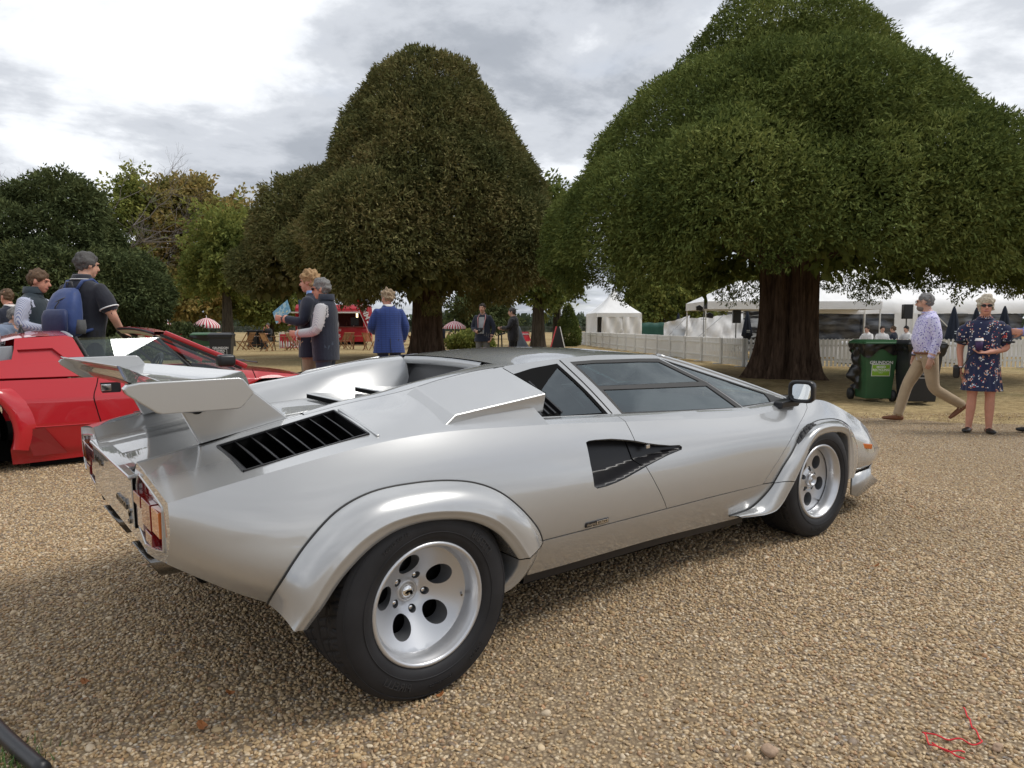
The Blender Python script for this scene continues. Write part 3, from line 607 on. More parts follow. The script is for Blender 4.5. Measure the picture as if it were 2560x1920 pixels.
def scoop():
    A=(.62,.520,.997);B=(.221,.522,.944);C_=(.165,.520,.912);D=(.160,.806,.834);E=(.222,.785,.867);F=(.645,.775,.907);G=(.668,.728,.824)
    Hh=(.60,.505,.93); I=(.20,.505,.90)
    pts=[A,B,C_,D,E,F,G,Hh,I]
    for s in (1,-1):
        mb=MB(); mb.add([(x,-s*w,z) for x,w,z in pts],[(0,1,4,5),(1,2,3,4),(4,3,6,5),(0,7,8,1),(1,8,2),(0,5,6,7)])
        o=mb.build('engine_air_scoop',SILVER,CAR,bevel=.007,seg=3,angle=20)
        # throat
        def inn(p,k=.07): 
            c=np.array((.63,.64,.905)); p=np.array(p); return c+(p-c)*(1-k)
        q=[inn(A)+(.006,0,0),inn(F)+(.006,0,0),inn(G)+(.006,0,0),inn(Hh)+(.012,0,0)]
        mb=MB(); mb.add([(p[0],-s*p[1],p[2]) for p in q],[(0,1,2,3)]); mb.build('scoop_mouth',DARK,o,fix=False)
    # dark intake floor behind the quarter windows
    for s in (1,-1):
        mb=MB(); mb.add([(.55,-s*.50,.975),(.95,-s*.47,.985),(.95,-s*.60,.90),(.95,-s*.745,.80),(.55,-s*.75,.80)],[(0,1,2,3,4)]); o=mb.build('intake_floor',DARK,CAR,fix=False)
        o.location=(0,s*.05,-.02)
scoop()
def glasshouse():
    DOORF=[(1.030,.992),(1.18,.993),(1.329,.989),(1.48,.985),(1.639,.977),(1.845,.853),(1.963,.7285),(1.5,.7575),(1.066,.7865)]
    UP=[(1.050,.980),(1.18,.981),(1.31,.976),(1.46,.972),(1.620,.963),(1.793,.861),(1.066,.893)]
    LO=[(1.074,.878),(1.817,.840),(1.914,.7335),(1.5,.7605),(1.082,.7895)]
    VENTF=[(1.656,.976),(2.321,.763),(2.478,.719),(2.30,.722),(1.969,.730),(1.850,.852)]
    VENT=[(1.675,.968),(1.714,.952),(2.295,.764),(2.292,.7235),(1.975,.7335),(1.862,.852)]
    QF=[(.953,.989),(.975,.88),(.990,.7925),(.605,.8165),(.635,.90),(.655,.962),(.80,.978)]
    QG=[(.938,.974),(.958,.88),(.970,.7985),(.735,.8085),(.745,.90)]
    out=[(.60,.8155),(.61,.90),(.63,.975)]+[(x,float(TZ(x))) for x in np.linspace(.64,2.515,50)]+[(x,float(BZ(x))+.0005) for x in np.linspace(2.515,.60,50)]
    both('window_surround',panel_mesh('gh',out,[DOORF,VENTF,QF],.03,lift_glass(.001),flange=.012),False,SILVER)
    for nm,fr,panes in (('door_window',DOORF,[UP,LO]),('vent_window',VENTF,[VENT]),('quarter_window',QF,[QG])):
        FM=DARK if nm=='quarter_window' else RUBBER
        sp=panel_mesh('fr',fr,panes,.03,lift_glass(-.001),flange=.010)
        gl=[panel_mesh('gl',p,[],.06,lift_glass(-.006),flange=0) for p in panes]
        for s in (0,1):
            o=panel_obj(nm,sp,False,FM,CAR,mirror=bool(s))
            for gsp in gl: panel_obj('pane',gsp,False,TINT,o,mirror=bool(s))
    # B-pillar seam
    for s in (1,-1):
        mb=MB(); zz=np.linspace(.792,1.0,12); xx=np.interp(zz,[.79,1.004],[1.012,.982]); P=np.stack([xx,-s*(glass_w(xx,zz)+.001),zz],-1); mb.tube(P,.0028,6); mb.build('pillar_seam',DARK,CAR)
        # slats behind the quarter glass
        mb=MB()
        for k in range(4):
            x0=.64+k*.035; mb.bar((x0,-s*.745,.815),(x0-.05,-s*.60,.93),.012,.02)
        mb.build('quarter_vent',BLACKP,CAR)
    # windscreen
    n=20;A=np.linspace(-1,1,21);P=[]
    for t in np.linspace(0,1,n):
        xe=1.685+(2.50-1.685)*t; we=float(TW(xe))-.012; ze=float(TZ(xe))-.004; xc=1.74+(2.80-1.74)*t; zc=.985+(.705-.985)*t+.03*math.sin(math.pi*t)
        P.append([(xc+(xe-xc)*abs(a)**2.2,-we*a,zc+(ze-zc)*abs(a)**2.5) for a in A])
    V,F=grid_mesh(np.array(P)); mesh_obj('windscreen',V,F[:,::-1],TINT,CAR,smooth=True)
    for s in (1,-1):   # pillar caps
        mb=MB(); xx=np.linspace(1.66,2.50,22); P=np.stack([xx,-s*(TW(xx)-.004),TZ(xx)+.001],-1); mb.tube(P,.011,8); mb.build('windscreen_pillar',SILVER,CAR,smooth=True)
glasshouse()
def front_end():
    zc=pch([2.30,2.55,2.80,3.0,3.25,3.48],[.720,.705,.690,.628,.515,.352])
    def hz(x,w):
        t=np.clip(w/sh_w(x),0,1.02); return zc(x)+(sh_z(x)-zc(x))*t**2.4+.012*np.sin(np.pi*np.clip((t-.45)/.55,0,1))*np.clip((x-2.4)/.2,0,1)
    outl=[(2.50,.645)]+[(2.548,float(sh_w(2.548)))]+[(x,float(sh_w(x))) for x in np.linspace(2.58,3.48,30)]+[(3.49,.4),(3.495,0.0)]+[(2.80,0.0),(2.74,.35),(2.62,.54)]
    both('hood',panel_mesh('hood',outl,[],.03,lift_top(hz),flange=.0),True,SILVER)
    # nose face
    P=[]
    for a in np.linspace(-1,1,21):
        y=-.71*a; xe=3.48+.015*(1-a*a); P.append([(xe,y,.345+.007*(1-a*a)),(xe+.012,y,.32),(xe+.006,y,.28),(xe-.05,y*.97,.25)])
    V,F=grid_mesh(np.array(P)); mesh_obj('nose_panel',V,F,SILVER,CAR,smooth=True)
    # lower spoiler with outward-flared corners
    for s in (1,-1):
        top=[(2.975,.80,.243),(3.2,.785,.245),(3.40,.72,.247),(3.47,.5,.247)]; bot=[(2.955,.805,.125),(3.06,.81,.112),(3.27,.80,.155),(3.36,.70,.16),(3.40,.5,.16)]
        mb=MB(); mb.add([(x,-s*w,z) for x,w,z in [(2.965,.80,.243),(3.21,.782,.245),(3.42,.70,.247),(3.47,0,.247),(2.955,.805,.13),(3.02,.81,.108),(3.29,.80,.158),(3.41,.70,.15),(3.45,0,.15),(3.215,.79,.205),(3.40,.70,.2),(3.455,0,.2)]],[(0,1,9,5,4),(9,6,5),(1,2,10,9),(9,10,7,6),(2,3,11,10),(10,11,8,7)])
        sp=mb.build('front_spoiler',SILVER,CAR,bevel=.004,fix=False); sd=sp.modifiers.new('s','SOLIDIFY'); sd.thickness=.012
        mb=MB(); xx=np.linspace(2.97,3.44,16); P=lift_flank(.001)(xx,np.interp(xx,[2.97,3.44],[.2445,.252]))*np.array((1,s,1)); mb.tube(P,.004,6); mb.build('spoiler_seam',DARK,sp)
        p=lift_flank()(np.array([3.12]),np.array([.398]))[0]; mb=MB(); mb.box((p[0],p[1]*s,p[2]),(.085,.022,.030),np.array(Matrix.Rotation(math.radians(-14*s),3,'Z')@Matrix.Rotation(math.radians(9),3,'Y'))); mb.build('side_marker_lamp',AMBL,CAR,bevel=.004)
    # interior
    CREAM=mat('black_leather',(.018,.018,.019),rough=.5); 
    mb=MB(); mb.box((1.55,0,.36),(1.7,1.5,.06)); mb.build('cabin_floor',DARK,CAR)
    for s in (1,-1):
        st=bpy.data.objects.new('seat',None); link(st,CAR)
        mb=MB(); mb.prism([(1.05,.42),(1.55,.50),(1.57,.44),(1.1,.36)],'y',s*.36-.22,s*.36+.22); mb.build('seat_cushion',CREAM,st,bevel=.03)
        mb=MB(); mb.prism([(1.05,.42),(1.17,.45),(.98,.88),(.86,.86)],'y',s*.36-.22,s*.36+.22); mb.build('seat_back',CREAM,st,bevel=.04)
    mb=MB(); mb.prism([(1.95,.52),(2.6,.50),(2.55,.68),(2.2,.715),(1.98,.66)],'y',-.62,.62); mb.build('dashboard',CREAM,CAR,bevel=.03)
    mb=MB(); a=np.linspace(0,2*np.pi,28,endpoint=False); cx=np.array((1.83,.36,.70)); M=np.array(Matrix.Rotation(math.radians(-62),3,'Y'))
    pts=np.stack([.175*np.cos(a),.175*np.sin(a),0*a],-1)@M.T+cx; mb.tube(pts,.016,8,closed=True)
    for k in (0,2.1,4.2): mb.bar(cx,cx+M@np.array((.17*math.cos(k),.17*math.sin(k),0)),.03,.012)
    mb.bar(cx,(2.1,.36,.58),.05,.05); mb.build('steering_wheel',CREAM,CAR,smooth=True)
front_end()
def tail_end():
    X0=-.70
    LIGHT=[(.447,.738),(.60,.722),(.752,.701),(.744,.64),(.737,.574),(.637,.552),(.491,.532),(.412,.565),(.402,.64),(.402,.700)]
    lift=lambda w,z: np.stack([X0+.02*np.clip(.70-z,0,1)*1.2,-w,z],-1)
    out=[(.0,.728),(.385,.730),(.43,.772),(.82,.727),(.826,.64),(.80,.56),(.735,.492),(.55,.478),(.40,.50),(.39,.552),(0,.552)]
    PAN=[(.0,.722),(.388,.724),(.388,.560),(.0,.560)]
    out=[(0,.730),(.385,.732),(.43,.772),(.82,.727),(.828,.68),(.827,.65),(.807,.60),(.768,.548),(.60,.515),(.47,.50),(.40,.51),(0,.51)]
    both('tail_fascia',panel_mesh('tail',out,[LIGHT],.02,lift,flange=.012),False,SILVER)
    for s in (1,-1):
        t=bpy.data.objects.new('tail_lamp',None); link(t,CAR)
        def blk(name,m,pl,x0,x1,bev=.002):
            mb=MB(); mb.prism([(-s*w,z) for w,z in pl],'x',x0,x1); return mb.build(name,m,t,bevel=bev)
        blk('lamp_base',REDL,LIGHT,X0+.012,X0+.03,0)
        def rc(w0,w1,z0,z1): return [(w0,z0),(w1,z0),(w1,z1),(w0,z1)]
        blk('red_lens',REDL,rc(.41,.51,.648,.684),X0-.012,X0+.012); blk('clear_lens',CLRL,rc(.412,.505,.575,.644),X0-.006,X0+.012)
        blk('red_lens',REDL,rc(.518,.634,.606,.684),X0-.010,X0+.012); blk('amber_lens',AMBL,rc(.645,.735,.610,.683),X0-.008,X0+.012)
        blk('red_lens',REDL,rc(.555,.640,.562,.596),X0-.010,X0+.012)
        mb=MB(); P=dens(LIGHT,.02); mb.tube(np.stack([np.full(len(P),X0+.002),-s*P[:,0],P[:,1]],-1),.005,6,closed=True); mb.build('lamp_rim',SILVER,t,smooth=True)
    mb=MB(); mb.prism([(-.392,.562),(.392,.562),(.392,.712),(-.392,.712)],'x',X0-.012,X0+.01); tp=mb.build('tail_panel',SILVER,CAR,bevel=.004)
    for w in (-.398,.398):
        mb=MB(); mb.box((X0-.004,w,.64),(.012,.007,.158)); mb.build('panel_gap',DARK,tp)
    mb=MB(); mb.prism([(X0-.022,.728),(X0-.022,.716),(X0-.005,.708),(X0+.03,.735)],'y',-.40,.40); mb.build('lid_lip',SILVER,CAR,bevel=.005)
    # lower valance
    P=[]
    for a in np.linspace(-1,1,15):
        P.append([(X0-.002,-.40*a,.562),(X0+.006,-.41*a,.545),(X0+.05,-.43*a,.49),(X0+.12,-.45*a,.44),(X0+.25,-.47*a,.40)])
    V,F=grid_mesh(np.array(P)); mesh_obj('rear_valance',V,F,SILVER,CAR,smooth=True)
    P=[]
    for s in (1,-1):
        rows=[]
        for t in np.linspace(0,1,7):
            x=X0+.0+t*.25; w=float(FW[4](x)); z=float(FZ[4](x)); rows.append([(x,-s*w,z),(x+.01,-s*(w-.1),z-.012),(x+.02,-s*.45,min(z-.02,.47))])
        V,F=grid_mesh(np.array(rows)); mesh_obj('rear_under_corner',V,F if s<0 else F[:,::-1],SILVER,CAR,smooth=True)
    M=frame((X0-.0135,-.215,.616),(0,-1,0),(0,0,1)); text_obj('model_script','countach',M,.050,DKCHROME,tp,extrude=.004,shear=.25)
    M=frame((X0-.0135,-.335,.585),(0,-1,0),(0,0,1)); text_obj('model_script','S',M,.075,DKCHROME,tp,extrude=.004,shear=.3)
    M=frame((X0-.0135,.245,.672),(0,-1,0),(0,0,1)); text_obj('maker_script','Lamborghini',M,.030,DKCHROME,tp,extrude=.003,shear=.25)
    # exhaust tips, cut at a slant
    for y in (-.405,-.305,.155,.255):
        mb=MB(); n=20; rings=[]
        for r,xo in ((.046,0),(.043,.002),(.040,.004)):
            pass
        def ring(x0,r,slant): return [(x0+slant*(-math.sin(2*math.pi*j/n)),y+r*math.cos(2*math.pi*j/n),.445-.05*(x0+.65)*1.2+r*math.sin(2*math.pi*j/n)) for j in range(n)]
        R_=[ring(-.40,.047,0),ring(-.675,.047,.028),ring(-.679,.0455,.028),ring(-.677,.042,.028),ring(-.50,.040,0)]
        V=[p for r in R_ for p in r]; F=[(i*n+j,i*n+(j+1)%n,(i+1)*n+(j+1)%n,(i+1)*n+j) for i in range(4) for j in range(n)]; F.append(tuple(4*n+j for j in range(n)))
        mb.add(V,F); o=mb.build('exhaust_tip',DKCHROME,CAR,smooth=True); 
        mb=MB(); mb.lathe([(.0,0),(.037,0)],16,np.array(Matrix.Translation((-.60,y,.445))@Matrix.Rotation(math.pi/2,4,'Y'))); mb.build('exhaust_bore',DARK,o)
    mb=MB(); mb.box((-.46,-.0,.42),(.22,1.1,.07)); mb.build('silencer',DARK,CAR,bevel=.02)
tail_end()
def wing():
    wg=bpy.data.objects.new('rear_wing',None); link(wg,CAR)
    n=41;m_=22;P=[]
    for a in np.linspace(-1,1,n):
        s=abs(a); y=-.728*a; xl=-.245-.20*s**1.1; xt=-.672-.095*s; row=[]
        for t in np.linspace(0,1,m_):
            x=xl+(xt-xl)*t; z=.998-.030*math.sin(math.pi*min(1,t*1.12))*(1-.35*s**3)+.046*max(0,(t-.60)/.40)**1.6+.004*s
            row.append((x,y,z))
        bot=[]
        for t in np.linspace(1,0,m_):
            x=xl+(xt-xl)*t; th=.006+.030*math.sin(math.pi*(t*.92+.05))**.7; z=.998-.030*math.sin(math.pi*min(1,t*1.12))*(1-.35*s**3)+.046*max(0,(t-.60)/.40)**1.6+.004*s-th; bot.append((x+(.012 if t>.9 else 0),y,z))
        P.append(row+bot+[row[0]])
    V,F=grid_mesh(np.array(P)); mesh_obj('wing_blade',V,F,SILVER,wg,smooth=True)
    FIN=[(-.775,1.026),(-.765,1.036),(-.735,1.041),(-.482,1.039),(-.470,1.034),(-.443,.998),(-.443,.990),(-.478,.953),(-.49,.950),(-.685,.953),(-.70,.958),(-.768,1.012)]
    for s in (1,-1):
        mb=MB(); mb.prism(FIN,'y',-s*.720,-s*.756); mb.build('wing_endplate',SILVER,wg,bevel=.013,seg=4)
        y=-s*.435
        mb=MB(); pts=[(-.520,y,.806),(-.232,y,.862),(-.345,y,.965),(-.600,y,.985)]
        V=[];
        for p,(h0) in zip(pts,(.017,.017,.013,.013)): V+=[(p[0],p[1]-h0,p[2]),(p[0],p[1]+h0,p[2])]
        mb.add(V,[(0,2,4,6),(1,7,5,3),(0,1,3,2),(2,3,5,4),(4,5,7,6),(6,7,1,0)]); py=mb.build('wing_pylon',SILVER,wg,bevel=.006)
        mb=MB(); mb.lathe([(0,.0),(.020,.0),(.020,.004)],16,np.array(Matrix.Translation((-.525,y-s*.0165,.925))@Matrix.Rotation(math.radians(90*s),4,'X'))); mb.build('pylon_plug',RUBBER,py)
        mb=MB(); mb.bar((-.525,y-s*.018,.808),(-.228,y-s*.018,.864),.006,.003); mb.build('pylon_seal',DARK,py)
wing()
def wheel(cx,cw,cz,R_,tw,front,steer=0.0,s=1):
    """cw: outer face half-width of rim plane, R_: tyre radius, tw: tyre width ; local: +Y outward"""
    w=bpy.data.objects.new('wheel',None); link(w,CAR); w.location=(cx,-s*cw,cz); w.rotation_euler=(0,0,(math.pi if s>0 else 0)+steer)
    # local frame: outward = +Y
    rr=.198
    prof=[(rr,-.004),(rr+.002,.004),(rr-.002,.010),(rr-.010,.011),(rr-.014,.004),(rr-.018,-.006),(rr-.022,-.012),(rr-.026,-.030),(rr-.028,-.052)]
    Rx=np.array(Matrix.Rotation(-math.pi/2,4,'X'))   # +Z -> +Y
    mb=MB(); mb.lathe(prof,72,Rx); mb.build('rim_barrel',RIM,w,smooth=True)
    # dish with five large holes and five wheel-bolt pockets
    FRONT_BASE=-20; ro=rr-.027; base=math.radians(180-27 if not front else 180-FRONT_BASE)
    def zf(r):
        r=np.asarray(r,float)
        return (-.050-.66*np.clip(ro-r,0,1)+.004*np.exp(-((r-.045)/.012)**2)) if not front else (-.056-.05*np.clip(ro-r,0,.10)+.010*np.exp(-((r-.045)/.012)**2))
    HUB=-.118 if not front else -.028
    holes=[];big=[]
    for k in range(5):
        a=base+k*2*math.pi/5; holes.append([(.107*math.cos(a)+.037*math.cos(t),.107*math.sin(a)+.037*math.sin(t)) for t in np.linspace(0,2*math.pi,29)[:-1]]); big.append(True)
    for k in range(5):
        a=base+(k+.5)*2*math.pi/5; holes.append([(.058*math.cos(a)+.0135*math.cos(t),.058*math.sin(a)+.0135*math.sin(t)) for t in np.linspace(0,2*math.pi,17)[:-1]]); big.append(False)
    outer=[(ro*math.cos(t),ro*math.sin(t)) for t in np.linspace(0,2*math.pi,73)[:-1]]
    lf=lambda a,b: np.stack([a,zf(np.hypot(a,b)),b],-1)
    sp=panel_mesh('dish',outer,holes,.011,lf,flange=.0,bstep=.02)
    panel_obj('rim_dish',sp,True,RIM,w)
    mb=MB(); md=MB(); mn=MB()
    for h,bg in zip(holes,big):
        h=np.array(h); n=len(h); c=h.mean(0); A=lf(h[:,0],h[:,1]); B=A.copy(); d=.045 if bg else .022; B[:,1]=A[:,1].mean()-d
        if bg: B[:,[0,2]]=c+(h-c)*.93
        mb.add(np.concatenate([A,B]),[(i,(i+1)%n,n+(i+1)%n,n+i) for i in range(n)])
        if bg: pass
        else:
            zc=A[:,1].mean(); mb.add(B,[tuple(range(n))]); M=np.array(Matrix.Translation((c[0],zc-d,c[1]))@Matrix.Rotation(-math.pi/2,4,'X')); mn=MB(); mn.lathe([(.0095,0),(.0095,.012),(.007,.015),(0,.015)],12,M); mn.build('wheel_bolt',CHROME,w,smooth=True)
    mb.build('hole_walls',mat('wheel_hole_grey',(.20,.205,.215),rough=.4,metal=.5),w,smooth=True)
    cp=[(.038,-.045),(.038,-.022),(.034,-.016),(.029,-.016),(.0285,-.024),(.026,-.024),(.025,-.013),(.020,-.008),(.010,-.005),(0,-.004)] if not front else [(.036,-.045),(.036,-.012),(.032,-.004),(.026,-.004),(.025,-.018),(.014,-.018),(.013,-.012),(0,-.011)]
    cp=[(r_,h_+HUB) for r_,h_ in cp]; mb=MB(); mb.lathe(cp[:6],40,Rx); c_=mb.build('hub_ring',RIM,w,smooth=True); mb=MB(); mb.lathe(cp[5:],40,Rx); cap=mb.build('centre_cap',CHROME if not front else RIM,w,smooth=True)
    # charging-bull-like emblem blot on the cap: body, head and legs
    if not front:
        mb=MB()
        for a,b,r in (((-.009,.001),(.008,.003),.0042),((-.010,0),(-.011,-.008),.002),((-.005,-.001),(-.006,-.009),.002),((.004,0),(.006,-.008),.002),((.008,.002),(.013,-.003),.0028)): mb.tube([(a[0],HUB-.0045,a[1]),(b[0],HUB-.0045,b[1])],r,6)
        mb.build('cap_emblem',DARK,cap)
    va=math.radians(180+8 if not front else 180+55); mb=MB(); p=np.array((.160*math.cos(va),-.058,.160*math.sin(va))); mb.tube([p,p+np.array((-.012*math.cos(va),.022,-.012*math.sin(va)))],.004,8); mb.build('valve_stem',DKCHROME,w)
    # brake disc behind the dish
    mb=MB(); mb.lathe([(.05,-.17),(.145,-.17),(.145,-.19),(.05,-.19)],40,Rx); mb.build('brake_disc',mat('brake_iron',(.09,.09,.09),rough=.4,metal=.9),w,smooth=True)
    mb=MB(); mb.lathe([(.168,-.06),(.168,-tw+.02),(.0,-tw+.02)],40,Rx); mb.build('rim_inner',DARK,w,smooth=True)
    # tyre
    ti=rr-.004; side=R_-ti; ysh=.012
    bulge=[(ti,-.006),(ti+.004,.006),(ti+side*.22,.016),(ti+side*.48,.018),(ti+side*.70,.013),(ti+side*.86,.003),(ti+side*.935,-.007)]
    mb=MB(); mb.lathe(bulge,96,Rx)
    mb.lathe([(ti+side*.30,.0172),(ti+side*.315,.0195),(ti+side*.33,.0175)],96,Rx); mb.lathe([(ti+side*.80,.007),(ti+side*.815,.0085),(ti+side*.83,.005)],96,Rx)
    mb.build('tyre_sidewall',TYRE,w,smooth=True)
    na=432; ys=np.linspace(-.007,-tw+.01,64); A=np.linspace(0,2*np.pi,na,endpoint=False); Aa,Yy=np.meshgrid(A,ys,indexing='ij')
    u=(Yy-ys[0])/(ys[-1]-ys[0]); circ=Aa*R_
    edge=np.maximum(0,np.abs(u-.5)-.40)/.10; rad=R_-side*.065*edge**2
    gr=np.zeros_like(rad)
    for uc,wd in ((.16,.016),(.36,.020),(.62,.020),(.84,.016)): gr=np.maximum(gr,(np.abs(u-uc)<wd).astype(float))
    ph=circ/.042+ (u*3.2 if not front else np.abs(u-.5)*4.0); fr=ph-np.floor(ph); cut=(fr<.16)&(u>.0); gr=np.maximum(gr,cut*np.where((u>.36)&(u<.50),0.0,.85))
    ph2=circ/.021+u*2; f2=ph2-np.floor(ph2); gr=np.maximum(gr,((f2<.10)&(u<.16))*.7)
    rad=rad-gr*.007
    # outer shoulder drops to meet the sidewall
    P=np.stack([rad*np.cos(Aa),Yy,rad*np.sin(Aa)],-1); P=np.concatenate([P,P[:1]],0); V,F=grid_mesh(P); ob=obj_from('tyre_tread',fast_mesh('tread',V,F),TYRE,w,smooth=False)
    mb=MB(); mb.lathe([(R_-.012,-tw+.012),(ti+side*.5,-tw),(ti,-tw+.03)],72,Rx); mb.build('tyre_inner_wall',TYRE,w,smooth=True)
    # raised lettering round the sidewall
    def arc(txt,ang,size,rad_,m):
        me=text_mesh(txt,size,.0011); V=np.zeros(len(me.vertices)*3); me.vertices.foreach_get('co',V); V=V.reshape(-1,3)
        r=rad_+V[:,1]; a=ang+V[:,0]/rad_*1.0;r=rad_-V[:,1]; me.vertices.foreach_set('co',np.stack([r*np.cos(a),.0178+V[:,2],r*np.sin(a)],-1).ravel()); 
        b=bmesh.new(); b.from_mesh(me); bmesh.ops.recalc_face_normals(b,faces=b.faces); b.to_mesh(me); b.free()
        obj_from('tyre_lettering',me,m,w)
    LT=mat('tyre_letter_rubber',(.026,.026,.028),rough=.45)
    if s>0:
        for txt,ang,sz in ((('PIRELLI',-120,.034),('PIRELLI',40,.034),('P ZERO',-50,.020),('Asimmetrico',-83,.018),('345/35 ZR 15',118,.018)) if not front else (('PIRELLI',-100,.028),('P ZERO',-30,.02))): arc(txt,math.radians(180-ang),sz,ti+side*.52,LT)
    return w
for s in (1,-1):
    wheel(0,.957,.311,.312,.33,False,0,s); wheel(2.45,.886,.304,.304,.21,True,math.radians(-1.5),s)
def underbody():
    for s in (1,-1):
        for cx,R_,w0,w1 in ((0,.40,.55,.90),(2.45,.345,.60,.83)):
            mb=MB(); n=24; A=np.linspace(-.06*math.pi,math.pi*(.945 if cx<1 else 1.06),n); P=[[(cx+R_*math.cos(a),-s*w,.31+R_*math.sin(a)*(.93 if cx<1 else .9)) for w in (w0,w1-.07)] for a in A]; V,F=grid_mesh(np.array(P)); mb.add(V,F)
            mb.add([(cx+R_*math.cos(a),-s*w0,.31+R_*math.sin(a)*(.93 if cx<1 else .9)) for a in A],[tuple(range(n))]); mb.build('wheel_well',DARK,CAR,smooth=False)
    mb=MB(); mb.add([(-.60,-.5,.43),(-.60,.5,.43),(-.42,.66,.37),(.42,.70,.20),(.5,.83,.215),(1.85,.79,.17),(2.05,.62,.18),(2.9,.62,.18),(3.3,.6,.2),(3.3,-.6,.2),(2.9,-.62,.18),(2.05,-.62,.18),(1.85,-.79,.17),(.5,-.83,.215),(.42,-.70,.20),(-.42,-.66,.37)],[tuple(range(16))]); mb.build('floor_pan',DARK,CAR,fix=False)
    for s in (1,-1):
        xs=np.linspace(.48,1.9,20); P=np.stack([np.stack([xs,-s*(FW[4](xs)-.004),FZ[4](xs)+.004],-1),np.stack([xs,-s*(FW[4](xs)-.012),FZ[4](xs)-.035],-1),np.stack([xs,-s*(FW[4](xs)-.08),FZ[4](xs)-.045],-1)],1); V,F=grid_mesh(P); mesh_obj('sill_skirt',V,F,BLACKP,CAR)
    # door mirror
    for s in (1,-1):
        t=bpy.data.objects.new('door_mirror',None); link(t,CAR)
        mb=MB(); mb.prism([(2.235,.70),(2.40,.70),(2.42,.73),(2.33,.745),(2.24,.735)],'y',-s*.735,-s*.79); mb.build('mirror_foot',BLACKP,t,bevel=.008)
        mb=MB(); mb.tube([(2.34,-s*.765,.735),(2.36,-s*.785,.765)],.020,10); mb.build('mirror_stalk',BLACKP,t)
        # housing: rounded box tapering forward, open to the rear
        cx=np.array((2.345,-s*.83,.785)); ya=math.radians(14*s); Rm=np.array(Matrix.Rotation(ya,3,'Z'))
        def rr_(w,h,x,k=28,p=4.5): 
            out=[]
            for j in range(k):
                a=2*math.pi*j/k; c=math.cos(a);sn=math.sin(a); d=(abs(c)**p+abs(sn)**p)**(-1/p); out.append(Rm@np.array((x,w*c*d,h*sn*d))+cx)
            return out
        rings=[rr_(.046,.040,.006),rr_(.050,.043,-.006),rr_(.060,.052,-.012),rr_(.065,.058,-.004),rr_(.067,.060,.010),rr_(.064,.057,.045),rr_(.053,.047,.075),rr_(.034,.030,.090)]
        k=28; V=[p for r in rings for p in r]; F=[(i*k+j,i*k+(j+1)%k,(i+1)*k+(j+1)%k,(i+1)*k+j) for i in range(7) for j in range(k)]+[tuple(7*k+j for j in range(k))]
        mb=MB(); mb.add(V,F); mb.build('mirror_shell',BLACKP,t,smooth=True)
        mb=MB(); mb.add(rr_(.046,.040,.004),[tuple(range(k))]); mb.build('mirror_glass',mat('mirror_silver',(.9,.92,.92),rough=.01,metal=1.0),t,fix=False)
    # maker's badge ahead of the rear arch
    bp_=lift_flank(.0)(np.array([.712,.836]),np.array([.413,.411])); c=(bp_[0]+bp_[1])/2; xa=bp_[1]-bp_[0]
    M=frame(c,tuple(xa),(0,-.12,1)); b=bpy.data.objects.new('side_badge',None); link(b,CAR)
    def loc(V): return [tuple(M@Vector(v)) for v in V]
    def bb(name,x0,x1,y0,y1,z0,z1,m):
        mb=MB(); mb.add(loc([(x0,y0,z0),(x1,y0,z0),(x1,y1,z0),(x0,y1,z0),(x0,y0,z1),(x1,y0,z1),(x1,y1,z1),(x0,y1,z1)]),[(0,3,2,1),(4,5,6,7),(0,1,5,4),(1,2,6,5),(2,3,7,6),(3,0,4,7)]); return mb.build(name,m,b,bevel=.0008)
    bb('badge_plate',-.062,.062,-.0095,.0095,-.002,.005,BLACKP); bb('badge_silver',-.004,.059,-.007,.007,.005,.0058,CHROME)
    text_obj('badge_text','disegno',M@Matrix.Translation((-.033,0,.0055)),.016,CHROME,b,extrude=.0004); text_obj('badge_text','BERTONE',M@Matrix.Translation((.027,0,.0060)),.0125,DARK,b,extrude=.0003)
underbody()
# ================================================================ trees
def leaf_mat(name,c0,c1,c2,trans=.18):
    m=bpy.data.materials.new(name); m.use_nodes=True; nt=m.node_tree; N=nt.nodes.new; L=nt.links.new; b=nt.nodes['Principled BSDF']; b.inputs['Roughness'].default_value=.85; b.inputs['Specular IOR Level'].default_value=.08
    g=N('ShaderNodeNewGeometry'); no=N('ShaderNodeTexNoise'); no.inputs['Scale'].default_value=.55; no.inputs['Detail'].default_value=4; L(g.outputs['Position'],no.inputs['Vector'])
    ad=N('ShaderNodeMath'); ad.operation='MULTIPLY_ADD'; L(g.outputs['Random Per Island'],ad.inputs[0]); ad.inputs[1].default_value=.55; mr=N('ShaderNodeMapRange'); mr.inputs[1].default_value=.3; mr.inputs[2].default_value=.7; mr.inputs[3].default_value=-.05; mr.inputs[4].default_value=.5; L(no.outputs[0],mr.inputs[0]); L(mr.outputs[0],ad.inputs[2])
    r=N('ShaderNodeValToRGB'); e=r.color_ramp.elements; e.new(.5)
    for el,(p,c) in zip(e,((.05,c0),(.5,c1),(.98,c2))): el.position=p; el.color=(*c,1)
    L(ad.outputs[0],r.inputs[0]); L(r.outputs[0],b.inputs['Base Color'])
    tr=N('ShaderNodeBsdfTranslucent'); L(r.outputs[0],tr.inputs[0]); mx=N('ShaderNodeMixShader'); mx.inputs[0].default_value=trans; L(b.outputs[0],mx.inputs[1]); L(tr.outputs[0],mx.inputs[2]); L(mx.outputs[0],nt.nodes['Material Output'].inputs[0]); MATS[name]=m; return m
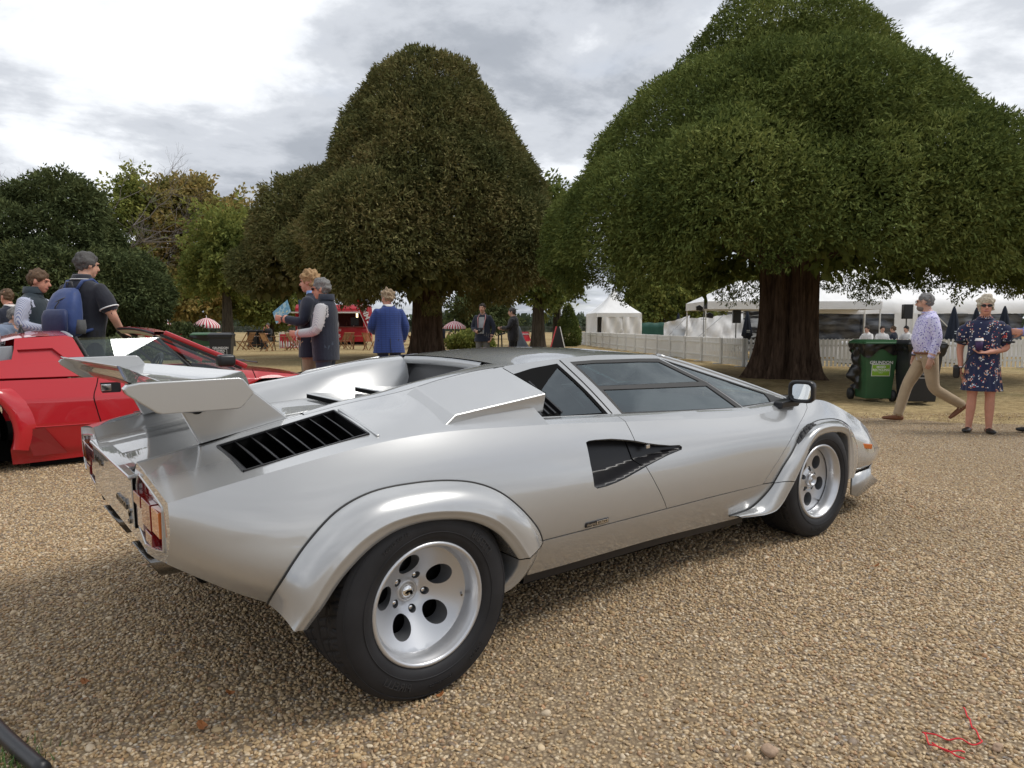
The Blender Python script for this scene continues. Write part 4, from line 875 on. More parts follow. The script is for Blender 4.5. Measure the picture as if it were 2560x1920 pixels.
def bark_mat(name,c0,c1,sc=(9,9,1.2)):
    m=bpy.data.materials.new(name); m.use_nodes=True; nt=m.node_tree; N=nt.nodes.new; L=nt.links.new; b=nt.nodes['Principled BSDF']; b.inputs['Roughness'].default_value=.9; b.inputs['Specular IOR Level'].default_value=.1
    tc=N('ShaderNodeTexCoord'); mp=N('ShaderNodeMapping'); mp.inputs['Scale'].default_value=sc; L(tc.outputs['Object'],mp.inputs[0]); no=N('ShaderNodeTexNoise'); no.inputs['Scale'].default_value=1.6; no.inputs['Detail'].default_value=7; no.inputs['Roughness'].default_value=.65; L(mp.outputs[0],no.inputs['Vector'])
    r=N('ShaderNodeValToRGB'); e=r.color_ramp.elements; e[0].position=.3;e[0].color=(*c0,1);e[1].position=.7;e[1].color=(*c1,1); L(no.outputs[0],r.inputs[0]); L(r.outputs[0],b.inputs['Base Color'])
    bp=N('ShaderNodeBump'); bp.inputs['Strength'].default_value=.9; bp.inputs['Distance'].default_value=.05; L(no.outputs[0],bp.inputs['Height']); L(bp.outputs[0],b.inputs['Normal']); MATS[name]=m; return m
class Waves:
    def __init__(s,seed,scale,n=14):
        r=np.random.default_rng(seed); k=r.normal(size=(n,3)); k/=np.linalg.norm(k,axis=1,keepdims=True); s.k=k*(2*np.pi/scale)*r.uniform(.6,1.6,(n,1)); s.p=r.uniform(0,6.28,n); s.n=n
    def __call__(s,P): return np.sin(P@s.k.T+s.p).sum(1)/math.sqrt(s.n*.5)
def sample_blobs(blobs,n,rng,inner,lump,lump_s,seed,zmin,zw=.3):
    """points spread through the outer shell of a union of ellipsoids (c, r)"""
    big=Waves(seed,lump_s); sm=Waves(seed+1,lump_s*.3); skirt=Waves(seed+2,2.2); C=np.array([b[0] for b in blobs],float); R=np.array([b[1] for b in blobs],float)
    A=np.array([ (r[0]*r[1]*r[2])**(2/3) for r in R]); cnt=(A/A.sum()*n*1.9).astype(int); out=[];nor=[]
    for i,(c,r,k) in enumerate(zip(C,R,cnt)):
        d=rng.normal(size=(k,3)); d/=np.linalg.norm(d,axis=1,keepdims=True); P=c+d*r; N=d/r; N/=np.linalg.norm(N,axis=1,keepdims=True)
        dis=lump*big(P)+lump*.45*sm(P); dep=rng.exponential(inner,k); P=P+N*(dis-dep)[:,None]
        ok=P[:,2]>zmin+zw*skirt(P*np.array((1,1,0)))
        for j in range(len(blobs)):
            if j!=i: ok&=(((P-C[j])/R[j])**2).sum(1)>.80
        out.append(P[ok]);nor.append(N[ok])
    P=np.concatenate(out);N=np.concatenate(nor); idx=rng.permutation(len(P))[:n]; return P[idx],N[idx]
def sprays(P,N,rng,length,width,k=3,droop=.35,up=.0,spread=.7):
    """every point carries k pointed leaves fanned round the outward direction"""
    n=len(P); Ls=[];
    V=np.zeros((n,k,4,3))
    for j in range(k):
        d=N+rng.normal(size=(n,3))*spread; d[:,2]+=up-droop*rng.uniform(.2,1.4,n); d/=np.linalg.norm(d,axis=1,keepdims=True)
        s=np.cross(d,rng.normal(size=(n,3))); s/=np.linalg.norm(s,axis=1,keepdims=True); l=length*rng.uniform(.6,1.35,(n,1)); w=width*rng.uniform(.7,1.3,(n,1)); o=P+rng.normal(size=(n,3))*length*.25
        V[:,j,0]=o; V[:,j,1]=o+d*l*.45+s*w*.5; V[:,j,2]=o+d*l; V[:,j,3]=o+d*l*.45-s*w*.5
    V=V.reshape(-1,3); F=np.arange(len(V)).reshape(-1,4); return V,F
def trunk_mesh(mb,base,h,r0,r1,flare,seed,ridges=9,n=48,m_=26,lean=(0,0),ridge_amp=.10):
    rng=np.random.default_rng(seed); ph=rng.uniform(0,6.28,6); V=[]
    for i in range(m_):
        t=i/(m_-1); z=h*t; r=r0+(r1-r0)*t+flare*math.exp(-z/ (.18*h+.05))
        for j in range(n):
            a=2*math.pi*j/n; rg=1+ridge_amp*math.sin(ridges*a+ph[0]+1.2*math.sin(t*3+ph[1]))+ridge_amp*.6*math.sin((ridges*2+1)*a+ph[2]+t*2)+ridge_amp*.8*math.sin(3*a+ph[3])*(1+1.5*math.exp(-z/.4))
            V.append((base[0]+lean[0]*t+r*rg*math.cos(a),base[1]+lean[1]*t+r*rg*math.sin(a),base[2]+z))
    F=[(i*n+j,i*n+(j+1)%n,(i+1)*n+(j+1)%n,(i+1)*n+j) for i in range(m_-1) for j in range(n)]; mb.add(V,F)
def limb(mb,a,b,r0,r1,rng,wob=.12,k=9,n=8):
    a=np.array(a,float);b=np.array(b,float);t=np.linspace(0,1,k)[:,None]; P=a+(b-a)*t; L_=np.linalg.norm(b-a); off=np.cumsum(rng.normal(size=(k,3))*wob*L_/k,0); off-=off[:1]; P=P+off*(t); mb.tube(P,np.linspace(r0,r1,k),n); return P
def tree(name,loc,blobs,n,leaf,mleaf,mbark,trunk,label,cat='tree',group=None,seed=1,inner=.35,lump=.22,lump_s=2.4,zmin=1.9,k=3,droop=.35,up=0,spread=.7,limbs=10,extra=None,zw=.3,branch_r=.09,core=None):
    rng=np.random.default_rng(seed); t=empty(name,loc,label=label,cat=cat,group=group)
    mb=MB(); h,r0,r1,fl=trunk[:4]; trunk_mesh(mb,(0,0,-.05),h,r0,r1,fl,seed,*(trunk[4:] if len(trunk)>4 else ()))
    tr=mb.build('trunk',mbark,t,smooth=True,fix=False)
    mb=MB()
    for i in range(limbs):
        c,r=blobs[i%len(blobs)]; d=rng.normal(size=3); d[2]=abs(d[2])*.6; d/=np.linalg.norm(d); e=np.array(c)+d*np.array(r)*.82
        z0=h*rng.uniform(.72,1.0); limb(mb,(rng.normal()*r1*.3,rng.normal()*r1*.3,z0),e,branch_r*rng.uniform(.7,1.3)*(1 if r1>.2 else r1/.2),.015,rng)
    if limbs: mb.build('branch',mbark,tr,smooth=True,fix=False)
    P,N=sample_blobs(blobs,n,rng,inner,lump,lump_s,seed,zmin,zw)
    if extra is not None:
        P2,N2=extra(rng); P=np.concatenate([P,P2]);N=np.concatenate([N,N2])
    V,F=sprays(P,N,rng,leaf[0],leaf[1],k,droop,up,spread)
    if core:  # larger inner leaves added to block light coming through the crown
        Pc,Nc=sample_blobs([(c,tuple(x*core[0] for x in r)) for c,r in blobs],core[1],rng,.3,.1,2.0,seed+5,zmin+.4,.3); V2,F2=sprays(Pc,Nc,rng,core[2],core[3],2,.3,0,1.0); F=np.concatenate([F,F2+len(V)]); V=np.concatenate([V,V2])
    obj_from('crown',fast_mesh('crown',V,F),mleaf,t)
    return t
YEW=leaf_mat('yew_needles',(.060,.085,.026),(.130,.165,.045),(.235,.26,.080)); YEWB=leaf_mat('yew_needles_bronzed',(.070,.082,.032),(.150,.152,.058),(.26,.215,.095))
CEDAR=leaf_mat('dark_conifer_needles',(.045,.062,.028),(.095,.12,.050),(.16,.18,.072)); OAKL=leaf_mat('autumn_leaves',(.13,.14,.045),(.28,.24,.085),(.46,.32,.12),.35); LIME=leaf_mat('lime_leaves',(.10,.135,.04),(.21,.24,.066),(.34,.33,.095),.35)
BARK=bark_mat('yew_bark',(.030,.019,.013),(.15,.10,.07)); BARK2=bark_mat('grey_bark',(.03,.026,.02),(.12,.10,.075))
def at(px,py_or_f,f=None):
    """place by the foot pixel seen in the photograph's frame at ground range f"""
    r=(px-1280)/1775*f; x,y=cw(r,f); return (x,y,float(ground_z(x,y)))
def local_blobs(bl): # (right, away, up) -> world-aligned offsets
    out=[]
    for c,r in bl:
        xy=RH*c[0]+FH*c[1]; out.append(((float(xy[0]),float(xy[1]),c[2]),r))
    return out
def sparse_right(rng):
    P=[];N=[]
    for i in range(60):
        a=rng.uniform(0,1); s=np.array((rng.uniform(1.4,6.0),rng.uniform(-4.9,-1.1),rng.uniform(2.5,3.1))); d=np.array((rng.normal()*.7,rng.normal()*.7,-.55)); d/=np.linalg.norm(d)
        k=rng.integers(40,90); t=rng.uniform(0,1,k)[:,None]; q=s+d*t*rng.uniform(.5,1.15)+rng.normal(size=(k,3))*.09; w=np.concatenate([q[:,:1]*RH[None]+q[:,1:2]*FH[None],q[:,2:]],1); P.append(w); N.append(np.tile((0,0,-.3),(k,1)))
    return np.concatenate(P),np.concatenate(N)
K=1.125
tree('yew_tree',at(1965,None,18.1),local_blobs([(tuple(K*v for v in c),tuple(K*v-.22 for v in r)) for c,r in [((-.1,0,2.9),(5.8,5.2,3.0)),((-.3,0,4.25),(4.55,4.3,3.0)),((-.15,0,5.85),(2.75,2.6,2.7)),((4.9,-.2,3.3),(2.7,2.6,1.85)),((-1.8,-3.0,3.2),(2.8,2.0,2.0)),((2.0,-3.2,3.2),(2.7,1.8,1.9)),((.1,-2.6,4.7),(2.5,1.7,1.8))]]),150000,(.105,.034),YEW,BARK,(3.5,.52,.60,.30,8,96,40,(0,0),.15),'huge green domed yew with thick fluted trunk beside the waste bins',group='clipped yew trees on the lawn',seed=11,inner=.20,lump=.075,lump_s=1.5,zmin=2.5,extra=sparse_right,zw=.25,limbs=16,branch_r=.15,core=(.70,16000,.30,.16))
tree('yew_tree',at(1070,None,28.0),local_blobs([((.2,0,5.3),(4.65,4.5,3.9)),((.1,0,8.0),(3.05,2.9,3.6)),((.15,0,6.9),(3.9,3.7,3.6)),((-4.2,0,4.3),(2.7,2.8,3.0)),((-5.6,-.5,3.3),(1.8,1.9,1.4)),((-.6,-3.2,4.1),(3.4,2.0,2.5)),((3.0,-1.6,4.2),(2.0,2.4,2.2)),((-2.4,-2.4,3.6),(2.5,2.0,1.8))]),98000,(.165,.054),YEWB,BARK,(3.6,.50,.50,.22,8,72,34,(0,0),.14),'bronze-green domed yew behind the man in the blue blazer',group='clipped yew trees on the lawn',seed=23,inner=.26,lump=.09,lump_s=1.7,zmin=2.5,zw=.45,limbs=16,branch_r=.13,core=(.68,11000,.40,.22))
tree('conifer_tree',at(150,None,30.0),local_blobs([((-.4,0,2.9),(4.6,4.2,2.2)),((-.8,0,4.4),(3.2,3.0,2.1)),((.5,0,5.9),(1.7,1.7,1.6)),((3.0,-1.0,2.4),(2.2,2.2,1.5)),((-4.0,-1,3.0),(2.6,2.4,1.9)),((-1.6,0,5.7),(1.4,1.4,1.2))]),58000,(.19,.066),CEDAR,BARK,(4.5,.4,.3,.25,7,32,20,(0,0),.08),'dark spreading conifer behind the man with the blue backpack',seed=31,inner=.32,lump=.20,lump_s=1.6,zmin=.9,zw=.4,limbs=20,branch_r=.11)
tree('broadleaf_tree',at(350,None,58.0),local_blobs([((0,0,10.2),(2.1,2.0,3.4)),((-.4,0,6.6),(2.7,2.4,2.8))]),5200,(.34,.20),LIME,BARK2,(6.5,.22,.14,.1),'slim leafy tree between dark conifer and golden tree',seed=41,inner=.8,lump=.6,lump_s=1.6,zmin=1.5,k=3,spread=1.0,limbs=24,branch_r=.08)
tree('broadleaf_tree',at(478,None,60.0),local_blobs([((0,0,9.6),(3.4,3.2,3.8)),((2.4,.5,7.0),(3.3,3.0,3.5)),((-1.8,-.4,6.2),(2.8,2.6,3.2)),((3.4,0,9.6),(2.0,2,2.6)),((.6,-1.5,4.0),(3.6,2.4,2.0))]),19500,(.34,.20),OAKL,BARK2,(6,.34,.2,.12),'tall golden-brown autumn tree left of the bronze-green yew',seed=43,inner=.8,lump=.5,lump_s=1.8,zmin=1.9,k=3,spread=1.0,limbs=26,branch_r=.10)
tree('broadleaf_tree',at(572,None,46.0),local_blobs([((.4,0,6.2),(2.4,2.4,2.4)),((-.9,0,4.8),(1.9,1.8,1.5))]),7000,(.26,.15),LIME,BARK2,(5.5,.32,.2,.1),'dark-trunked tree behind the black bin beside red car',seed=47,inner=.7,lump=.5,lump_s=1.5,zmin=2.6,k=3,spread=1.0,limbs=14)
tree('broadleaf_tree',at(680,None,62.0),local_blobs([((0,0,3.6),(3.4,2.6,2.2)),((1.6,0,4.6),(2.4,2.2,1.8))]),8500,(.30,.17),LIME,BARK2,(3,.22,.15,.1),'low leafy tree behind the seated man at the teak table',seed=49,inner=.6,lump=.4,lump_s=1.6,zmin=1.0,k=3,spread=1.0,limbs=8)
tree('conifer_tree',at(1205,None,75.0),local_blobs([((0,0,2.6),(3.6,2.5,2.2)),((-.2,0,4.2),(2.0,1.8,1.5))]),5200,(.36,.16),CEDAR,BARK,(3,.22,.15,.1),'low dark conifer beyond the striped umbrella right of the yew trunk',seed=53,inner=.5,lump=.5,lump_s=1.4,zmin=.6,limbs=4)
tree('broadleaf_tree',at(1345,None,42.0),local_blobs([((.0,0,6.5),(2.2,2.2,3.2)),((.5,0,4.0),(1.8,1.8,1.6))]),5200,(.28,.15),YEW,BARK2,(4.5,.34,.26,.12),'plain-trunked tree standing left of the black signboard',seed=57,inner=.7,lump=.4,lump_s=1.5,zmin=2.6,limbs=10)
tree('broadleaf_tree',at(1392,None,48.0),local_blobs([((0,0,5.5),(1.6,1.8,2.6)),((-.5,0,3.3),(1.2,1.2,1.0))]),4200,(.24,.14),LIME,BARK2,(4.2,.26,.2,.1),'pale-leaved tree right behind the black signboard',seed=59,inner=.6,lump=.3,lump_s=1.5,zmin=1.7,limbs=8)
for i,(px,f,w,h,lab) in enumerate([(1690,62,5.0,5.6,'yellow-green tree behind the white pavilion'),(1830,64,5.2,5.8,'yellow-green tree behind the grey cabin'),(1960,66,5.0,5.6,'yellow-green tree behind the marquee roof')]):
    tree('broadleaf_tree',at(px,None,f),local_blobs([((0,0,h*.62),(w,w*.7,h*.5)),((w*.4,0,h*.5),(w*.6,w*.5,h*.36))]),7000,(.36,.2),LIME,BARK2,(3,.28,.2,.1),lab,seed=61+i,inner=.7,lump=.4,lump_s=2.0,zmin=1.6,spread=1.0,limbs=6)
# clipped cone beside the pavilion
tree('topiary_cone',at(1420,None,47.0),local_blobs([((0,0,.7),(.85,.85,.9)),((0,0,1.4),(.62,.62,.8)),((0,0,2.0),(.40,.40,.7))]),5200,(.11,.05),YEW,BARK,(.5,.06,.05,.02),'small clipped conical evergreen left of the white pavilion',cat='shrub',seed=71,inner=.10,lump=.03,lump_s=.8,zmin=.02,zw=.02,limbs=0)
# leafless trees against the sky
def bare_tree(loc,h,seed,label,spread=.55):
    rng=np.random.default_rng(seed); t=empty('bare_tree',loc,label=label,cat='tree'); mb=MB(); tw=MB()
    def grow(p,d,l,r,dep,tgt):
        q=p+d*l; (mb if dep<3 else tw).tube([p,(p+q)/2+rng.normal(size=3)*l*.05,q],[r,r*.85,r*.7],6 if dep<3 else 4,caps=False)
        if dep>=7: return
        for k in range(rng.integers(2,4)):
            e=d+rng.normal(size=3)*spread; e[2]+=.18; e/=np.linalg.norm(e); grow(q,e,l*rng.uniform(.62,.86),r*.62,dep+1,tgt)
    grow(np.zeros(3),np.array((0,0,1.)),h*.30,h*.012,0,h); mb.build('trunk',BARK2,t,fix=False); tw.build('twigs',mat('pale_twigs',(.16,.14,.13),rough=.9),t,fix=False,kind='stuff')
bare_tree(at(8,None,48.0),11.2,5,'bare twiggy tree at the left edge above the dark conifer')
bare_tree(at(252,None,46.0),10.8,9,'bare twiggy tree rising behind the dark conifer')
# far wood along the horizon
def far_wood():
    rng=np.random.default_rng(77); P=[];N=[]
    for i in range(150):
        a=math.radians(rng.uniform(-50,50)); d=rng.uniform(190,330); h=rng.uniform(2.2,5.0)*d/230; c=np.array((d*math.tan(a)*.9,d,h*.45)); k=90
        u=rng.normal(size=(k,3)); u/=np.linalg.norm(u,axis=1,keepdims=True); q=c+u*np.array((h*1.5,h,h*.6)); w=np.concatenate([CAM_POS[:2]+q[:,:1]*RH+q[:,1:2]*FH,q[:,2:]],1); P.append(w);N.append(u)
    P=np.concatenate(P);N=np.concatenate(N); V,F=sprays(P,N,rng,2.2,1.5,2,.1,0,1.0)
    obj_from('distant_wood',fast_mesh('distant_wood',V,F),leaf_mat('far_foliage',(.035,.05,.035),(.06,.08,.05),(.09,.105,.06)),label='far band of green trees along the horizon',cat='wood',kind='stuff')
far_wood()
def shrubs(spec):
    for px,f,w,h,lab,sd,ml in spec:
        rng=np.random.default_rng(sd); loc=at(px,None,f); t=empty('shrub',loc,label=lab,cat='shrub',group='low shrubs among the tables')
        P,N=sample_blobs(local_blobs([((0,0,h*.45),(w,w*.7,h*.5)),((w*.5,0,h*.35),(w*.6,w*.5,h*.4))]),int(2600*w*h)+700,rng,.15,.10,.8,sd,.02,.02); V,F=sprays(P,N,rng,.14*f/30,.08*f/30,3,.1,.2,.9); obj_from('foliage',fast_mesh('foliage',V,F),ml,t)
        mb=MB()
        for k in range(6): limb(mb,(rng.normal()*.1,rng.normal()*.1,0),(rng.normal()*w*.6,rng.normal()*w*.4,h*.7),.02,.006,rng,k=4,n=5)
        mb.build('stems',BARK2,t,fix=False)
shrubs([(300,30,2.4,1.5,'dense green shrub behind the left striped umbrella',81,CEDAR),(440,33,1.8,1.3,'green shrub behind the green bin',82,CEDAR),(1175,38,1.2,.95,'leafy flowering shrub beside the umbrella right of the yew',83,LIME),(365,27,1.5,1.0,'low green shrub behind the red deckchairs',84,CEDAR)])
# ================================================================ things on the lawn
def yawf(r,f):   # rotation so that local -Y faces the camera for something at (r,f)
    return math.atan2(-(RH*r+FH*f)[0],(RH*r+FH*f)[1])
VIEWROT=-YAW     # local +Y = away from the camera, local +X = right
WHITE=mat('white_painted_wood',(.74,.74,.72),rough=.55,var=.06,vscale=6); PVC=mat('white_tent_canvas',(.80,.80,.80),rough=.55,var=.05,vscale=1.5,bump=.5,bscale=2.2,bdist=.05)
# ---- picket fence
def picket_panel_parts(t,L_,n,h=.92):
    global _pk
    for k in range(n):
        x=(k+.5)/n*L_
        mb=None
        if _pk is None:
            mb=MB(); mb.prism([(-.037,.03),(.037,.03),(.037,h-.03),(.0,h),(-.037,h-.03)],'y',-.009,.009); o=mb.build('picket',WHITE,t); _pk=o.data
        else: o=bpy.data.objects.new('picket',_pk); link(o,t)
        o.location=(x,0,0)
    for z in (.24,.70):
        mb=MB(); mb.box((L_/2,.018,z),(L_-.02,.022,.06)); mb.build('rail',WHITE,t)
    for x in (.03,L_-.03):
        mb=MB(); mb.box((x,.04,h*.5),(.05,.05,h*.98)); mb.build('post',WHITE,t)
        mb=MB(); mb.bar((x,-.32,.015),(x,.30,.015),.05,.03); mb.bar((x,-.30,.02),(x,-.02,.22),.03,.02); mb.build('foot',WHITE,t)
_pk=None
def fence_run(a,b,npan,npk,lab,grp):
    a=np.array(a);b=np.array(b)
    for i in range(npan):
        p=a+(b-a)*i/npan; q=a+(b-a)*(i+1)/npan; P=np.array(cw(*p));Q=np.array(cw(*q)); L_=np.linalg.norm(Q-P); ang=math.atan2(Q[1]-P[1],Q[0]-P[0])
        t=empty('picket_fence',(P[0],P[1],float(ground_z(*P))),ang,label=lab,cat='fence',group=grp); picket_panel_parts(t,L_*.985,npk)
fence_run((7.5,22.9),(5.0,52.0),15,14,'white picket fence panel in the long run towards the pavilion','picket fence running away to the pavilion')
fence_run((7.5,22.9),(16.2,22.4),5,13,'white picket fence panel in the row behind yew trunk and bins','picket fence row behind the bins')
# ---- pavilion tent
def pavilion():
    f=52.0; r=(1532-1280)/1775*f; x,y=cw(r,f); t=empty('pavilion_tent',(x,y,float(ground_z(x,y))),VIEWROT+.12,label='small white pavilion tent with pointed roof behind picket fence',cat='tent')
    s=1.62; he=1.95; hv=2.25; pk=4.35; n=20; mb=MB(); V=[]
    for i in range(n+1):
        u=i/n; k=(1-u)**1.0; rad=s*((1-u)**1.9*.92+.08*(1-u)); z=hv+(pk-hv)*u
        m_=6
        ring=[]
        for sd in range(4):
            c=[(-1,-1),(1,-1),(1,1),(-1,1)]; a=np.array(c[sd],float);b=np.array(c[(sd+1)%4],float)
            for j in range(m_): ring.append(((a+(b-a)*j/m_)*rad))
        V+=[(p[0],p[1],z) for p in ring]
    k=24; F=[(i*k+j,i*k+(j+1)%k,(i+1)*k+(j+1)%k,(i+1)*k+j) for i in range(n) for j in range(k)]; mb.add(V,F); mb.build('roof',PVC,t,smooth=True,fix=False)
    mb=MB()
    for a,b in (((-s,-s),(s,-s)),((s,-s),(s,s)),((s,s),(-s,s)),((-s,s),(-s,-s))): mb.bar((*a,2.12),(*b,2.12),.02,.28)
    mb.build('valance',PVC,t)
    def wall(name,a,b,wav,z1=1.98,z0=.02):
        a=np.array(a,float);b=np.array(b,float); nr=np.array((-(b-a)[1],(b-a)[0])); nr/=np.linalg.norm(nr); P=[]
        for i in range(25):
            u=i/24; row=[]
            for j in range(9):
                v=j/8; p=a+(b-a)*u+nr*wav*(math.sin(u*9+v*4)+.6*math.sin(u*17-v*7)); row.append((p[0],p[1],z0+(z1-z0)*v))
            P.append(row)
        V,F=grid_mesh(np.array(P)); mesh_obj(name,V,F,PVC,t,smooth=True)
    wall('side_wall',(-s,-s),(-s,s),.02); wall('side_wall',(s,-s),(s,s),.02); wall('front_curtain',(-s*.78,-s),(s*.15,-s+.03),.05); wall('front_curtain',(s*.15,-s-.02),(s,-s),.05); wall('back_wall',(-s,s),(s,s),.02)
    for cx,cy in ((-s,-s),(s,-s),(s,s),(-s,s)):
        mb=MB(); mb.tube([(cx,cy,0),(cx,cy,2.2)],.035,8); mb.build('pole',WHITE,t)
pavilion()
# ---- grey cabin with green hoarding
def cabin():
    f=60.0; r0=(1585-1280)/1775*f; x,y=cw(r0,f); t=empty('site_cabin',(x,y,float(ground_z(x,y))),VIEWROT-.02,label='grey portable cabin with white window behind the pavilion',cat='cabin'); G=mat('grey_cladding',(.17,.175,.185),rough=.7)
    mb=MB(); mb.box((5,1.5,1.3),(10,3,2.5)); w=mb.build('wall',G,t)
    for k in range(14):
        mb=MB(); mb.box((5,-.012,.15+k*.17),(9.98,.02,.150)); mb.build('cladding_board',G,t,bevel=.004)
    mb=MB(); mb.box((5,1.5,2.60),(10.2,3.2,.10)); mb.build('roof_edge',WHITE,t)
    wx=(1628-1585)/1775*f; wn=bpy.data.objects.new('window',None); link(wn,t)
    mb=MB(); mb.box((wx,-.03,1.85),(.62,.03,.60)); mb.build('pane',mat('dark_window',(.01,.01,.012),rough=.1),wn)
    mb=MB()
    for dx in (-.33,0,.33): mb.box((wx+dx,-.05,1.85),(.06,.04,.66))
    for dz in (-.32,.32): mb.box((wx,-.05,1.85+dz),(.70,.04,.05))
    mb.build('frame',WHITE,wn)
    mb=MB(); mb.box((wx+.85,-.03,1.95),(.75,.02,.14)); mb.build('sign_plate',WHITE,t)
    f=54.0; r=(1634-1280)/1775*f; x,y=cw(r,f); h=tag(MB().build('x',G),None); bpy.data.objects.remove(h)
    P=[]; 
    for i in range(31):
        u=i/30; P.append([((u-.5)*2.75,.02*math.sin(u*22),.02+1.62*v-.05*v*math.sin(u*9)**2) for v in np.linspace(0,1,5)])
    V,F=grid_mesh(np.array(P)); o=mesh_obj('green_hoarding',V,F,mat('green_tarpaulin',(.014,.075,.055),rough=.5),smooth=True,label='dark green tarpaulin screen between pavilion and slumped white tent',cat='screen'); sd=o.modifiers.new('s','SOLIDIFY'); sd.thickness=.02
    o.location=(x,y,float(ground_z(x,y))); o.rotation_euler=(0,0,VIEWROT)
cabin()
# ---- slumped white side panels
def slumped():
    f=38.0; r=(1770-1280)/1775*f; x,y=cw(r,f); t=empty('slumped_tent',(x,y,float(ground_z(x,y))),VIEWROT,label='slumped white tent panels with clear windows behind picket fence',cat='tent'); CL=mat('clear_plastic_film',(.45,.47,.49),rough=.2,spec=.6); ST=mat('galvanised_tube',(.5,.5,.5),rough=.35,metal=.8)
    rng=np.random.default_rng(3)
    def sheet(name,c4,m,amp,sd):
        A,B,C_,D=[np.array(p,float) for p in c4]; w=Waves(sd,.9); P=[]
        for i in range(22):
            u=i/21; row=[]
            for j in range(14):
                v=j/13; p=(A*(1-u)+B*u)*(1-v)+(D*(1-u)+C_*u)*v; p=p+np.array((0,1,.3))*amp*w((p*np.array((1.6,1,1)))[None])[0]; row.append(p)
            P.append(row)
        V,F=grid_mesh(np.array(P)); mesh_obj(name,V,F,m,t,smooth=True)
    sheet('canvas_panel',((-1.55,0,0),(1.9,-.1,0),(2.0,.5,2.0),(-.9,.5,1.75)),PVC,.06,1); sheet('canvas_panel',((-2.3,.5,.3),(-1.1,.5,.3),(-.8,.8,1.9),(-2.2,.8,1.55)),PVC,.06,2); sheet('window_film',((-2.0,.2,.05),(-1.25,.1,.05),(-1.1,.4,1.15),(-1.8,.4,1.2)),CL,.03,4)
    for a,b in (((-1.4,-.12,.05),(.9,.3,1.95)),((.9,-.1,1.9),(2.0,.4,2.0)),((-2.25,.4,.6),(-1.0,.5,1.9)),((-.5,-.15,.1),(-.2,-.1,1.0))):
        mb=MB(); mb.tube([a,b],.022,8); mb.build('frame_tube',ST,t)
    # striped clear side by the yew trunk
    sheet('striped_film',((1.75,-.4,0),(4.6,-.4,0),(4.6,-.2,2.2),(1.75,-.2,2.2)),stripe_mat(),.05,7)
def stripe_mat():
    m=bpy.data.materials.new('creased_clear_film'); m.use_nodes=True; nt=m.node_tree; N=nt.nodes.new; L=nt.links.new; b=nt.nodes['Principled BSDF']; b.inputs['Roughness'].default_value=.25
    tc=N('ShaderNodeTexCoord'); mp=N('ShaderNodeMapping'); mp.inputs['Rotation'].default_value=(0,math.radians(28),0); mp.inputs['Scale'].default_value=(.8,1,4.5); L(tc.outputs['Object'],mp.inputs[0]); n=N('ShaderNodeTexNoise'); n.inputs['Scale'].default_value=1.6; n.inputs['Detail'].default_value=3; L(mp.outputs[0],n.inputs['Vector']); r=N('ShaderNodeValToRGB'); e=r.color_ramp.elements; e[0].position=.44; e[0].color=(.02,.021,.024,1); e[1].position=.56; e[1].color=(.42,.44,.46,1); L(n.outputs[0],r.inputs[0]); L(r.outputs[0],b.inputs['Base Color']); return m
slumped()
# ---- long white marquee behind the bins
def marquee():
    f=31.0; t=empty('marquee',(*cw((2020-1280)/1775*f,f),float(ground_z(*cw(14,f)))),VIEWROT,label='long white marquee with dark clear windows behind the bins',cat='tent'); DKW=dark_film()
    P=[]
    for i in range(41):
        u=i/40*14; row=[(u,0,1.62+.25),(u,0,2.3),(u,.6,2.75),(u,3.5,4.2)]; P.append([(a+.0,b+.03*math.sin(u*3+b),c+.02*math.sin(u*2.3)) for a,b,c in row])
    V,F=grid_mesh(np.array(P)); mesh_obj('roof',V,F,PVC,t,smooth=True)
    for k,(x0,x1) in enumerate(((-.2,3.75),(4.7,9.3),(9.6,14))):
        P=[]; w=Waves(30+k,1.1)
        for i in range(31):
            x=x0+(x1-x0)*i/30; P.append([(x,.04+.03*w(np.array([[x,z*2,0]]))[0],z) for z in np.linspace(.75,1.88,9)])
        V,F=grid_mesh(np.array(P)); mesh_obj('window_film',V,F,DKW,t,smooth=True)
    mb=MB(); mb.box((7,.06,.38),(14.4,.02,.76)); mb.build('lower_wall',PVC,t); mb=MB(); mb.box((4.2,.0,1.3),(1.0,.04,1.2)); mb.build('door_flap',PVC,t)
    for x in (2.35,4.45,9.4): 
        mb=MB(); mb.tube([(x,-.1,0),(x,-.1,2.3)],.04,8); mb.build('pole',WHITE,t)
    mb=MB(); mb.bar((5.2,-.2,2.0),(6.6,-.35,.55),.06,.03); mb.build('brace',WHITE,t)
def dark_film():
    m=bpy.data.materials.new('dark_window_film'); m.use_nodes=True; nt=m.node_tree; N=nt.nodes.new; L=nt.links.new; b=nt.nodes['Principled BSDF']; b.inputs['Roughness'].default_value=.22
    tc=N('ShaderNodeTexCoord'); mp=N('ShaderNodeMapping'); mp.inputs['Rotation'].default_value=(0,math.radians(12),0); mp.inputs['Scale'].default_value=(.7,1,3.2); L(tc.outputs['Object'],mp.inputs[0]); n=N('ShaderNodeTexNoise'); n.inputs['Scale'].default_value=1.4; n.inputs['Detail'].default_value=5; L(mp.outputs[0],n.inputs['Vector']); r=N('ShaderNodeValToRGB'); e=r.color_ramp.elements; e[0].position=.4; e[0].color=(.02,.022,.028,1); e[1].position=.68; e[1].color=(.16,.17,.19,1); L(n.outputs[0],r.inputs[0]); L(r.outputs[0],b.inputs['Base Color']); return m
marquee()
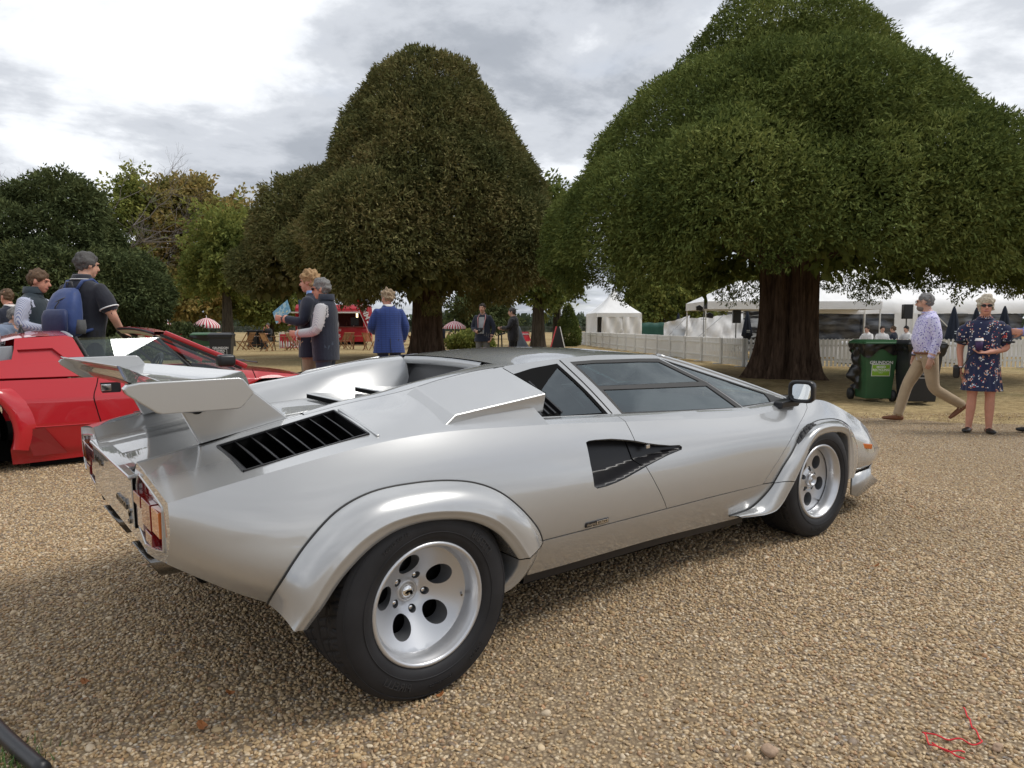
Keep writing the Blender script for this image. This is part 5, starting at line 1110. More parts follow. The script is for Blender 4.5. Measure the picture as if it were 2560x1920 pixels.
# ---- pop-up gazebo
def gazebo():
    f=29.0; r=(1760-1280)/1775*f; x,y=cw(r,f); t=empty('gazebo',(x,y,float(ground_z(x,y))),VIEWROT,label='white pop-up gazebo roof between the yew trunk and slumped tent',cat='gazebo')
    L_=7.2; D=3.2; z0=2.0; z1=2.32; zp=3.25
    mb=MB(); V=[(0,0,z0),(L_,0,z0),(L_,0,z1),(0,0,z1),(0,D,z0),(L_,D,z0),(L_,D,z1),(0,D,z1),(1.8,D/2,zp),(L_-1.8,D/2,zp)]
    mb.add(V,[(0,1,2,3),(4,7,6,5),(0,3,7,4),(1,5,6,2),(3,2,9,8),(7,8,9,6),(3,8,7),(2,6,9)]); mb.build('canopy',PVC,t,fix=False)
    for px,py in ((.05,.05),(L_/2,.05),(L_-.05,.05),(.05,D-.05),(L_-.05,D-.05)):
        mb=MB(); mb.tube([(px,py,0),(px,py,z1)],.03,8); mb.build('leg',WHITE,t)
    mb=MB(); mb.box((.02,-.012,2.16),(.14,.02,.30)); mb.build('corner_strip',mat('dark_grey_fabric',(.05,.052,.058),rough=.7),t)
    # lamp stand with two black floodlights
    t2=empty('floodlight_stand',(*cw((1757-1280)/1775*27.5,27.5),float(ground_z(*cw(7.4,27.5)))),VIEWROT,label='thin pole with two black floodlights in front of the gazebo corner',cat='lamp stand'); GY=mat('grey_steel',(.22,.22,.22),rough=.4,metal=.6)
    mb=MB(); mb.tube([(0,0,0),(0,0,2.1)],.016,8); mb.build('pole',GY,t2); mb=MB(); mb.bar((-.11,0,1.58),(.11,0,1.58),.02,.02); mb.build('cross_bar',GY,t2)
    for dx,z in ((-.16,2.0),(.24,1.72)):
        mb=MB(); mb.prism([(dx-.12,z-.08),(dx+.10,z-.11),(dx+.12,z+.03),(dx-.02,z+.12),(dx-.13,z+.07)],'y',-.08,.08); mb.build('floodlight',BLACKP,t2,bevel=.01)
    for px,f,h,lab in ((2262,27,2.15,'black speaker on a stand above the black bin'),(1838,30,2.0,'black speaker on a stand left of the yew trunk')):
        t3=empty('speaker_stand',(*cw((px-1280)/1775*f,f),float(ground_z(*cw((px-1280)/1775*f,f)))),VIEWROT,label=lab,cat='speaker'); mb=MB(); mb.tube([(0,0,0),(0,0,h-.2)],.022,8); mb.build('pole',BLACKP,t3); mb=MB(); mb.prism([(-.17,-.14),(.17,-.14),(.13,.14),(-.13,.14)],'z',h-.55,h); mb.build('cabinet',BLACKP,t3,bevel=.02)
        for a in (0,2.1,4.2):
            mb=MB(); mb.tube([(0,0,.55),(.4*math.cos(a),.4*math.sin(a),.02)],.015,6); mb.build('leg',BLACKP,t3)
gazebo()
# ---- closed navy parasols
def closed_parasol(px,f,h,lab,txt=True):
    x,y=cw((px-1280)/1775*f,f); t=empty('closed_parasol',(x,y,float(ground_z(x,y))),VIEWROT,label=lab,cat='parasol',group='closed navy parasols'); NV=mat('navy_canvas',(.012,.018,.035),rough=.75)
    mb=MB(); mb.tube([(0,0,0),(0,0,h)],.022,8); mb.build('pole',mat('pale_wood',(.5,.4,.26),rough=.6),t)
    n=32; V=[]; prof=[(.02,h),(.06,h-.12),(.12,h-.5),(.19,h-.95),(.22,h-1.15),(.15,h-1.22),(.12,h-1.35)]
    for r,z in prof:
        for j in range(n):
            a=2*math.pi*j/n; rr=r*(1+.22*math.sin(8*a)*min(1,(h-z)/.5)); V.append((rr*math.cos(a),rr*math.sin(a),z))
    F=[(i*n+j,i*n+(j+1)%n,(i+1)*n+(j+1)%n,(i+1)*n+j) for i in range(len(prof)-1) for j in range(n)]; mb=MB(); mb.add(V,F); mb.build('folded_canopy',NV,t,smooth=True,fix=False)
    mb=MB(); mb.box((-.02,-.24,h-.92),(.16,.01,.04)); mb.box((-.02,-.24,h-.99),(.16,.01,.03)); mb.build('printed_band',mat('pale_print',(.45,.5,.55),rough=.7),t,kind='stuff')
closed_parasol(1694,42,2.12,'closed navy parasol between pavilion and slumped tent'); closed_parasol(1866,33,2.05,'closed navy parasol just left of the yew trunk'); closed_parasol(2380,26,2.05,'closed navy parasol behind the man in the floral shirt'); closed_parasol(2436,24,1.95,'closed navy parasol behind the left shoulder of the woman'); closed_parasol(2506,24,2.0,'closed navy parasol behind the right shoulder of the woman')
# ---- wheelie bins
def wheelie_bin(px,f,body,lid,lab,text,textcol,platecol,rz=0.0,bag=True,grp=None,s=1.0):
    x,y=cw((px-1280)/1775*f,f); t=empty('wheelie_bin',(x,y,float(ground_z(x,y))),VIEWROT+rz,label=lab,cat='bin',group=grp,scale=s); MBODY=mat('bin_'+body[0],body[1],rough=.45,var=.08,vscale=4); MLID=mat('bin_'+lid[0],lid[1],rough=.45)
    def ring(w0,w1,d0,d1,z): return [(-w0,-d0,z),(w0,-d0,z),(w1,d1,z),(-w1,d1,z)]
    mb=MB(); R_=[ring(.215,.215,.24,.20,.05),ring(.235,.235,.28,.24,.45),ring(.27,.27,.325,.29,.92),ring(.29,.29,.345,.31,.94),ring(.29,.29,.345,.31,1.0)]
    V=[p for r in R_ for p in r]; mb.add(V,[(i*4+j,i*4+(j+1)%4,(i+1)*4+(j+1)%4,(i+1)*4+j) for i in range(4) for j in range(4)]+[(3,2,1,0)]); mb.build('body',MBODY,t,bevel=.025,seg=3)
    mb=MB(); mb.add(ring(.305,.305,.365,.33,.985)+ring(.305,.305,.365,.33,1.02)+ring(.24,.24,.26,.28,1.065),[(0,1,5,4),(1,2,6,5),(2,3,7,6),(3,0,4,7),(4,5,9,8),(5,6,10,9),(6,7,11,10),(7,4,8,11),(8,9,10,11),(3,2,1,0)]); mb.build('lid',MLID,t,bevel=.012)
    for sx in (-1,1):
        mb=MB(); mb.lathe([(0,-.03),(.10,-.03),(.105,0),(.10,.03),(0,.03)],20,np.array(Matrix.Translation((sx*.27,.24,.10))@Matrix.Rotation(math.pi/2,4,'Y'))); mb.build('bin_wheel',RUBBER,t,smooth=True)
    mb=MB(); mb.tube([(-.25,.36,.98),(.25,.36,.98)],.016,8); mb.build('handle',MLID,t)
    if bag:
        PL=mat('black_bin_liner',(.010,.010,.011),rough=.28,spec=.6); rng=np.random.default_rng(int(px)); w=Waves(int(px),.16); P=[]
        per=[(-.312,-.372),(.312,-.372),(.312,.335),(-.312,.335)]; pts=dens(per,.03); drop=Waves(int(px)+3,.5)
        for p in pts:
            row=[]; dl=.14+.05*drop(np.array([[p[0],p[1],0]]))[0]
            for v in np.linspace(0,1,7):
                z=.995-dl*v; k=1-.07*v; q=np.array((p[0]*k,p[1]*k,z)); q[:2]*=1+.022*w(q[None]*np.array((1,1,2)))[0]; row.append(q)
            P.append(row)
        P.append(P[0]); V,F=grid_mesh(np.array(P)); mesh_obj('bin_liner',V,F,PL,t,smooth=True)
        P=[]; w2=Waves(int(px)+9,.16)
        for i in range(16):
            u=i/15; row=[]
            for j in range(9):
                v=j/8; z=.93-.72*u; wd=.035+.020*w2(np.array([[0,u*1.1,.3]]))[0]; q=np.array((-.285-.02*math.sin(v*3.1)-(v)*wd*1.6,-.10+.16*v,z)); q+=.016*np.array((w2(q[None])[0],w2(q[None]+3)[0],0)); row.append(q)
            P.append(row)
        V,F=grid_mesh(np.array(P)); 
        if body[0]!='black_plastic': mesh_obj('hanging_liner',V,F,PL,t,smooth=True)
    # printed panel on the front
    TX=mat(textcol[0],textcol[1],rough=.6); dy=.045
    def fp(z): # front face y at height z
        return -np.interp(z,[.05,.45,.92],[.24,.28,.325])-.003
    def M(z,x0=0): return frame((x0,fp(z),z),(1,0,0),(0,-(.325-.28)/.47,1))
    text_obj('maker_name','GRUNDON',M(.675),.075,TX,t,extrude=.0008,bold=.001)
    if platecol:
        pm=mat(platecol[0],platecol[1],rough=.6)
        def pl(name,w,h,z,m,off):
            mb=MB(); A=M(z); mb.add([tuple(A@Vector((a,b,off))) for a,b in ((-w,-h),(w,-h),(w,h),(-w,h))],[(0,1,2,3)]); return mb.build(name,m,t,fix=False)
        pl('label_border',.155,.102,.545,TX,.0005); pl('label_panel',.147,.094,.545,pm,.0022); A=M(.545)
        l1,l2=text
        text_obj('label_text',l1,A@Matrix.Translation((0,.055,.0035)),.052,TX,t,extrude=.0006,bold=.0012); text_obj('label_text',l2,A@Matrix.Translation((0,.005,.0035)),.052,TX,t,extrude=.0006,bold=.0012); text_obj('label_text','ONLY',A@Matrix.Translation((0,-.045,.0035)),.026,TX,t,extrude=.0006)
        mb=MB(); mb.add([tuple(A@Vector((a,b,.0035))) for a,b in ((-.12,-.027),(.12,-.027),(.12,-.024),(-.12,-.024))],[(0,1,2,3)]); mb.build('label_rule',TX,t,fix=False)
    return t
GRN=('green_plastic',(.030,.095,.038)); BLK=('black_plastic',(.018,.019,.022)); OFFW=('bin_print_white',(.78,.78,.78))
wheelie_bin(2184,12.4,GRN,GRN,'green wheelie bin with lime MIXED RECYCLING label under the yew',('MIXED','RECYCLING'),OFFW,('lime_label',(.22,.42,.03)),rz=-.05)
wheelie_bin(2293,11.9,BLK,BLK,'black wheelie bin marked GENERAL WASTE behind man in floral shirt',('GENERAL','WASTE'),OFFW,('black_label',(.01,.01,.01)),rz=-.10)
wheelie_bin(556,18.6,BLK,BLK,'black wheelie bin behind the windscreen of the red car',('GENERAL','WASTE'),OFFW,('black_label',(.01,.01,.01)),rz=.25,bag=False)
wheelie_bin(514,19.2,GRN,GRN,'green wheelie bin beside the black bin behind red car',('MIXED','RECYCLING'),OFFW,('lime_label',(.22,.42,.03)),rz=.2,bag=True)
wheelie_bin(632,42,BLK,BLK,'distant black bin left of the seated man',('GENERAL','WASTE'),OFFW,None,rz=.3,bag=False); wheelie_bin(655,42.5,BLK,BLK,'distant black bin right behind the seated man',('GENERAL','WASTE'),OFFW,None,rz=.1,bag=False)
# ---- teak tables and folding chairs
TEAK=mat('teak',(.25,.125,.05),rough=.6,var=.2,vscale=9); TEAK2=mat('pale_teak',(.36,.20,.085),rough=.6,var=.2,vscale=9)
def make_chair():
    t=empty('folding_chair',(0,0,0)); 
    for sx in (-1,1):
        mb=MB(); mb.bar((sx*.21,-.22,0),(sx*.21,.30,.92),.03,.045); mb.build('back_leg',TEAK,t); mb=MB(); mb.bar((sx*.19,.26,0),(sx*.19,-.24,.46),.03,.045); mb.build('front_leg',TEAK,t)
    for k in range(5):
        mb=MB(); mb.box((0,-.20+k*.085,.45),(.40,.07,.018)); mb.build('seat_slat',TEAK,t)
    for k in range(6):
        mb=MB(); x=-.165+k*.066; mb.bar((x,.065,.50),(x,.285,.88),.045,.014,up=(1,0,0)); mb.build('back_slat',TEAK2,t)
    mb=MB(); mb.bar((-.23,.30,.91),(.23,.30,.91),.06,.03); mb.build('top_rail',TEAK2,t)
    return t
def make_table():
    t=empty('folding_table',(0,0,0))
    for k in range(8):
        mb=MB(); mb.box((0,-.33+k*.094,.73),(.80,.085,.022)); mb.build('top_slat',TEAK,t)
    for sx in (-1,1):
        mb=MB(); mb.bar((sx*.34,-.34,0),(sx*.28,.32,.72),.04,.05); mb.build('leg',TEAK,t); mb=MB(); mb.bar((sx*.30,.34,0),(sx*.24,-.32,.72),.04,.05); mb.build('leg',TEAK,t)
    mb=MB(); mb.bar((-.32,.1,.22),(.32,.1,.22),.04,.03); mb.build('stretcher',TEAK,t)
    return t
_ch=make_chair(); _tb=make_table(); _first=[True,True]
def put(kind,px,f,rz,lab):
    i=0 if kind=='c' else 1; proto=(_ch,_tb)[i]; x,y=cw((px-1280)/1775*f,f); z=float(ground_z(x,y)); o=proto if _first[i] else copy_tree(proto); _first[i]=False
    o.location=(x,y,z); o.rotation_euler=(0,0,VIEWROT+rz); tag(o,lab,('chair','table')[i],('teak folding chairs on the lawn','teak folding tables on the lawn')[i])
for a in [('c',604,37.5,-1.2,'teak folding chair nearest the black bin by the red car'),('c',622,38.5,-1.9,'teak folding chair behind the chair nearest the bin'),('t',640,40.5,.2,'teak folding table in front of the seated man'),('c',668,36.5,2.6,'teak folding chair with its back to us before seated man'),('t',700,37.5,.1,'teak folding table right of the seated man'),('c',732,38.0,1.4,'teak folding chair beside the man in white shirt'),
 ('c',862,41.0,-2.2,'teak folding chair in front of the red kiosk, left one'),('c',872,40.0,-2.5,'teak folding chair in front of the red kiosk, turned away'),('t',898,39.5,.2,'teak folding table in front of the red kiosk'),('c',922,38.0,2.8,'teak folding chair behind the man in the blue blazer'),('t',1014,40.0,.3,'teak folding table left of the bronze-green yew trunk'),('c',1030,41.0,1.8,'teak folding chair left of the bronze-green yew trunk'),
 ('c',1112,41.0,-1.3,'teak folding chair of the seated person by the yew trunk'),('t',1142,42.5,.2,'teak folding table under the umbrella right of yew'),('c',1168,43.0,1.3,'teak folding chair right of the umbrella table'),('c',488,35.0,.6,'teak folding chair left of the green bin'),('c',498,34.0,.3,'teak folding chair just behind the green bin')]: put(*a)
# ---- striped garden umbrellas
def stripe_canvas():
    m=bpy.data.materials.new('red_white_striped_canvas'); m.use_nodes=True; nt=m.node_tree; N=nt.nodes.new; L=nt.links.new; b=nt.nodes['Principled BSDF']; b.inputs['Roughness'].default_value=.8
    tc=N('ShaderNodeTexCoord'); s=N('ShaderNodeSeparateXYZ'); L(tc.outputs['Object'],s.inputs[0]); a=N('ShaderNodeMath'); a.operation='ARCTAN2'; L(s.outputs[1],a.inputs[0]); L(s.outputs[0],a.inputs[1]); m2=N('ShaderNodeMath'); m2.operation='MULTIPLY'; m2.inputs[1].default_value=24.0; L(a.outputs[0],m2.inputs[0]); sn=N('ShaderNodeMath'); sn.operation='SINE'; L(m2.outputs[0],sn.inputs[0]); g=N('ShaderNodeMath'); g.operation='GREATER_THAN'; g.inputs[1].default_value=.1; L(sn.outputs[0],g.inputs[0])
    mx=N('ShaderNodeMix'); mx.data_type='RGBA'; L(g.outputs[0],mx.inputs['Factor']); mx.inputs['A'].default_value=(.75,.68,.68,1); mx.inputs['B'].default_value=(.50,.035,.06,1); L(mx.outputs['Result'],b.inputs['Base Color']); return m
STRP=stripe_canvas()
def umbrella(px,f,rad,z0,z1,lab):
    x,y=cw((px-1280)/1775*f,f); t=empty('garden_umbrella',(x,y,float(ground_z(x,y))),.2,label=lab,cat='umbrella',group='striped garden umbrellas'); n=48; V=[]; prof=[(0,z1),(rad*.25,z1-(z1-z0)*.08),(rad*.55,z1-(z1-z0)*.32),(rad*.82,z1-(z1-z0)*.66),(rad,z0+.02),(rad*.985,z0-.10)]
    for r,z in prof:
        for j in range(n):
            a=2*math.pi*j/n; sc=1-.045*abs(math.sin(4*a))*(r/rad); V.append((r*sc*math.cos(a),r*sc*math.sin(a),z))
    F=[(i*n+j,i*n+(j+1)%n,(i+1)*n+(j+1)%n,(i+1)*n+j) for i in range(len(prof)-1) for j in range(n)]; mb=MB(); mb.add(V,F); mb.build('canopy',STRP,t,smooth=True,fix=False)
    mb=MB(); mb.tube([(0,0,0),(0,0,z1+.12)],.02,8); mb.build('pole',WHITE,t)
umbrella(396,33,.67,1.30,1.72,'striped red and white umbrella nearest the left conifer'); umbrella(519,34,.63,1.27,1.66,'striped red and white umbrella above the green bin'); umbrella(1137,42,.66,1.22,1.58,'striped pink umbrella right of the bronze-green yew trunk')
# ---- red drinks kiosk, flag, boards
REDP=mat('kiosk_red',(.42,.008,.02),rough=.35,coat=.4); WPR=mat('kiosk_print_white',(.8,.78,.78),rough=.6)
def kiosk():
    f=50.0; x,y=cw((838-1280)/1775*f,f); t=empty('drinks_kiosk',(x,y,float(ground_z(x,y))),VIEWROT,label='red drinks kiosk trailer with serving hatch under the bronze-green yew',cat='kiosk'); H=2.75; L_=2.45
    def bx(n,c,d,m,bv=.0): mb=MB(); mb.box(c,d); return mb.build(n,m,t,bevel=bv)
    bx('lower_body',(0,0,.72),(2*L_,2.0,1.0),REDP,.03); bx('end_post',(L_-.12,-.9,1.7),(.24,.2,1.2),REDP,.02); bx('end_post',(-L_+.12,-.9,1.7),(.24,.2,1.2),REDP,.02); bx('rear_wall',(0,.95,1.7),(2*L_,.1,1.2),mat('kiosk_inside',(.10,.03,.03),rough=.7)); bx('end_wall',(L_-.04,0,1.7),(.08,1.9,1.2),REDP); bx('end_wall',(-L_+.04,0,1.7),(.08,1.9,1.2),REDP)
    mb=MB(); mb.prism([(-1.02,2.28),(1.02,2.28),(1.05,2.5),(.8,2.75),(-.75,2.78),(-1.05,2.5)],'x',-L_,L_); mb.build('roof',REDP,t,bevel=.04)
    bx('awning',(0,-1.25,2.22),(2*L_+.3,.62,.09),WHITE,.01); bx('counter',(0,-1.1,1.24),(2*L_-.3,.35,.06),mat('counter_wood',(.16,.05,.04),rough=.5),.01); bx('chalk_board',(1.62,-.92,1.62),(.55,.03,.55),BLACKP); bx('lamp_tube',(1.72,-.6,2.0),(.12,.06,.42),mat('warm_lamp',(.9,.8,.5),emit=(1,.75,.4,2.0)))
    for k in range(7): 
        mb=MB(); mb.lathe([(0,0),(.05,0),(.05,.18),(.02,.24),(.02,.32),(0,.32)],10,np.array(Matrix.Translation((-1.8+k*.52,.1,1.28)))); mb.build('bottle',mat('dark_bottle' if k%2 else 'pale_jug',(.10,.03,.02) if k%2 else (.5,.45,.42),rough=.2),t,smooth=True)
    text_obj('kiosk_text',"ROCKS!",frame((.35,-1.005,1.02),(1,0,0),(0,0,1)),.20,WPR,t,extrude=.004,bold=.004); text_obj('kiosk_text',"PIMM'S",frame((.2,-1.005,.62),(1,0,0),(0,0,1)),.30,WPR,t,extrude=.004,bold=.006); text_obj('kiosk_text',"PIMM'S",frame((-.3,-1.06,2.5),(1,0,0),(0,0,1)),.24,WPR,t,extrude=.004,bold=.004)
    for sx in (-.6,.6):
        mb=MB(); mb.lathe([(0,-.08),(.28,-.08),(.30,0),(.28,.08),(0,.08)],24,np.array(Matrix.Translation((sx,-.85,.28))@Matrix.Rotation(math.pi/2,4,'X'))); mb.build('wheel',RUBBER,t,smooth=True)
    bx('skirt',(0,-.9,.16),(2*L_-.2,.02,.24),DARK)
kiosk()
def flag():
    f=47.0; x,y=cw((928-1280)/1775*f,f); t=empty('feather_flag',(x,y,float(ground_z(x,y))),VIEWROT,label='leaning red feather flag lettered in white beside the kiosk',cat='flag')
    base=np.array((.0,0,.55)); top=np.array((-1.06,0,3.02)); n=24; Lf=[];Rg=[]
    for i in range(n+1):
        u=i/n; c=base+(top-base)*u; d=(top-base)/np.linalg.norm(top-base); pr=np.array((d[2],0,-d[0])); w=.02+.78*u**.8*(1-max(0,(u-.72)/.28)**2.2*.97); cur=.18*math.sin(u*1.6)
        Lf.append(c); Rg.append(c+pr*w)
    P=np.stack([np.array(Lf)*(1-v)+np.array(Rg)*v+np.array((0,.05,0))*math.sin(v*5) for v in np.linspace(0,1,8)],1); V,F=grid_mesh(P); o=mesh_obj('sail',V,F,REDP,t,smooth=True); sd=o.modifiers.new('s','SOLIDIFY'); sd.thickness=.006
    mb=MB(); mb.tube([(0.05,0,0),tuple(base),tuple(base+(top-base)*.6),tuple(top)],.016,6); mb.build('pole',WHITE,t)
    d=(base-top)/np.linalg.norm(base-top); c=top+(base-top)*.42+np.array((.30,-.10,.12)); M=frame(tuple(c),tuple(d),(-d[2],0,d[0]) if False else (d[2]*-1,0,d[0])); text_obj('flag_lettering',"PIMM'S",M,.46,WPR,t,extrude=.004,bold=.008)
flag()
def boards():
    f=40.0; x,y=cw((1394-1280)/1775*f,f); t=empty('pavement_sign',(x,y,float(ground_z(x,y))),VIEWROT+.25,label='black triangular pavement sign with red edge beyond the car roof',cat='sign')
    mb=MB(); mb.prism([(-.42,0),(.42,0),(.10,1.28),(-.06,1.28)],'y',-.03,.03); mb.build('black_board',BLACKP,t); mb=MB(); mb.bar((-.45,-.02,0),(-.09,-.02,1.28),.09,.05); mb.build('red_edge',mat('sign_red',(.55,.06,.07),rough=.5),t); mb=MB(); mb.bar((.43,-.02,0),(.12,-.02,1.28),.03,.05); mb.build('white_edge',WHITE,t)
    for px,f,rz,lab in ((1317,46,.25,'red deckchair beyond the man in the puffer jacket'),(437,30,.3,'red deckchair under the left striped umbrella'),(418,31,.3,'red deckchair half hidden behind another under the left umbrella')):
        x,y=cw((px-1280)/1775*f,f); t=empty('deckchair',(x,y,float(ground_z(x,y))),VIEWROT+rz,label=lab,cat='deckchair',group='red deckchairs')
        P=[]
        for i in range(9):
            u=i/8; yy=-.45+.95*u; zz=.32+.62*u-.16*math.sin(math.pi*u); P.append([(-.25,yy,zz),(.25,yy,zz)])
        V,F=grid_mesh(np.array(P)); o=mesh_obj('sling',V,F,REDP,t,smooth=True)
        for sx in (-.27,.27):
            mb=MB(); mb.bar((sx,-.5,.28),(sx,.5,.98),.03,.03); mb.build('frame_bar',TEAK2,t); mb=MB(); mb.bar((sx,-.35,.5),(sx,.55,0),.03,.03); mb.build('frame_leg',TEAK2,t); mb=MB(); mb.bar((sx*.95,-.5,.28),(sx*.95,-.3,0),.03,.03); mb.build('frame_foot',TEAK2,t)
        text_obj('sling_print',"PIMM'S",frame((0,.30,.77),(1,0,0),(0,.55,.75)),.13,WPR,t,extrude=.02)
    # red and white bottle-print screen
    f=41.0; x,y=cw((724-1280)/1775*f,f); t=empty('bar_screen',(x,y,float(ground_z(x,y))),VIEWROT,label='low red and white printed screen behind the teak table',cat='screen')
    mb=MB(); mb.box((0,0,.42),(1.1,.03,.80)); mb.build('panel',mat('screen_red',(.50,.03,.05),rough=.6),t)
    for k in range(7): 
        mb=MB(); xx=-.46+k*.153; mb.prism([(xx-.05,.06),(xx+.05,.06),(xx+.045,.34),(xx+.015,.44),(xx-.015,.44),(xx-.045,.34)],'y',-.022,-.017); mb.build('bottle_print',WPR,t)
    for k in range(9):
        mb=MB(); mb.box((-.48+k*.12,0,.88),(.06,.02,.12)); mb.build('stripe_tab',WPR,t)
    for sx in (-.56,.56):
        mb=MB(); mb.box((sx,0,.45),(.05,.05,.9)); mb.build('post',WHITE,t)
boards()
# ---- iron railings beyond the lawn
def railings():
    f=150.0; mb=MB()
    for i in range(700):
        r=-95+i*.27; x,y=cw(r,f); z=float(ground_z(x,y)); mb.box((x,y,z+.75),(.05,.05,1.5))
    for zz in (.25,1.3):
        a=cw(-95,f); b=cw(94,f); z=float(ground_z(*a)); mb.bar((*a,z+zz),(*b,z+zz),.05,.06)
    mb.build('park_railings',mat('grey_green_iron',(.10,.115,.10),rough=.6),label='long iron park railings far across the lawn',cat='railings',kind='stuff',fix=False)
railings()
# ================================================================ red open-roofed sports car behind
def red_car():
    RED=mat('gloss_red_paint',(.46,.006,.014),rough=.30,coat=1.0,coat_rough=.02); CREAM=mat('cream_leather',(.62,.56,.38),rough=.55); CLR=glass_mat('clear_side_glass',(.72,.80,.78)); SG=mat('satin_silver_trim',(.36,.38,.41),rough=.35,metal=.6)
    C0=empty('open_sports_car',(-1.2,4.84,.085),label='red open-roofed sports car parked beyond the silver wing',cat='car')
    def wz(x,z): 
        base=np.interp(z,[.08,.16,.35,.56,.72,.80],[.86,.90,.94,.93,.86,.82]); nar=np.interp(x,[-.9,-.3,1.0,2.0,2.8,3.3],[-.06,0,0,-.01,-.05,-.14]); return base+nar
    top=lambda x: np.interp(x,[-.95,-.4,1.0,2.2,2.8,3.3],[.71,.715,.72,.735,.66,.50])
    bot=lambda x: np.interp(x,[-.95,-.6,.4,2.0,3.3],[.22,.12,.05,.10,.18])
    lf=lambda x,z: np.stack([x,-wz(x,z),z],-1)
    out=[(x,float(top(x))) for x in np.linspace(-.95,3.3,60)]+[(x,float(bot(x))) for x in np.linspace(3.3,-.95,40)]
    def arch(cx,R_,n=22): return [(cx+R_*math.cos(a),.31+R_*math.sin(a)) for a in np.linspace(-.35,math.pi+.35,n)]+[(cx-R_,-.1),(cx+R_,-.1)]
    hn=[(1.01,.655),(1.02,.672),(1.15,.672),(1.16,.655),(1.16,.605),(1.15,.59),(1.02,.59),(1.01,.605)]
    sp=panel_mesh('rf',out,[arch(0,.40),arch(2.45,.37),hn],.05,lf,flange=.02,bstep=.03)
    for mir in (False,True):
        b=panel_obj('body_side',sp,False,RED,C0,mirror=mir); s=-1 if mir else 1
        for ln,r in (([(1.0,.72),(.985,.66),(.955,.57),(.97,.47),(1.0,.34),(1.04,.22)],.004),([(2.28,.735),(2.30,.66),(2.32,.5),(2.25,.3)],.004)):
            P=smooth_curve(ln,16); Q=lf(P[:,0],P[:,1])*np.array((1,s,1)); mb=MB(); mb.tube(Q,r,6); mb.build('door_seam',DARK,b)
        P=np.array([(x,.345) for x in np.linspace(.45,2.0,20)]); Q=lf(P[:,0],P[:,1])*np.array((1,s,1)); mb=MB(); mb.tube(Q,.005,6); mb.build('body_crease',RED,b,smooth=True)
        # handle recess
        mb=MB(); q=lf(np.array([1.085]),np.array([.631]))[0]; mb.box((q[0],(q[1]+.03)*s,q[2]),(.15,.04,.085)); mb.build('handle_recess',BLACKP,b); mb=MB(); mb.box((q[0]-.035,(q[1]+.002)*s,q[2]),(.075,.012,.058)); mb.build('door_handle',CHROME,b,bevel=.004)
        # box flares with duct
        for cx,R_ in ((0,.40),(2.45,.37)):
            A=np.linspace(-.30,math.pi+.30,60); rows=[]
            for a in A:
                c,sn=math.cos(a),math.sin(a); row=[(cx+R_*c,-s*.86,.31+R_*sn)]
                for dr,w in ((0,.980),(.006,.987),(.045,.987),(.055,.983),(.10,.962),(.15,.948)):
                    x=cx+(R_+dr*1.05)*c; z=min(.31+(R_+dr*.75)*sn,.66+.0*dr); row.append((x,-s*max(w,float(wz(x,z))+.002) if dr<.14 else -s*(float(wz(x,z))-.004),z))
                rows.append(row)
            V,F=grid_mesh(np.array(rows)); mesh_obj('wheel_flare',V,F if s<0 else F[:,::-1],RED,b,smooth=True)
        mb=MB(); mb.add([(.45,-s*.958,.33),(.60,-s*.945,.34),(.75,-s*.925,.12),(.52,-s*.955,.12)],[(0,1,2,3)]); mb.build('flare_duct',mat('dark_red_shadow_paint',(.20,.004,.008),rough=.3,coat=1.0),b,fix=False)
        mb=MB(); mb.prism([(-.4+.9,.02),(2.0,.04),(2.0,.10),(.5,.09)],'y',-s*.80,-s*.84); mb.build('sill_skirt',DARK,b)
    # decks
    def deck(name,x0,x1,zf,wf,m,n=20):
        P=[]
        for x in np.linspace(x0,x1,n): P.append([(x,-wf(x)*a,zf(x)+.03*(1-a*a)) for a in np.linspace(-1,1,15)])
        V,F=grid_mesh(np.array(P)); return mesh_obj(name,V,F,m,C0,smooth=True)
    wt=lambda x: float(wz(x,top(x)))
    deck('hood',2.05,3.3,lambda x: float(top(x)),wt,RED); deck('rear_deck',-.95,.30,lambda x: float(top(x))+.02,wt,SG)
    V,F=grid_mesh(np.array([[(3.3,-wt(3.3)*a,.50+.03*(1-a*a)),(3.34,-wt(3.3)*a,.40),(3.3,-wt(3.3)*a,.18)] for a in np.linspace(-1,1,9)])); mesh_obj('nose',V,F,RED,C0)
    V,F=grid_mesh(np.array([[(-.95,-wt(-.9)*a,.72),(-.97,-wt(-.9)*a,.45),(-.95,-wt(-.9)*a,.2)] for a in np.linspace(-1,1,9)])); mesh_obj('tail',V,F,BLACKP,C0)
    # sail panels and roll hoop
    sw=lambda x,z: np.interp(z,[.70,1.08],[.865,.66]); ls=lambda x,z: np.stack([x,-sw(x,z),z],-1)
    SAIL=[(-.60,.715),(.30,.735),(.985,.735),(.93,.86),(.885,.97),(.85,1.05),(.80,1.066),(.45,1.045),(.44,.96),(.42,.88),(-.2,.80)]
    REC=[(.46,.955),(.70,.965),(.80,.865),(.50,.84)]
    sp=panel_mesh('sail',SAIL,[REC],.05,ls,flange=.02); rc=panel_mesh('rec',REC,[],.05,lambda x,z: np.stack([x,-(sw(x,z)-.028-.0*x),z],-1),flange=0)
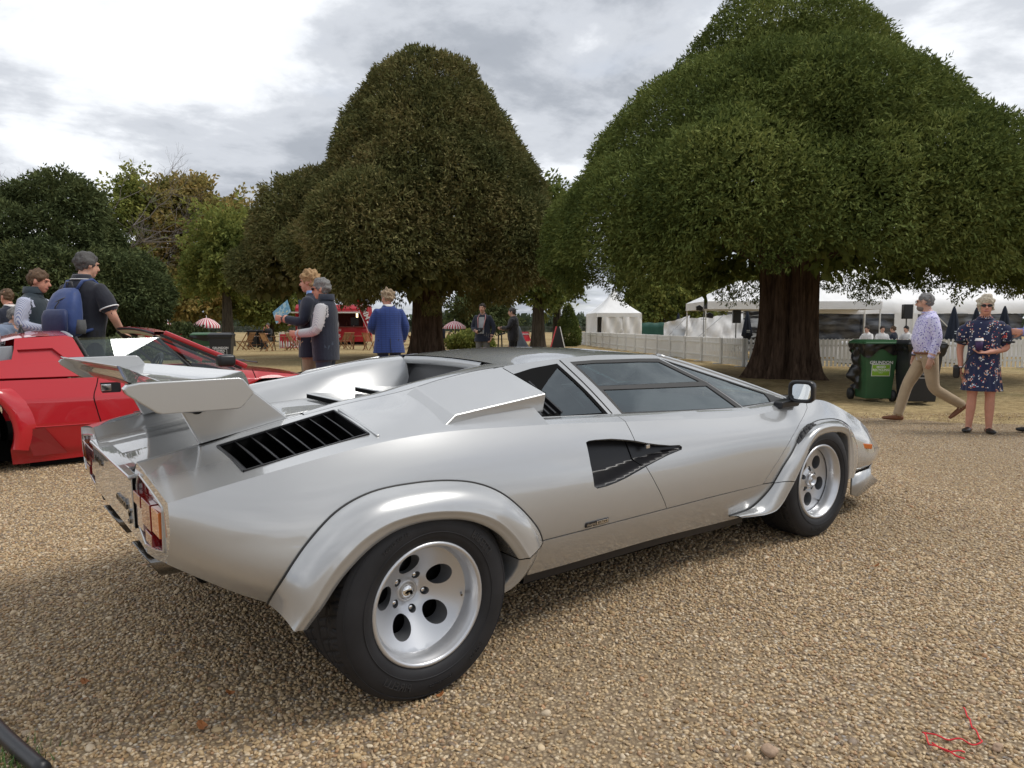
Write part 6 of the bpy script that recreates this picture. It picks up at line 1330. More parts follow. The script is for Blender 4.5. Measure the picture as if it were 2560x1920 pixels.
    for mir in (False,True):
        o=panel_obj('sail_panel',sp,False,RED,C0,mirror=mir); panel_obj('sail_recess',rc,False,RED,o,mirror=mir); s=-1 if mir else 1
        r=dens(REC,.04); A=ls(r[:,0],r[:,1]); B=A+np.array((0,.028,0)); n=len(r); mesh_obj('recess_wall',np.concatenate([A,B])*np.array((1,s,1)),[(i,(i+1)%n,n+(i+1)%n,n+i) for i in range(n)],RED,o)
        mb=MB(); P=smooth_curve([(1.00,.735),(.945,.86),(.90,.97),(.865,1.05)],12); mb.tube(np.stack([P[:,0]+.008,-s*(sw(0,P[:,1])-.01),P[:,1]],-1),.014,8); mb.build('door_seal',RUBBER,o,smooth=True)
    P=[]
    for a in np.linspace(-1,1,15): P.append([(.30,-.64*a,1.0+.03*(1-a*a)),(.46,-.655*a,1.045+.035*(1-a*a)),(.62,-.65*a,1.062+.04*(1-a*a)),(.80,-.645*a,1.066+.04*(1-a*a)),(.86,-.64*a,1.05+.035*(1-a*a)),(.87,-.63*a,.99+.02*(1-a*a))])
    V,F=grid_mesh(np.array(P)); mesh_obj('roll_hoop',V,F,RED,C0,smooth=True)
    mb=MB(); P=np.array([(.85,-.64*a,1.052+.038*(1-a*a)) for a in np.linspace(-1,1,15)]); mb.tube(P,.012,8); mb.build('hoop_seal',SG,C0,smooth=True)
    mb=MB(); mb.lathe([(.028,0),(.022,.02),(.010,.045),(.010,.07),(0,.072)],12,np.array(Matrix.Translation((.52,-.25,1.085)))); ab=mb.build('aerial_base',BLACKP,C0,smooth=True); mb=MB(); mb.tube([(.52,-.25,1.15),(-.3,-.30,1.24)],.003,6); mb.build('aerial_rod',BLACKP,ab)
    mb=MB(); mb.prism([(-.45,.74),(.44,.83),(.44,.985),(-.45,.93)],'y',-.68,-.655); mb.build('engine_grille_panel',SG,C0,bevel=.008); mb=MB(); mb.prism([(-.45,.74),(.44,.83),(.44,.985),(-.45,.93)],'y',.655,.68); mb.build('engine_grille_panel',SG,C0,bevel=.008)
    for k in range(6): 
        mb=MB(); mb.box((-.35+k*.13,0,.93+k*.016),(.09,1.28,.016),np.array(Matrix.Rotation(math.radians(14),3,'Y'))); mb.build('engine_louvre',BLACKP,C0)
    mb=MB(); mb.box((.34,-.52,1.02),(.05,.20,.14)); mb.build('grey_bracket',SG,C0,bevel=.01)
    # windscreen frame
    HD=[(1.57-.14*((a+1)/2),.47*-a if False else -.52*a,1.088+.045*((1-a)/2)+.012*(1-a*a)) for a in np.linspace(1,-1,13)]
    HD=[(1.56-.06*(1-a),-.53*a,1.085+.020*(1-a*a)+.02*(1-a)) for a in np.linspace(1,-1,13)]
    mb=MB(); 
    P=[]
    for p in HD: P.append([(p[0]-.06,p[1],p[2]-.022),(p[0]-.055,p[1],p[2]+.010),(p[0]+.05,p[1],p[2]+.006),(p[0]+.06,p[1],p[2]-.02),(p[0]-.06,p[1],p[2]-.022)])
    V,F=grid_mesh(np.array(P)); mesh_obj('screen_header',V,F,RED,C0,smooth=False)
    P=[]
    for p in HD: P.append([(p[0]-.064,p[1]*.97,p[2]-.020),(p[0]-.03,p[1]*.97,p[2]-.055),(p[0]+.06,p[1]*.97,p[2]-.05)])
    V,F=grid_mesh(np.array(P)); mesh_obj('header_lining',V,F,CREAM,C0,smooth=True)
    mb=MB(); mb.tube(np.array([(p[0]-.062,p[1],p[2]-.006) for p in HD]),.010,8); mb.build('header_seal',RUBBER,C0,smooth=True)
    NL=np.array(HD[0]); FL=np.array(HD[-1]); bl=np.array((2.24,-.80,.765)); bf=np.array((2.24,.80,.765))
    for a,b,s in ((NL,bl,1),(FL,bf,-1)):
        mb=MB(); mb.bar(a+np.array((.03,0,.0)),b,.05,.045); p=mb.build('screen_pillar',RED,C0,bevel=.01)
        mb=MB(); mb.bar(a+np.array((-.01,-s*.03,-.02)),b+np.array((-.06,-s*.03,-.015)),.022,.022); mb.bar(a+np.array((-.05,-s*.02,-.045)),b+np.array((-.12,-s*.02,-.02)),.016,.016); mb.build('pillar_trim',RUBBER,p,kind='stuff')
        mb=MB(); mb.bar(a+np.array((-.06,-s*.03,-.03)),np.array((1.78,-s*.84,.73)),.026,.02); mb.build('vent_bar',RUBBER,p)
    mb=MB(); 
    P=[[NL+(FL-NL)*v+(bl+(bf-bl)*v-NL-(FL-NL)*v)*u+np.array((.10*math.sin(math.pi*v)*u,0,.02*math.sin(math.pi*u))) for v in np.linspace(0,1,13)] for u in np.linspace(.04,1,10)]
    V,F=grid_mesh(np.array(P)); mesh_obj('windscreen',V,F,CLR,C0,smooth=True)
    for s in (1,-1):
        mb=MB(); mb.add([(.93,-s*.845,.73),(1.75,-s*.845,.73),(1.53,-s*.60,1.045),(.88,-s*.66,1.025)],[(0,1,2,3)]); mb.build('door_glass',CLR,C0,fix=False)
        mb=MB(); mb.add([(1.79,-s*.845,.73),(2.16,-s*.83,.745),(1.60,-s*.56,1.06)],[(0,1,2)]); mb.build('vent_glass',CLR,C0,fix=False)
        mb=MB(); mb.prism([(.95,.30),(2.0,.30),(2.0,.69),(.95,.70)],'y',-s*.80,-s*.74); mb.build('door_trim',CREAM,C0,bevel=.02)
        st=bpy.data.objects.new('seat',None); link(st,C0); mb=MB(); mb.prism([(1.05,.25),(1.5,.30),(1.5,.40),(1.08,.36)],'y',s*.38-.24,s*.38+.24); mb.build('seat_cushion',CREAM,st,bevel=.03); mb=MB(); mb.prism([(1.02,.32),(1.16,.34),(1.02,.82),(.92,.80)],'y',s*.38-.23,s*.38+.23); mb.build('seat_back',CREAM,st,bevel=.04)
        mb=MB(); mb.box((2.02,-s*.90,.83),(.16,.12,.11)); mb.build('door_mirror',BLACKP,C0,bevel=.03)
    mb=MB(); mb.prism([(1.75,.35),(2.3,.35),(2.25,.70),(1.95,.72),(1.76,.62)],'y',-.72,.72); mb.build('dashboard',CREAM,C0,bevel=.03)
    mb=MB(); a=np.linspace(0,2*np.pi,26,endpoint=False); cx=np.array((1.66,.36,.70)); M=np.array(Matrix.Rotation(math.radians(-64),3,'Y')); mb.tube(np.stack([.18*np.cos(a),.18*np.sin(a),0*a],-1)@M.T+cx,.017,8,closed=True); mb.bar(cx+M@np.array((-.17,0,0)),cx+M@np.array((.17,0,0)),.03,.012); mb.bar(cx,(1.95,.36,.60),.05,.05); mb.build('steering_wheel',BLACKP,C0,smooth=True)
    mb=MB(); mb.box((1.50,0.02,1.03),(.03,.22,.06)); mb.build('rear_view_mirror',CREAM,C0,bevel=.01)
    mb=MB(); mb.box((1.2,0,.2),(2.6,1.5,.06)); mb.build('cabin_floor',DARK,C0); mb=MB(); mb.box((1.2,0,.12),(4.0,1.5,.1)); mb.build('floor_pan',DARK,C0)
    for k,(y0,y1) in enumerate(((-.55,-.05),(.05,.6))):
        mb=MB(); mb.tube([(2.42+.06*k,y0,.79),(2.36,y1,.80)],.008,6); mb.build('wiper',BLACKP,C0)
    TW2=mat('pale_tyre_tread',(.10,.095,.085),rough=.8)
    for cx in (0,2.45):
        for s in (1,-1):
            w=bpy.data.objects.new('wheel',None); link(w,C0); w.location=(cx,-s*.90,.31); w.rotation_euler=(0,0,math.pi if s>0 else 0); Rx=np.array(Matrix.Rotation(-math.pi/2,4,'X'))
            mb=MB(); mb.lathe([(.20,0),(.24,.012),(.29,.005),(.315,-.02),(.32,-.05),(.32,-.2),(.30,-.23)],64,Rx); mb.build('tyre',TYRE,w,smooth=True); mb=MB(); mb.lathe([(.20,0),(.19,.01),(.18,-.03),(.06,-.02),(.05,.0),(0,.0)],40,Rx); mb.build('rim',RIM,w,smooth=True)
            for k in range(40):
                pass
    for s in (1,-1):
        for cx in (0,2.45):
            mb=MB(); n=20; A=np.linspace(-.1*math.pi,1.1*math.pi,n); V,F=grid_mesh(np.array([[(cx+.37*math.cos(a),-s*w,.31+.36*math.sin(a)) for w in (.5,.88)] for a in A])); mb.add(V,F); mb.add([(cx+.37*math.cos(a),-s*.5,.31+.36*math.sin(a)) for a in A],[tuple(range(n))]); mb.build('wheel_well',DARK,C0)
red_car()
# ================================================================ people
from mathutils.kdtree import KDTree
SKIN=mat('skin_fair',(.56,.32,.23),rough=.5,sss=.08,var=.06,vscale=14); SKINR=mat('skin_ruddy',(.55,.26,.18),rough=.5,sss=.08,var=.08,vscale=14)
def unit(v): v=np.array(v,float); return v/(np.linalg.norm(v)+1e-12)
class Prim:
    def __init__(s): s.V=[]; s.F=[]; s.T=[]
    def add(s,V,F,tag): n=len(s.V); s.V+=[tuple(map(float,v)) for v in V]; s.F+=[tuple(i+n for i in f) for f in F]; s.T+=[tag]*len(V)
    def tube(s,pts,rad,tag,side=(1,0,0),n=14,cap=True,sub=4):
        pts=np.array(pts,float); rad=np.array([(r,r) if np.isscalar(r) else r for r in rad],float); k=len(pts)
        t=np.linspace(0,k-1,(k-1)*sub+1); i=np.arange(k); P=np.stack([np.interp(t,i,pts[:,j]) for j in range(3)],1); Rr=np.stack([np.interp(t,i,rad[:,j]) for j in range(2)],1)
        if k>2:  # soften the joint
            for _ in range(2): P[1:-1]=.5*P[1:-1]+.25*(P[:-2]+P[2:])
        T=np.gradient(P,axis=0); T/=np.linalg.norm(T,axis=1,keepdims=True)+1e-12; X=np.array(side,float); rings=[]
        if cap:
            P=np.concatenate([[P[0]-T[0]*Rr[0].mean()*.6],[P[0]-T[0]*Rr[0].mean()*.35],P,[P[-1]+T[-1]*Rr[-1].mean()*.35],[P[-1]+T[-1]*Rr[-1].mean()*.6]]); Rr=np.concatenate([[Rr[0]*.35],[Rr[0]*.8],Rr,[Rr[-1]*.8],[Rr[-1]*.35]]); T=np.concatenate([[T[0]]*2,T,[T[-1]]*2])
        V=[]
        for p,t_,r in zip(P,T,Rr):
            X=X-t_*(X@t_); 
            if np.linalg.norm(X)<1e-3: X=np.cross(t_,(0,0,1.))
            X=unit(X); Yv=np.cross(t_,X)
            for j in range(n): a=2*math.pi*j/n; V.append(p+X*math.cos(a)*r[0]+Yv*math.sin(a)*r[1])
        m=len(P); F=[(i*n+j,i*n+(j+1)%n,(i+1)*n+(j+1)%n,(i+1)*n+j) for i in range(m-1) for j in range(n)]+[tuple(range(n))[::-1],tuple((m-1)*n+j for j in range(n))]; s.add(V,F,tag)
    def ell(s,c,r,tag,R=None,n=16,m=10):
        V=[];c=np.array(c,float)
        for i in range(1,m):
            th=math.pi*i/m
            for j in range(n): a=2*math.pi*j/n; V.append((r[0]*math.sin(th)*math.cos(a),r[1]*math.sin(th)*math.sin(a),r[2]*math.cos(th)))
        V.append((0,0,r[2]));V.append((0,0,-r[2])); V=np.array(V); V=V@np.array(R).T if R is not None else V; q=n*(m-1)
        F=[(i*n+j,(i+1)*n+j,(i+1)*n+(j+1)%n,i*n+(j+1)%n) for i in range(m-2) for j in range(n)]+[(q,j,(j+1)%n) for j in range(n)]+[(q+1,(m-2)*n+(j+1)%n,(m-2)*n+j) for j in range(n)]; s.add(V+c,F,tag)
def hand(pr,wr,d,palm_n,side,curl,sc,tag='skin'):
    """wrist, pointing direction, palm normal, thumb side sign"""
    d=unit(d); nrm=unit(np.array(palm_n)-d*(np.array(palm_n)@d)); s=np.cross(d,nrm)*side; L_=.095*sc
    pr.tube([wr-d*.01,wr+d*L_*.5,wr+d*L_],[(.026*sc,.017*sc),(.038*sc,.015*sc),(.038*sc,.012*sc)],tag,side=s,n=12)
    for k,(o,l) in enumerate(((-.030,.068),(-.010,.078),(.010,.074),(.030,.058))):
        b=wr+d*L_*.98+s*(-o)*sc; e=unit(d*math.cos(curl*.8)+nrm*math.sin(curl*.8)); e2=unit(d*math.cos(curl*1.8)+nrm*math.sin(curl*1.8)); m=b+e*l*.5*sc; pr.tube([b-d*.01,b,m,m+e2*l*.5*sc],[.0092*sc,.0092*sc,.0086*sc,.0075*sc],tag,n=8,sub=2)
    b=wr+d*L_*.30+s*.030*sc; e=unit(d*.7+s*.75+nrm*.35); m=b+e*.042*sc; pr.tube([b,m,m+unit(d*.9+s*.15+nrm*(.3+curl*.3))*.034*sc],[.0125*sc,.0105*sc,.0085*sc],tag,n=8,sub=2)
def person(loc,rz,H,P,mats,label,cat='person',name='person',hair=None,voxel=.0085,dec=.33,scale_w=1.0):
    """P: pose dict in a 1.75 m body, x right / y forward / z up ; mats: tag->material"""
    k=H/1.75; pr=Prim(); g=P.get; w=scale_w; hipz=g('hip',.93); lean=g('lean',0.0); twist=g('twist',0.0); off=np.array(g('off',(0,0)))
    def T(x,y,z):      # torso space -> body (lean about the hips, twist about z)
        dz=z-hipz; y2=y*math.cos(lean)+dz*math.sin(lean); z2=hipz+dz*math.cos(lean)-y*math.sin(lean); c,s_=math.cos(twist*min(1,max(0,dz/.5))),math.sin(twist*min(1,max(0,dz/.5))); return np.array((x*c-y2*s_,x*s_+y2*c,z2))
    belly=g('belly',0.0)
    rows=[(hipz+.045,.168,.118,0),(hipz+.08,.170,.120,.0),(hipz+.14,.160,.112+belly*.5,belly*.5),(hipz+.22,.162,.114+belly,belly*.9),(hipz+.32,.175,.120+belly*.5,belly*.4),(hipz+.41,.188,.120,0),(hipz+.475,.185,.105,-.012),(hipz+.525,.14,.085,-.018),(hipz+.555,.085,.068,-.015)]
    top=g('top_tag','shirt'); infl=g('infl',.010)
    pr.tube([T(0,y,z) for z,a,b,y in rows],[(a*w+infl,b+infl) for z,a,b,y in rows],top,side=T(1,0,1.2)-T(0,0,1.2),n=24,sub=3)
    pr.tube([T(0,0,hipz-.06),T(0,0,hipz+.03),T(0,0,hipz+.07)],[(.162*w+.010,.120),(.174*w+.012,.130),(.172*w+.010,.128)],'legs',side=(1,0,0),n=20,cap=False)
    if g('coat'):     # jacket skirt / hem over the hips
        z0,fl=g('coat'); pr.tube([T(0,belly*.4,hipz+.40),T(0,belly*.6,hipz+.24),T(0,0,hipz+.05),T(0,-.005,z0)],[(.180*w+infl,.118+infl+belly*.4),(.170*w+infl+.004,.120+infl+belly*.7),(.182*w+infl,.132+infl),((.178+fl)*w+infl,.132+fl)],top,side=T(1,0,1.2)-T(0,0,1.2),n=24,cap=False,sub=6)
    nb=T(0,-.015,hipz+.545); hy,hp=g('head',(0,0)); hc=T(0,.012,hipz+.545)+np.array((0,0,.0))+unit(T(0,.25*math.sin(lean)+.02,1)*0+np.array((0,0,1)))*.165+np.array((math.sin(-hy)*0,0,0))+ (np.array((-math.sin(hy),math.cos(hy),0))*(.022+.05*math.sin(-hp)))
    pr.tube([nb-np.array((0,0,.03)),nb+(hc-nb)*.45,hc-np.array((0,0,.03))],[.066,.058,.056],'skin',n=14)
    Rh=np.array(Matrix.Rotation(hy,3,'Z')@Matrix.Rotation(hp,3,'X')); 
    def Hd(x,y,z): return hc+Rh@np.array((x,y,z))
    pr.ell(Hd(0,-.012,.025),(.077,.096,.092),'skin',Rh); pr.ell(Hd(0,.022,-.030),(.062,.070,.078),'skin',Rh); pr.ell(Hd(0,.052,-.082),(.036,.034,.030),'skin',Rh)
    pr.tube([Hd(0,.088,.020),Hd(0,.104,-.012),Hd(0,.112,-.028)],[.009,.012,.015],'skin',n=8); pr.ell(Hd(0,.086,.030),(.052,.016,.010),'skin',Rh); pr.ell(Hd(0,.088,-.058),(.026,.012,.010),'lip' if 'lip' in mats else 'skin',Rh)
    for sx in (-1,1): pr.ell(Hd(sx*.080,-.010,-.005),(.010,.020,.032),'skin',Rh)
    # arms
    sl=g('sleeve','long'); 
    for i,sx in enumerate((-1,1)):
        sh=T(sx*.178*w,-.010,hipz+.475); el,wr,hd,pn,cu=g('armL' if sx<0 else 'armR'); el=T(*el);wr=T(*wr); hd=np.array(hd,float); at_=g('arm_tag','arm')
        if sl=='long': pr.tube([sh+np.array((-sx*.03,0,.01)),sh+(el-sh)*.35,el,wr],[.066+infl*.6,.058+infl*.5,.047+infl*.5,.034+infl*.6],at_,n=14); pr.tube([wr-unit(wr-el)*.03,wr+unit(wr-el)*.015],[.029,.027],'skin',n=12)
        elif sl=='short': m=sh+(el-sh)*.72; pr.tube([sh+np.array((-sx*.03,0,.01)),sh+(el-sh)*.35,m],[.068,.064+infl,.062+infl],at_,n=14); pr.tube([sh+(el-sh)*.62,m,el,wr],[.046,.047,.042,.028],'skin',n=14)
        hand(pr,wr+unit(wr-el)*.012,hd,pn,sx*g('thumb',1)*(-1),cu,1.0)
    # legs
    lt='legs'; lr=g('leg_r',1.0)
    for sx,key in ((-1,'legL'),(1,'legR')):
        kn,an,ft=g(key); hj=np.array((sx*.088*w,0,hipz-.02)); kn=np.array(kn,float);an=np.array(an,float)
        if g('bare'): pr.tube([hj,hj+(kn-hj)*.5,kn,kn+(an-kn)*.35,an],[.088,.078,.055,.056,.036],'skin',n=14)
        else: pr.tube([hj,hj+(kn-hj)*.5,kn,kn+(an-kn)*.5,an+(kn-an)*.02],[(.098*w*lr,.102*lr),.086*lr,.071*lr,.066*lr,.060*lr],lt,n=16)
        ft=unit(ft); b=an-np.array((0,0,.045)); pr.tube([an+np.array((0,0,.0)),b+ft*.0+np.array((0,0,.005))],[.042 if not g('bare') else .034,.042],'shoe' if not g('bare') else 'skin',n=10)
        sd=np.cross(ft,(0,0,1.)); pr.tube([b-ft*.055,b+ft*.04,b+ft*.13,b+ft*.185],[(.036,.034),(.040,.036),(.046,.028),(.034,.020)],'shoe',side=sd,n=12)
    if g('skirt'):
        pl=g('skirt'); n=72; V=[]; 
        for z,a,b in pl:
            for j in range(n):
                t=2*math.pi*j/n; pf=1+ (.035*math.sin(18*t) if z<hipz-.06 else .0); V.append((a*math.cos(t)*pf,b*math.sin(t)*pf,z))
        F=[(i*n+j,i*n+(j+1)%n,(i+1)*n+(j+1)%n,(i+1)*n+j) for i in range(len(pl)-1) for j in range(n)]+[tuple(range(n))[::-1],tuple((len(pl)-1)*n+j for j in range(n))]; pr.add(V,F,top)
    if g('extra'): g('extra')(pr,T,Hd)
    # one continuous skin
    me=bpy.data.meshes.new('body'); me.from_pydata(pr.V,[],pr.F); o=bpy.data.objects.new('tmp',me); COL.objects.link(o)
    rm=o.modifiers.new('r','REMESH'); rm.mode='VOXEL'; rm.voxel_size=voxel; sm=o.modifiers.new('s','SMOOTH'); sm.factor=.5; sm.iterations=g('smooth',2)
    if dec<1: dm=o.modifiers.new('d','DECIMATE'); dm.ratio=dec
    dg=bpy.context.evaluated_depsgraph_get(); body=bpy.data.meshes.new_from_object(o.evaluated_get(dg)); bpy.data.objects.remove(o); bpy.data.meshes.remove(me)
    tags=list(mats.keys()); kd=KDTree(len(pr.V)); 
    for i,v in enumerate(pr.V): kd.insert(v,i)
    kd.balance(); ti={t:i for i,t in enumerate(tags)}
    mi=[ti.get(pr.T[kd.find(p.center)[1]],0) for p in body.polygons]
    body.materials.clear()
    for t in tags: body.materials.append(mats[t])
    body.polygons.foreach_set('material_index',mi); body.polygons.foreach_set('use_smooth',[True]*len(mi)); body.transform(Matrix.Scale(k,4))
    root=empty(name,loc,rz,label=label,cat=cat); b=bpy.data.objects.new('body',body); link(b,root)
    hs=bpy.data.objects.new('face',None)
    EY=mat('eye_dark',(.02,.015,.012),rough=.2)
    if g('eyes',True):
        bpy.data.objects.remove(hs)
        for sx in (-1,1):
            mb=MB(); pp=Prim(); pp.ell(Hd(sx*.031,.083,.012),(.012,.006,.006),'e',Rh,8,6); mb.add([tuple(np.array(v)*k) for v in pp.V],pp.F); mb.build('eye',EY,root,smooth=True)
    else: bpy.data.objects.remove(hs)
    if hair: make_hair(root,Hd,Rh,hc,k,**hair)
    root['k']=k; del root['k']
    return root,Hd,T,k,Rh
def make_hair(root,Hd,Rh,hc,k,col,style='short',seed=1,vol=.016,front=.055,side=-.02,back=-.075,messy=.006):
    m=mat('hair_'+col[0],col[1],rough=.7,var=.35,vscale=60,bump=.8,bscale=160,bdist=.004); w=Waves(seed,.05); n=48;mm=26; V=[];keep=[]
    for i in range(mm+1):
        th=math.pi*i/mm
        for j in range(n):
            a=2*math.pi*j/n; d=np.array((math.sin(th)*math.cos(a),math.sin(th)*math.sin(a),math.cos(th))); p=d*np.array((.077,.098,.094))+np.array((0,-.012,.025))
            az=abs(math.atan2(d[0],d[1])); line=float(np.interp(az,[0,.45,.85,1.2,1.45,1.75,2.15,3.15],[front,front-.004,front*.55,side+.005,side+.015,(side+back)/2,back*.92,back]))+.005*math.sin(a*19+seed)+.004*math.sin(a*43); hz=p[2]; t=hz-line; up=max(0,d[2])
            thick=(vol*(.45+.7*up)+messy*w(p[None]*1.0)[0])*min(1,max(0,t/.030))**.8 -.004*(t<=0); V.append(tuple((np.array(Hd(*(p+d*max(thick,-.004))))*k))); keep.append(t>-.012)
    F=[]
    for i in range(mm):
        for j in range(n):
            f=(i*n+j,(i+1)*n+j,(i+1)*n+(j+1)%n,i*n+(j+1)%n)
            if sum(keep[q] for q in f)>=3: F.append(f)
    o=mesh_obj('hair',V,F,m,root,smooth=True)
    return o
def child_tube(root,k,name,pts,r,m,**kw):
    mb=MB(); mb.tube(np.array(pts)*k,r*k,8,**kw); return mb.build(name,m,root,smooth=True)
def glasses(root,Hd,k,m,dark=False):
    for sx in (-1,1):
        a=np.linspace(0,2*np.pi,17)[:-1]; P=[Hd(sx*.032+.024*math.cos(t),.100,.010+.017*math.sin(t)) for t in a]; mb=MB(); mb.tube(np.array(P)*k,.0026*k,6,closed=True); mb.build('spectacle_rim',m,root)
        if dark: mb=MB(); mb.add([tuple(np.array(p)*k) for p in P],[tuple(range(16))]); mb.build('dark_lens',BLACKP,root,fix=False)
        mb=MB(); mb.tube(np.array([Hd(sx*.056,.096,.014),Hd(sx*.081,.0,.012)])*k,.0024*k,6); mb.build('spectacle_arm',m,root)
    mb=MB(); mb.tube(np.array([Hd(-.009,.103,.013),Hd(.009,.103,.013)])*k,.0024*k,6); mb.build('spectacle_bridge',m,root)
STAND=dict(legL=((-.10,.01,.49),(-.11,-.01,.085),(-.15,1,0)),legR=((.10,.01,.49),(.11,-.01,.085),(.15,1,0)))
DOWN=lambda sx: ((sx*.235,-.02,1.15),(sx*.25,.06,.90),(0,.25,-1),(-sx,.2,0),.5)
def placed(px,f): x,y=cw((px-1280)/1775*f,f); return (x,y,float(ground_z(x,y)))
def face_dir(deg): # heading relative to the view: 0 = facing away, 90 = facing left, 180 = facing the camera, -90 = right
    return VIEWROT+math.radians(deg)
def cloth(name,col,**kw): return mat('cloth_'+name,col,rough=kw.pop('rough',.85),var=kw.pop('var',.10),vscale=kw.pop('vscale',7),bump=kw.pop('bump',.35),bscale=kw.pop('bscale',26),bdist=kw.pop('bdist',.012),sheen=.2,**kw)
def pattern_cloth(name,kind,base,cols,scale):
    m=cloth(name,base); nt=m.node_tree; N=nt.nodes.new; L=nt.links.new; b=nt.nodes['Principled BSDF']; tc=N('ShaderNodeTexCoord')
    for l in list(b.inputs['Base Color'].links): nt.links.remove(l)
    if kind=='stripe':
        wv=N('ShaderNodeTexWave'); wv.bands_direction='DIAGONAL' if False else 'X'; wv.inputs['Scale'].default_value=scale; wv.inputs['Distortion'].default_value=.3; wv.inputs['Detail'].default_value=1; wv.inputs['Detail Scale'].default_value=.4; L(tc.outputs['Object'],wv.inputs['Vector']); g=N('ShaderNodeMath'); g.operation='GREATER_THAN'; g.inputs[1].default_value=.62; L(wv.outputs['Fac'],g.inputs[0]); f=g.outputs[0]; mx=N('ShaderNodeMix'); mx.data_type='RGBA'; L(f,mx.inputs['Factor']); mx.inputs['A'].default_value=(*base,1); mx.inputs['B'].default_value=(*cols[0],1); L(mx.outputs['Result'],b.inputs['Base Color'])
    if kind=='floral':
        v=N('ShaderNodeTexVoronoi'); v.inputs['Scale'].default_value=scale; L(tc.outputs['Object'],v.inputs['Vector']); no=N('ShaderNodeTexNoise'); no.inputs['Scale'].default_value=scale*1.7; L(tc.outputs['Object'],no.inputs['Vector']); ad=N('ShaderNodeMath'); ad.operation='MULTIPLY_ADD'; L(no.outputs[0],ad.inputs[0]); ad.inputs[1].default_value=.5; L(v.outputs['Distance'],ad.inputs[2]); lt=N('ShaderNodeMath'); lt.operation='LESS_THAN'; lt.inputs[1].default_value=.62; L(ad.outputs[0],lt.inputs[0]); r=N('ShaderNodeValToRGB'); r.color_ramp.interpolation='CONSTANT'; e=r.color_ramp.elements
        while len(e)<len(cols): e.new(.5)
        for i,(el,c) in enumerate(zip(e,cols)): el.position=i/len(cols); el.color=(*c,1)
        sp=N('ShaderNodeSeparateColor'); L(v.outputs['Color'],sp.inputs[0]); L(sp.outputs[0],r.inputs[0]); mx=N('ShaderNodeMix'); mx.data_type='RGBA'; L(lt.outputs[0],mx.inputs['Factor']); mx.inputs['A'].default_value=(*base,1); L(r.outputs[0],mx.inputs['B']); L(mx.outputs['Result'],b.inputs['Base Color'])
    if kind=='sparse':   # scattered posies
        v=N('ShaderNodeTexVoronoi'); v.inputs['Scale'].default_value=scale; L(tc.outputs['Object'],v.inputs['Vector']); v2=N('ShaderNodeTexVoronoi'); v2.inputs['Scale'].default_value=scale*6; L(tc.outputs['Object'],v2.inputs['Vector']); l1=N('ShaderNodeMath'); l1.operation='LESS_THAN'; l1.inputs[1].default_value=.36; L(v.outputs['Distance'],l1.inputs[0]); l2=N('ShaderNodeMath'); l2.operation='LESS_THAN'; l2.inputs[1].default_value=.52; L(v2.outputs['Distance'],l2.inputs[0]); sp=N('ShaderNodeSeparateColor'); L(v2.outputs['Color'],sp.inputs[0]); l3=N('ShaderNodeMath'); l3.operation='GREATER_THAN'; l3.inputs[1].default_value=.35; L(sp.outputs[1],l3.inputs[0]); a=N('ShaderNodeMath'); a.operation='MULTIPLY'; L(l1.outputs[0],a.inputs[0]); L(l2.outputs[0],a.inputs[1]); a2=N('ShaderNodeMath'); a2.operation='MULTIPLY'; L(a.outputs[0],a2.inputs[0]); L(l3.outputs[0],a2.inputs[1])
        l4=N('ShaderNodeMath'); l4.operation='GREATER_THAN'; l4.inputs[1].default_value=.93; L(sp.outputs[2],l4.inputs[0]); a3=N('ShaderNodeMath'); a3.operation='MULTIPLY'; L(l4.outputs[0],a3.inputs[0]); L(l2.outputs[0],a3.inputs[1]); a4=N('ShaderNodeMath'); a4.operation='MAXIMUM'; L(a2.outputs[0],a4.inputs[0]); L(a3.outputs[0],a4.inputs[1])
        r=N('ShaderNodeValToRGB'); r.color_ramp.interpolation='CONSTANT'; e=r.color_ramp.elements
        while len(e)<len(cols): e.new(.5)
        for i,(el,c) in enumerate(zip(e,cols)): el.position=i/len(cols); el.color=(*c,1)
        L(sp.outputs[0],r.inputs[0]); mx=N('ShaderNodeMix'); mx.data_type='RGBA'; L(a4.outputs[0],mx.inputs['Factor']); mx.inputs['A'].default_value=(*base,1); L(r.outputs[0],mx.inputs['B']); L(mx.outputs['Result'],b.inputs['Base Color'])
    if kind=='check':
        br=N('ShaderNodeTexBrick'); br.offset=0; br.inputs['Scale'].default_value=scale; br.inputs['Mortar Size'].default_value=.035; br.inputs['Color1'].default_value=(*base,1); br.inputs['Color2'].default_value=(*base,1); br.inputs['Mortar'].default_value=(*cols[0],1); br.inputs['Brick Width'].default_value=.5; mp=N('ShaderNodeMapping'); mp.inputs['Rotation'].default_value=(math.pi/2,0,0); L(tc.outputs['Object'],mp.inputs[0]); L(mp.outputs[0],br.inputs['Vector']); L(br.outputs[0],b.inputs['Base Color'])
    return m
LEATH=mat('brown_leather',(.16,.06,.025),rough=.45); BLKSH=mat('black_leather_shoe',(.012,.012,.012),rough=.4)
NAVY=cloth('navy',(.012,.016,.032)); DNAVY=cloth('dark_navy_fleece',(.010,.014,.026),rough=.95); BLK_C=cloth('black',(.010,.010,.012)); CHINO=cloth('beige_chino',(.36,.27,.17)); JEAN=cloth('blue_jeans',(.035,.05,.075)); GREYT=cloth('grey_trousers',(.13,.125,.115)); OLIVE=cloth('olive_trousers',(.13,.12,.065)); WHT=cloth('white_shirt',(.68,.67,.66)); LBLUE=cloth('light_blue_shirt',(.20,.33,.62))
def std(skin=SKIN,shirt=NAVY,arm=None,legs=BLK_C,shoe=BLKSH): return {'skin':skin,'shirt':shirt,'arm':arm or shirt,'legs':legs,'shoe':shoe,'lip':mat('lip',(.42,.17,.14),rough=.5)}
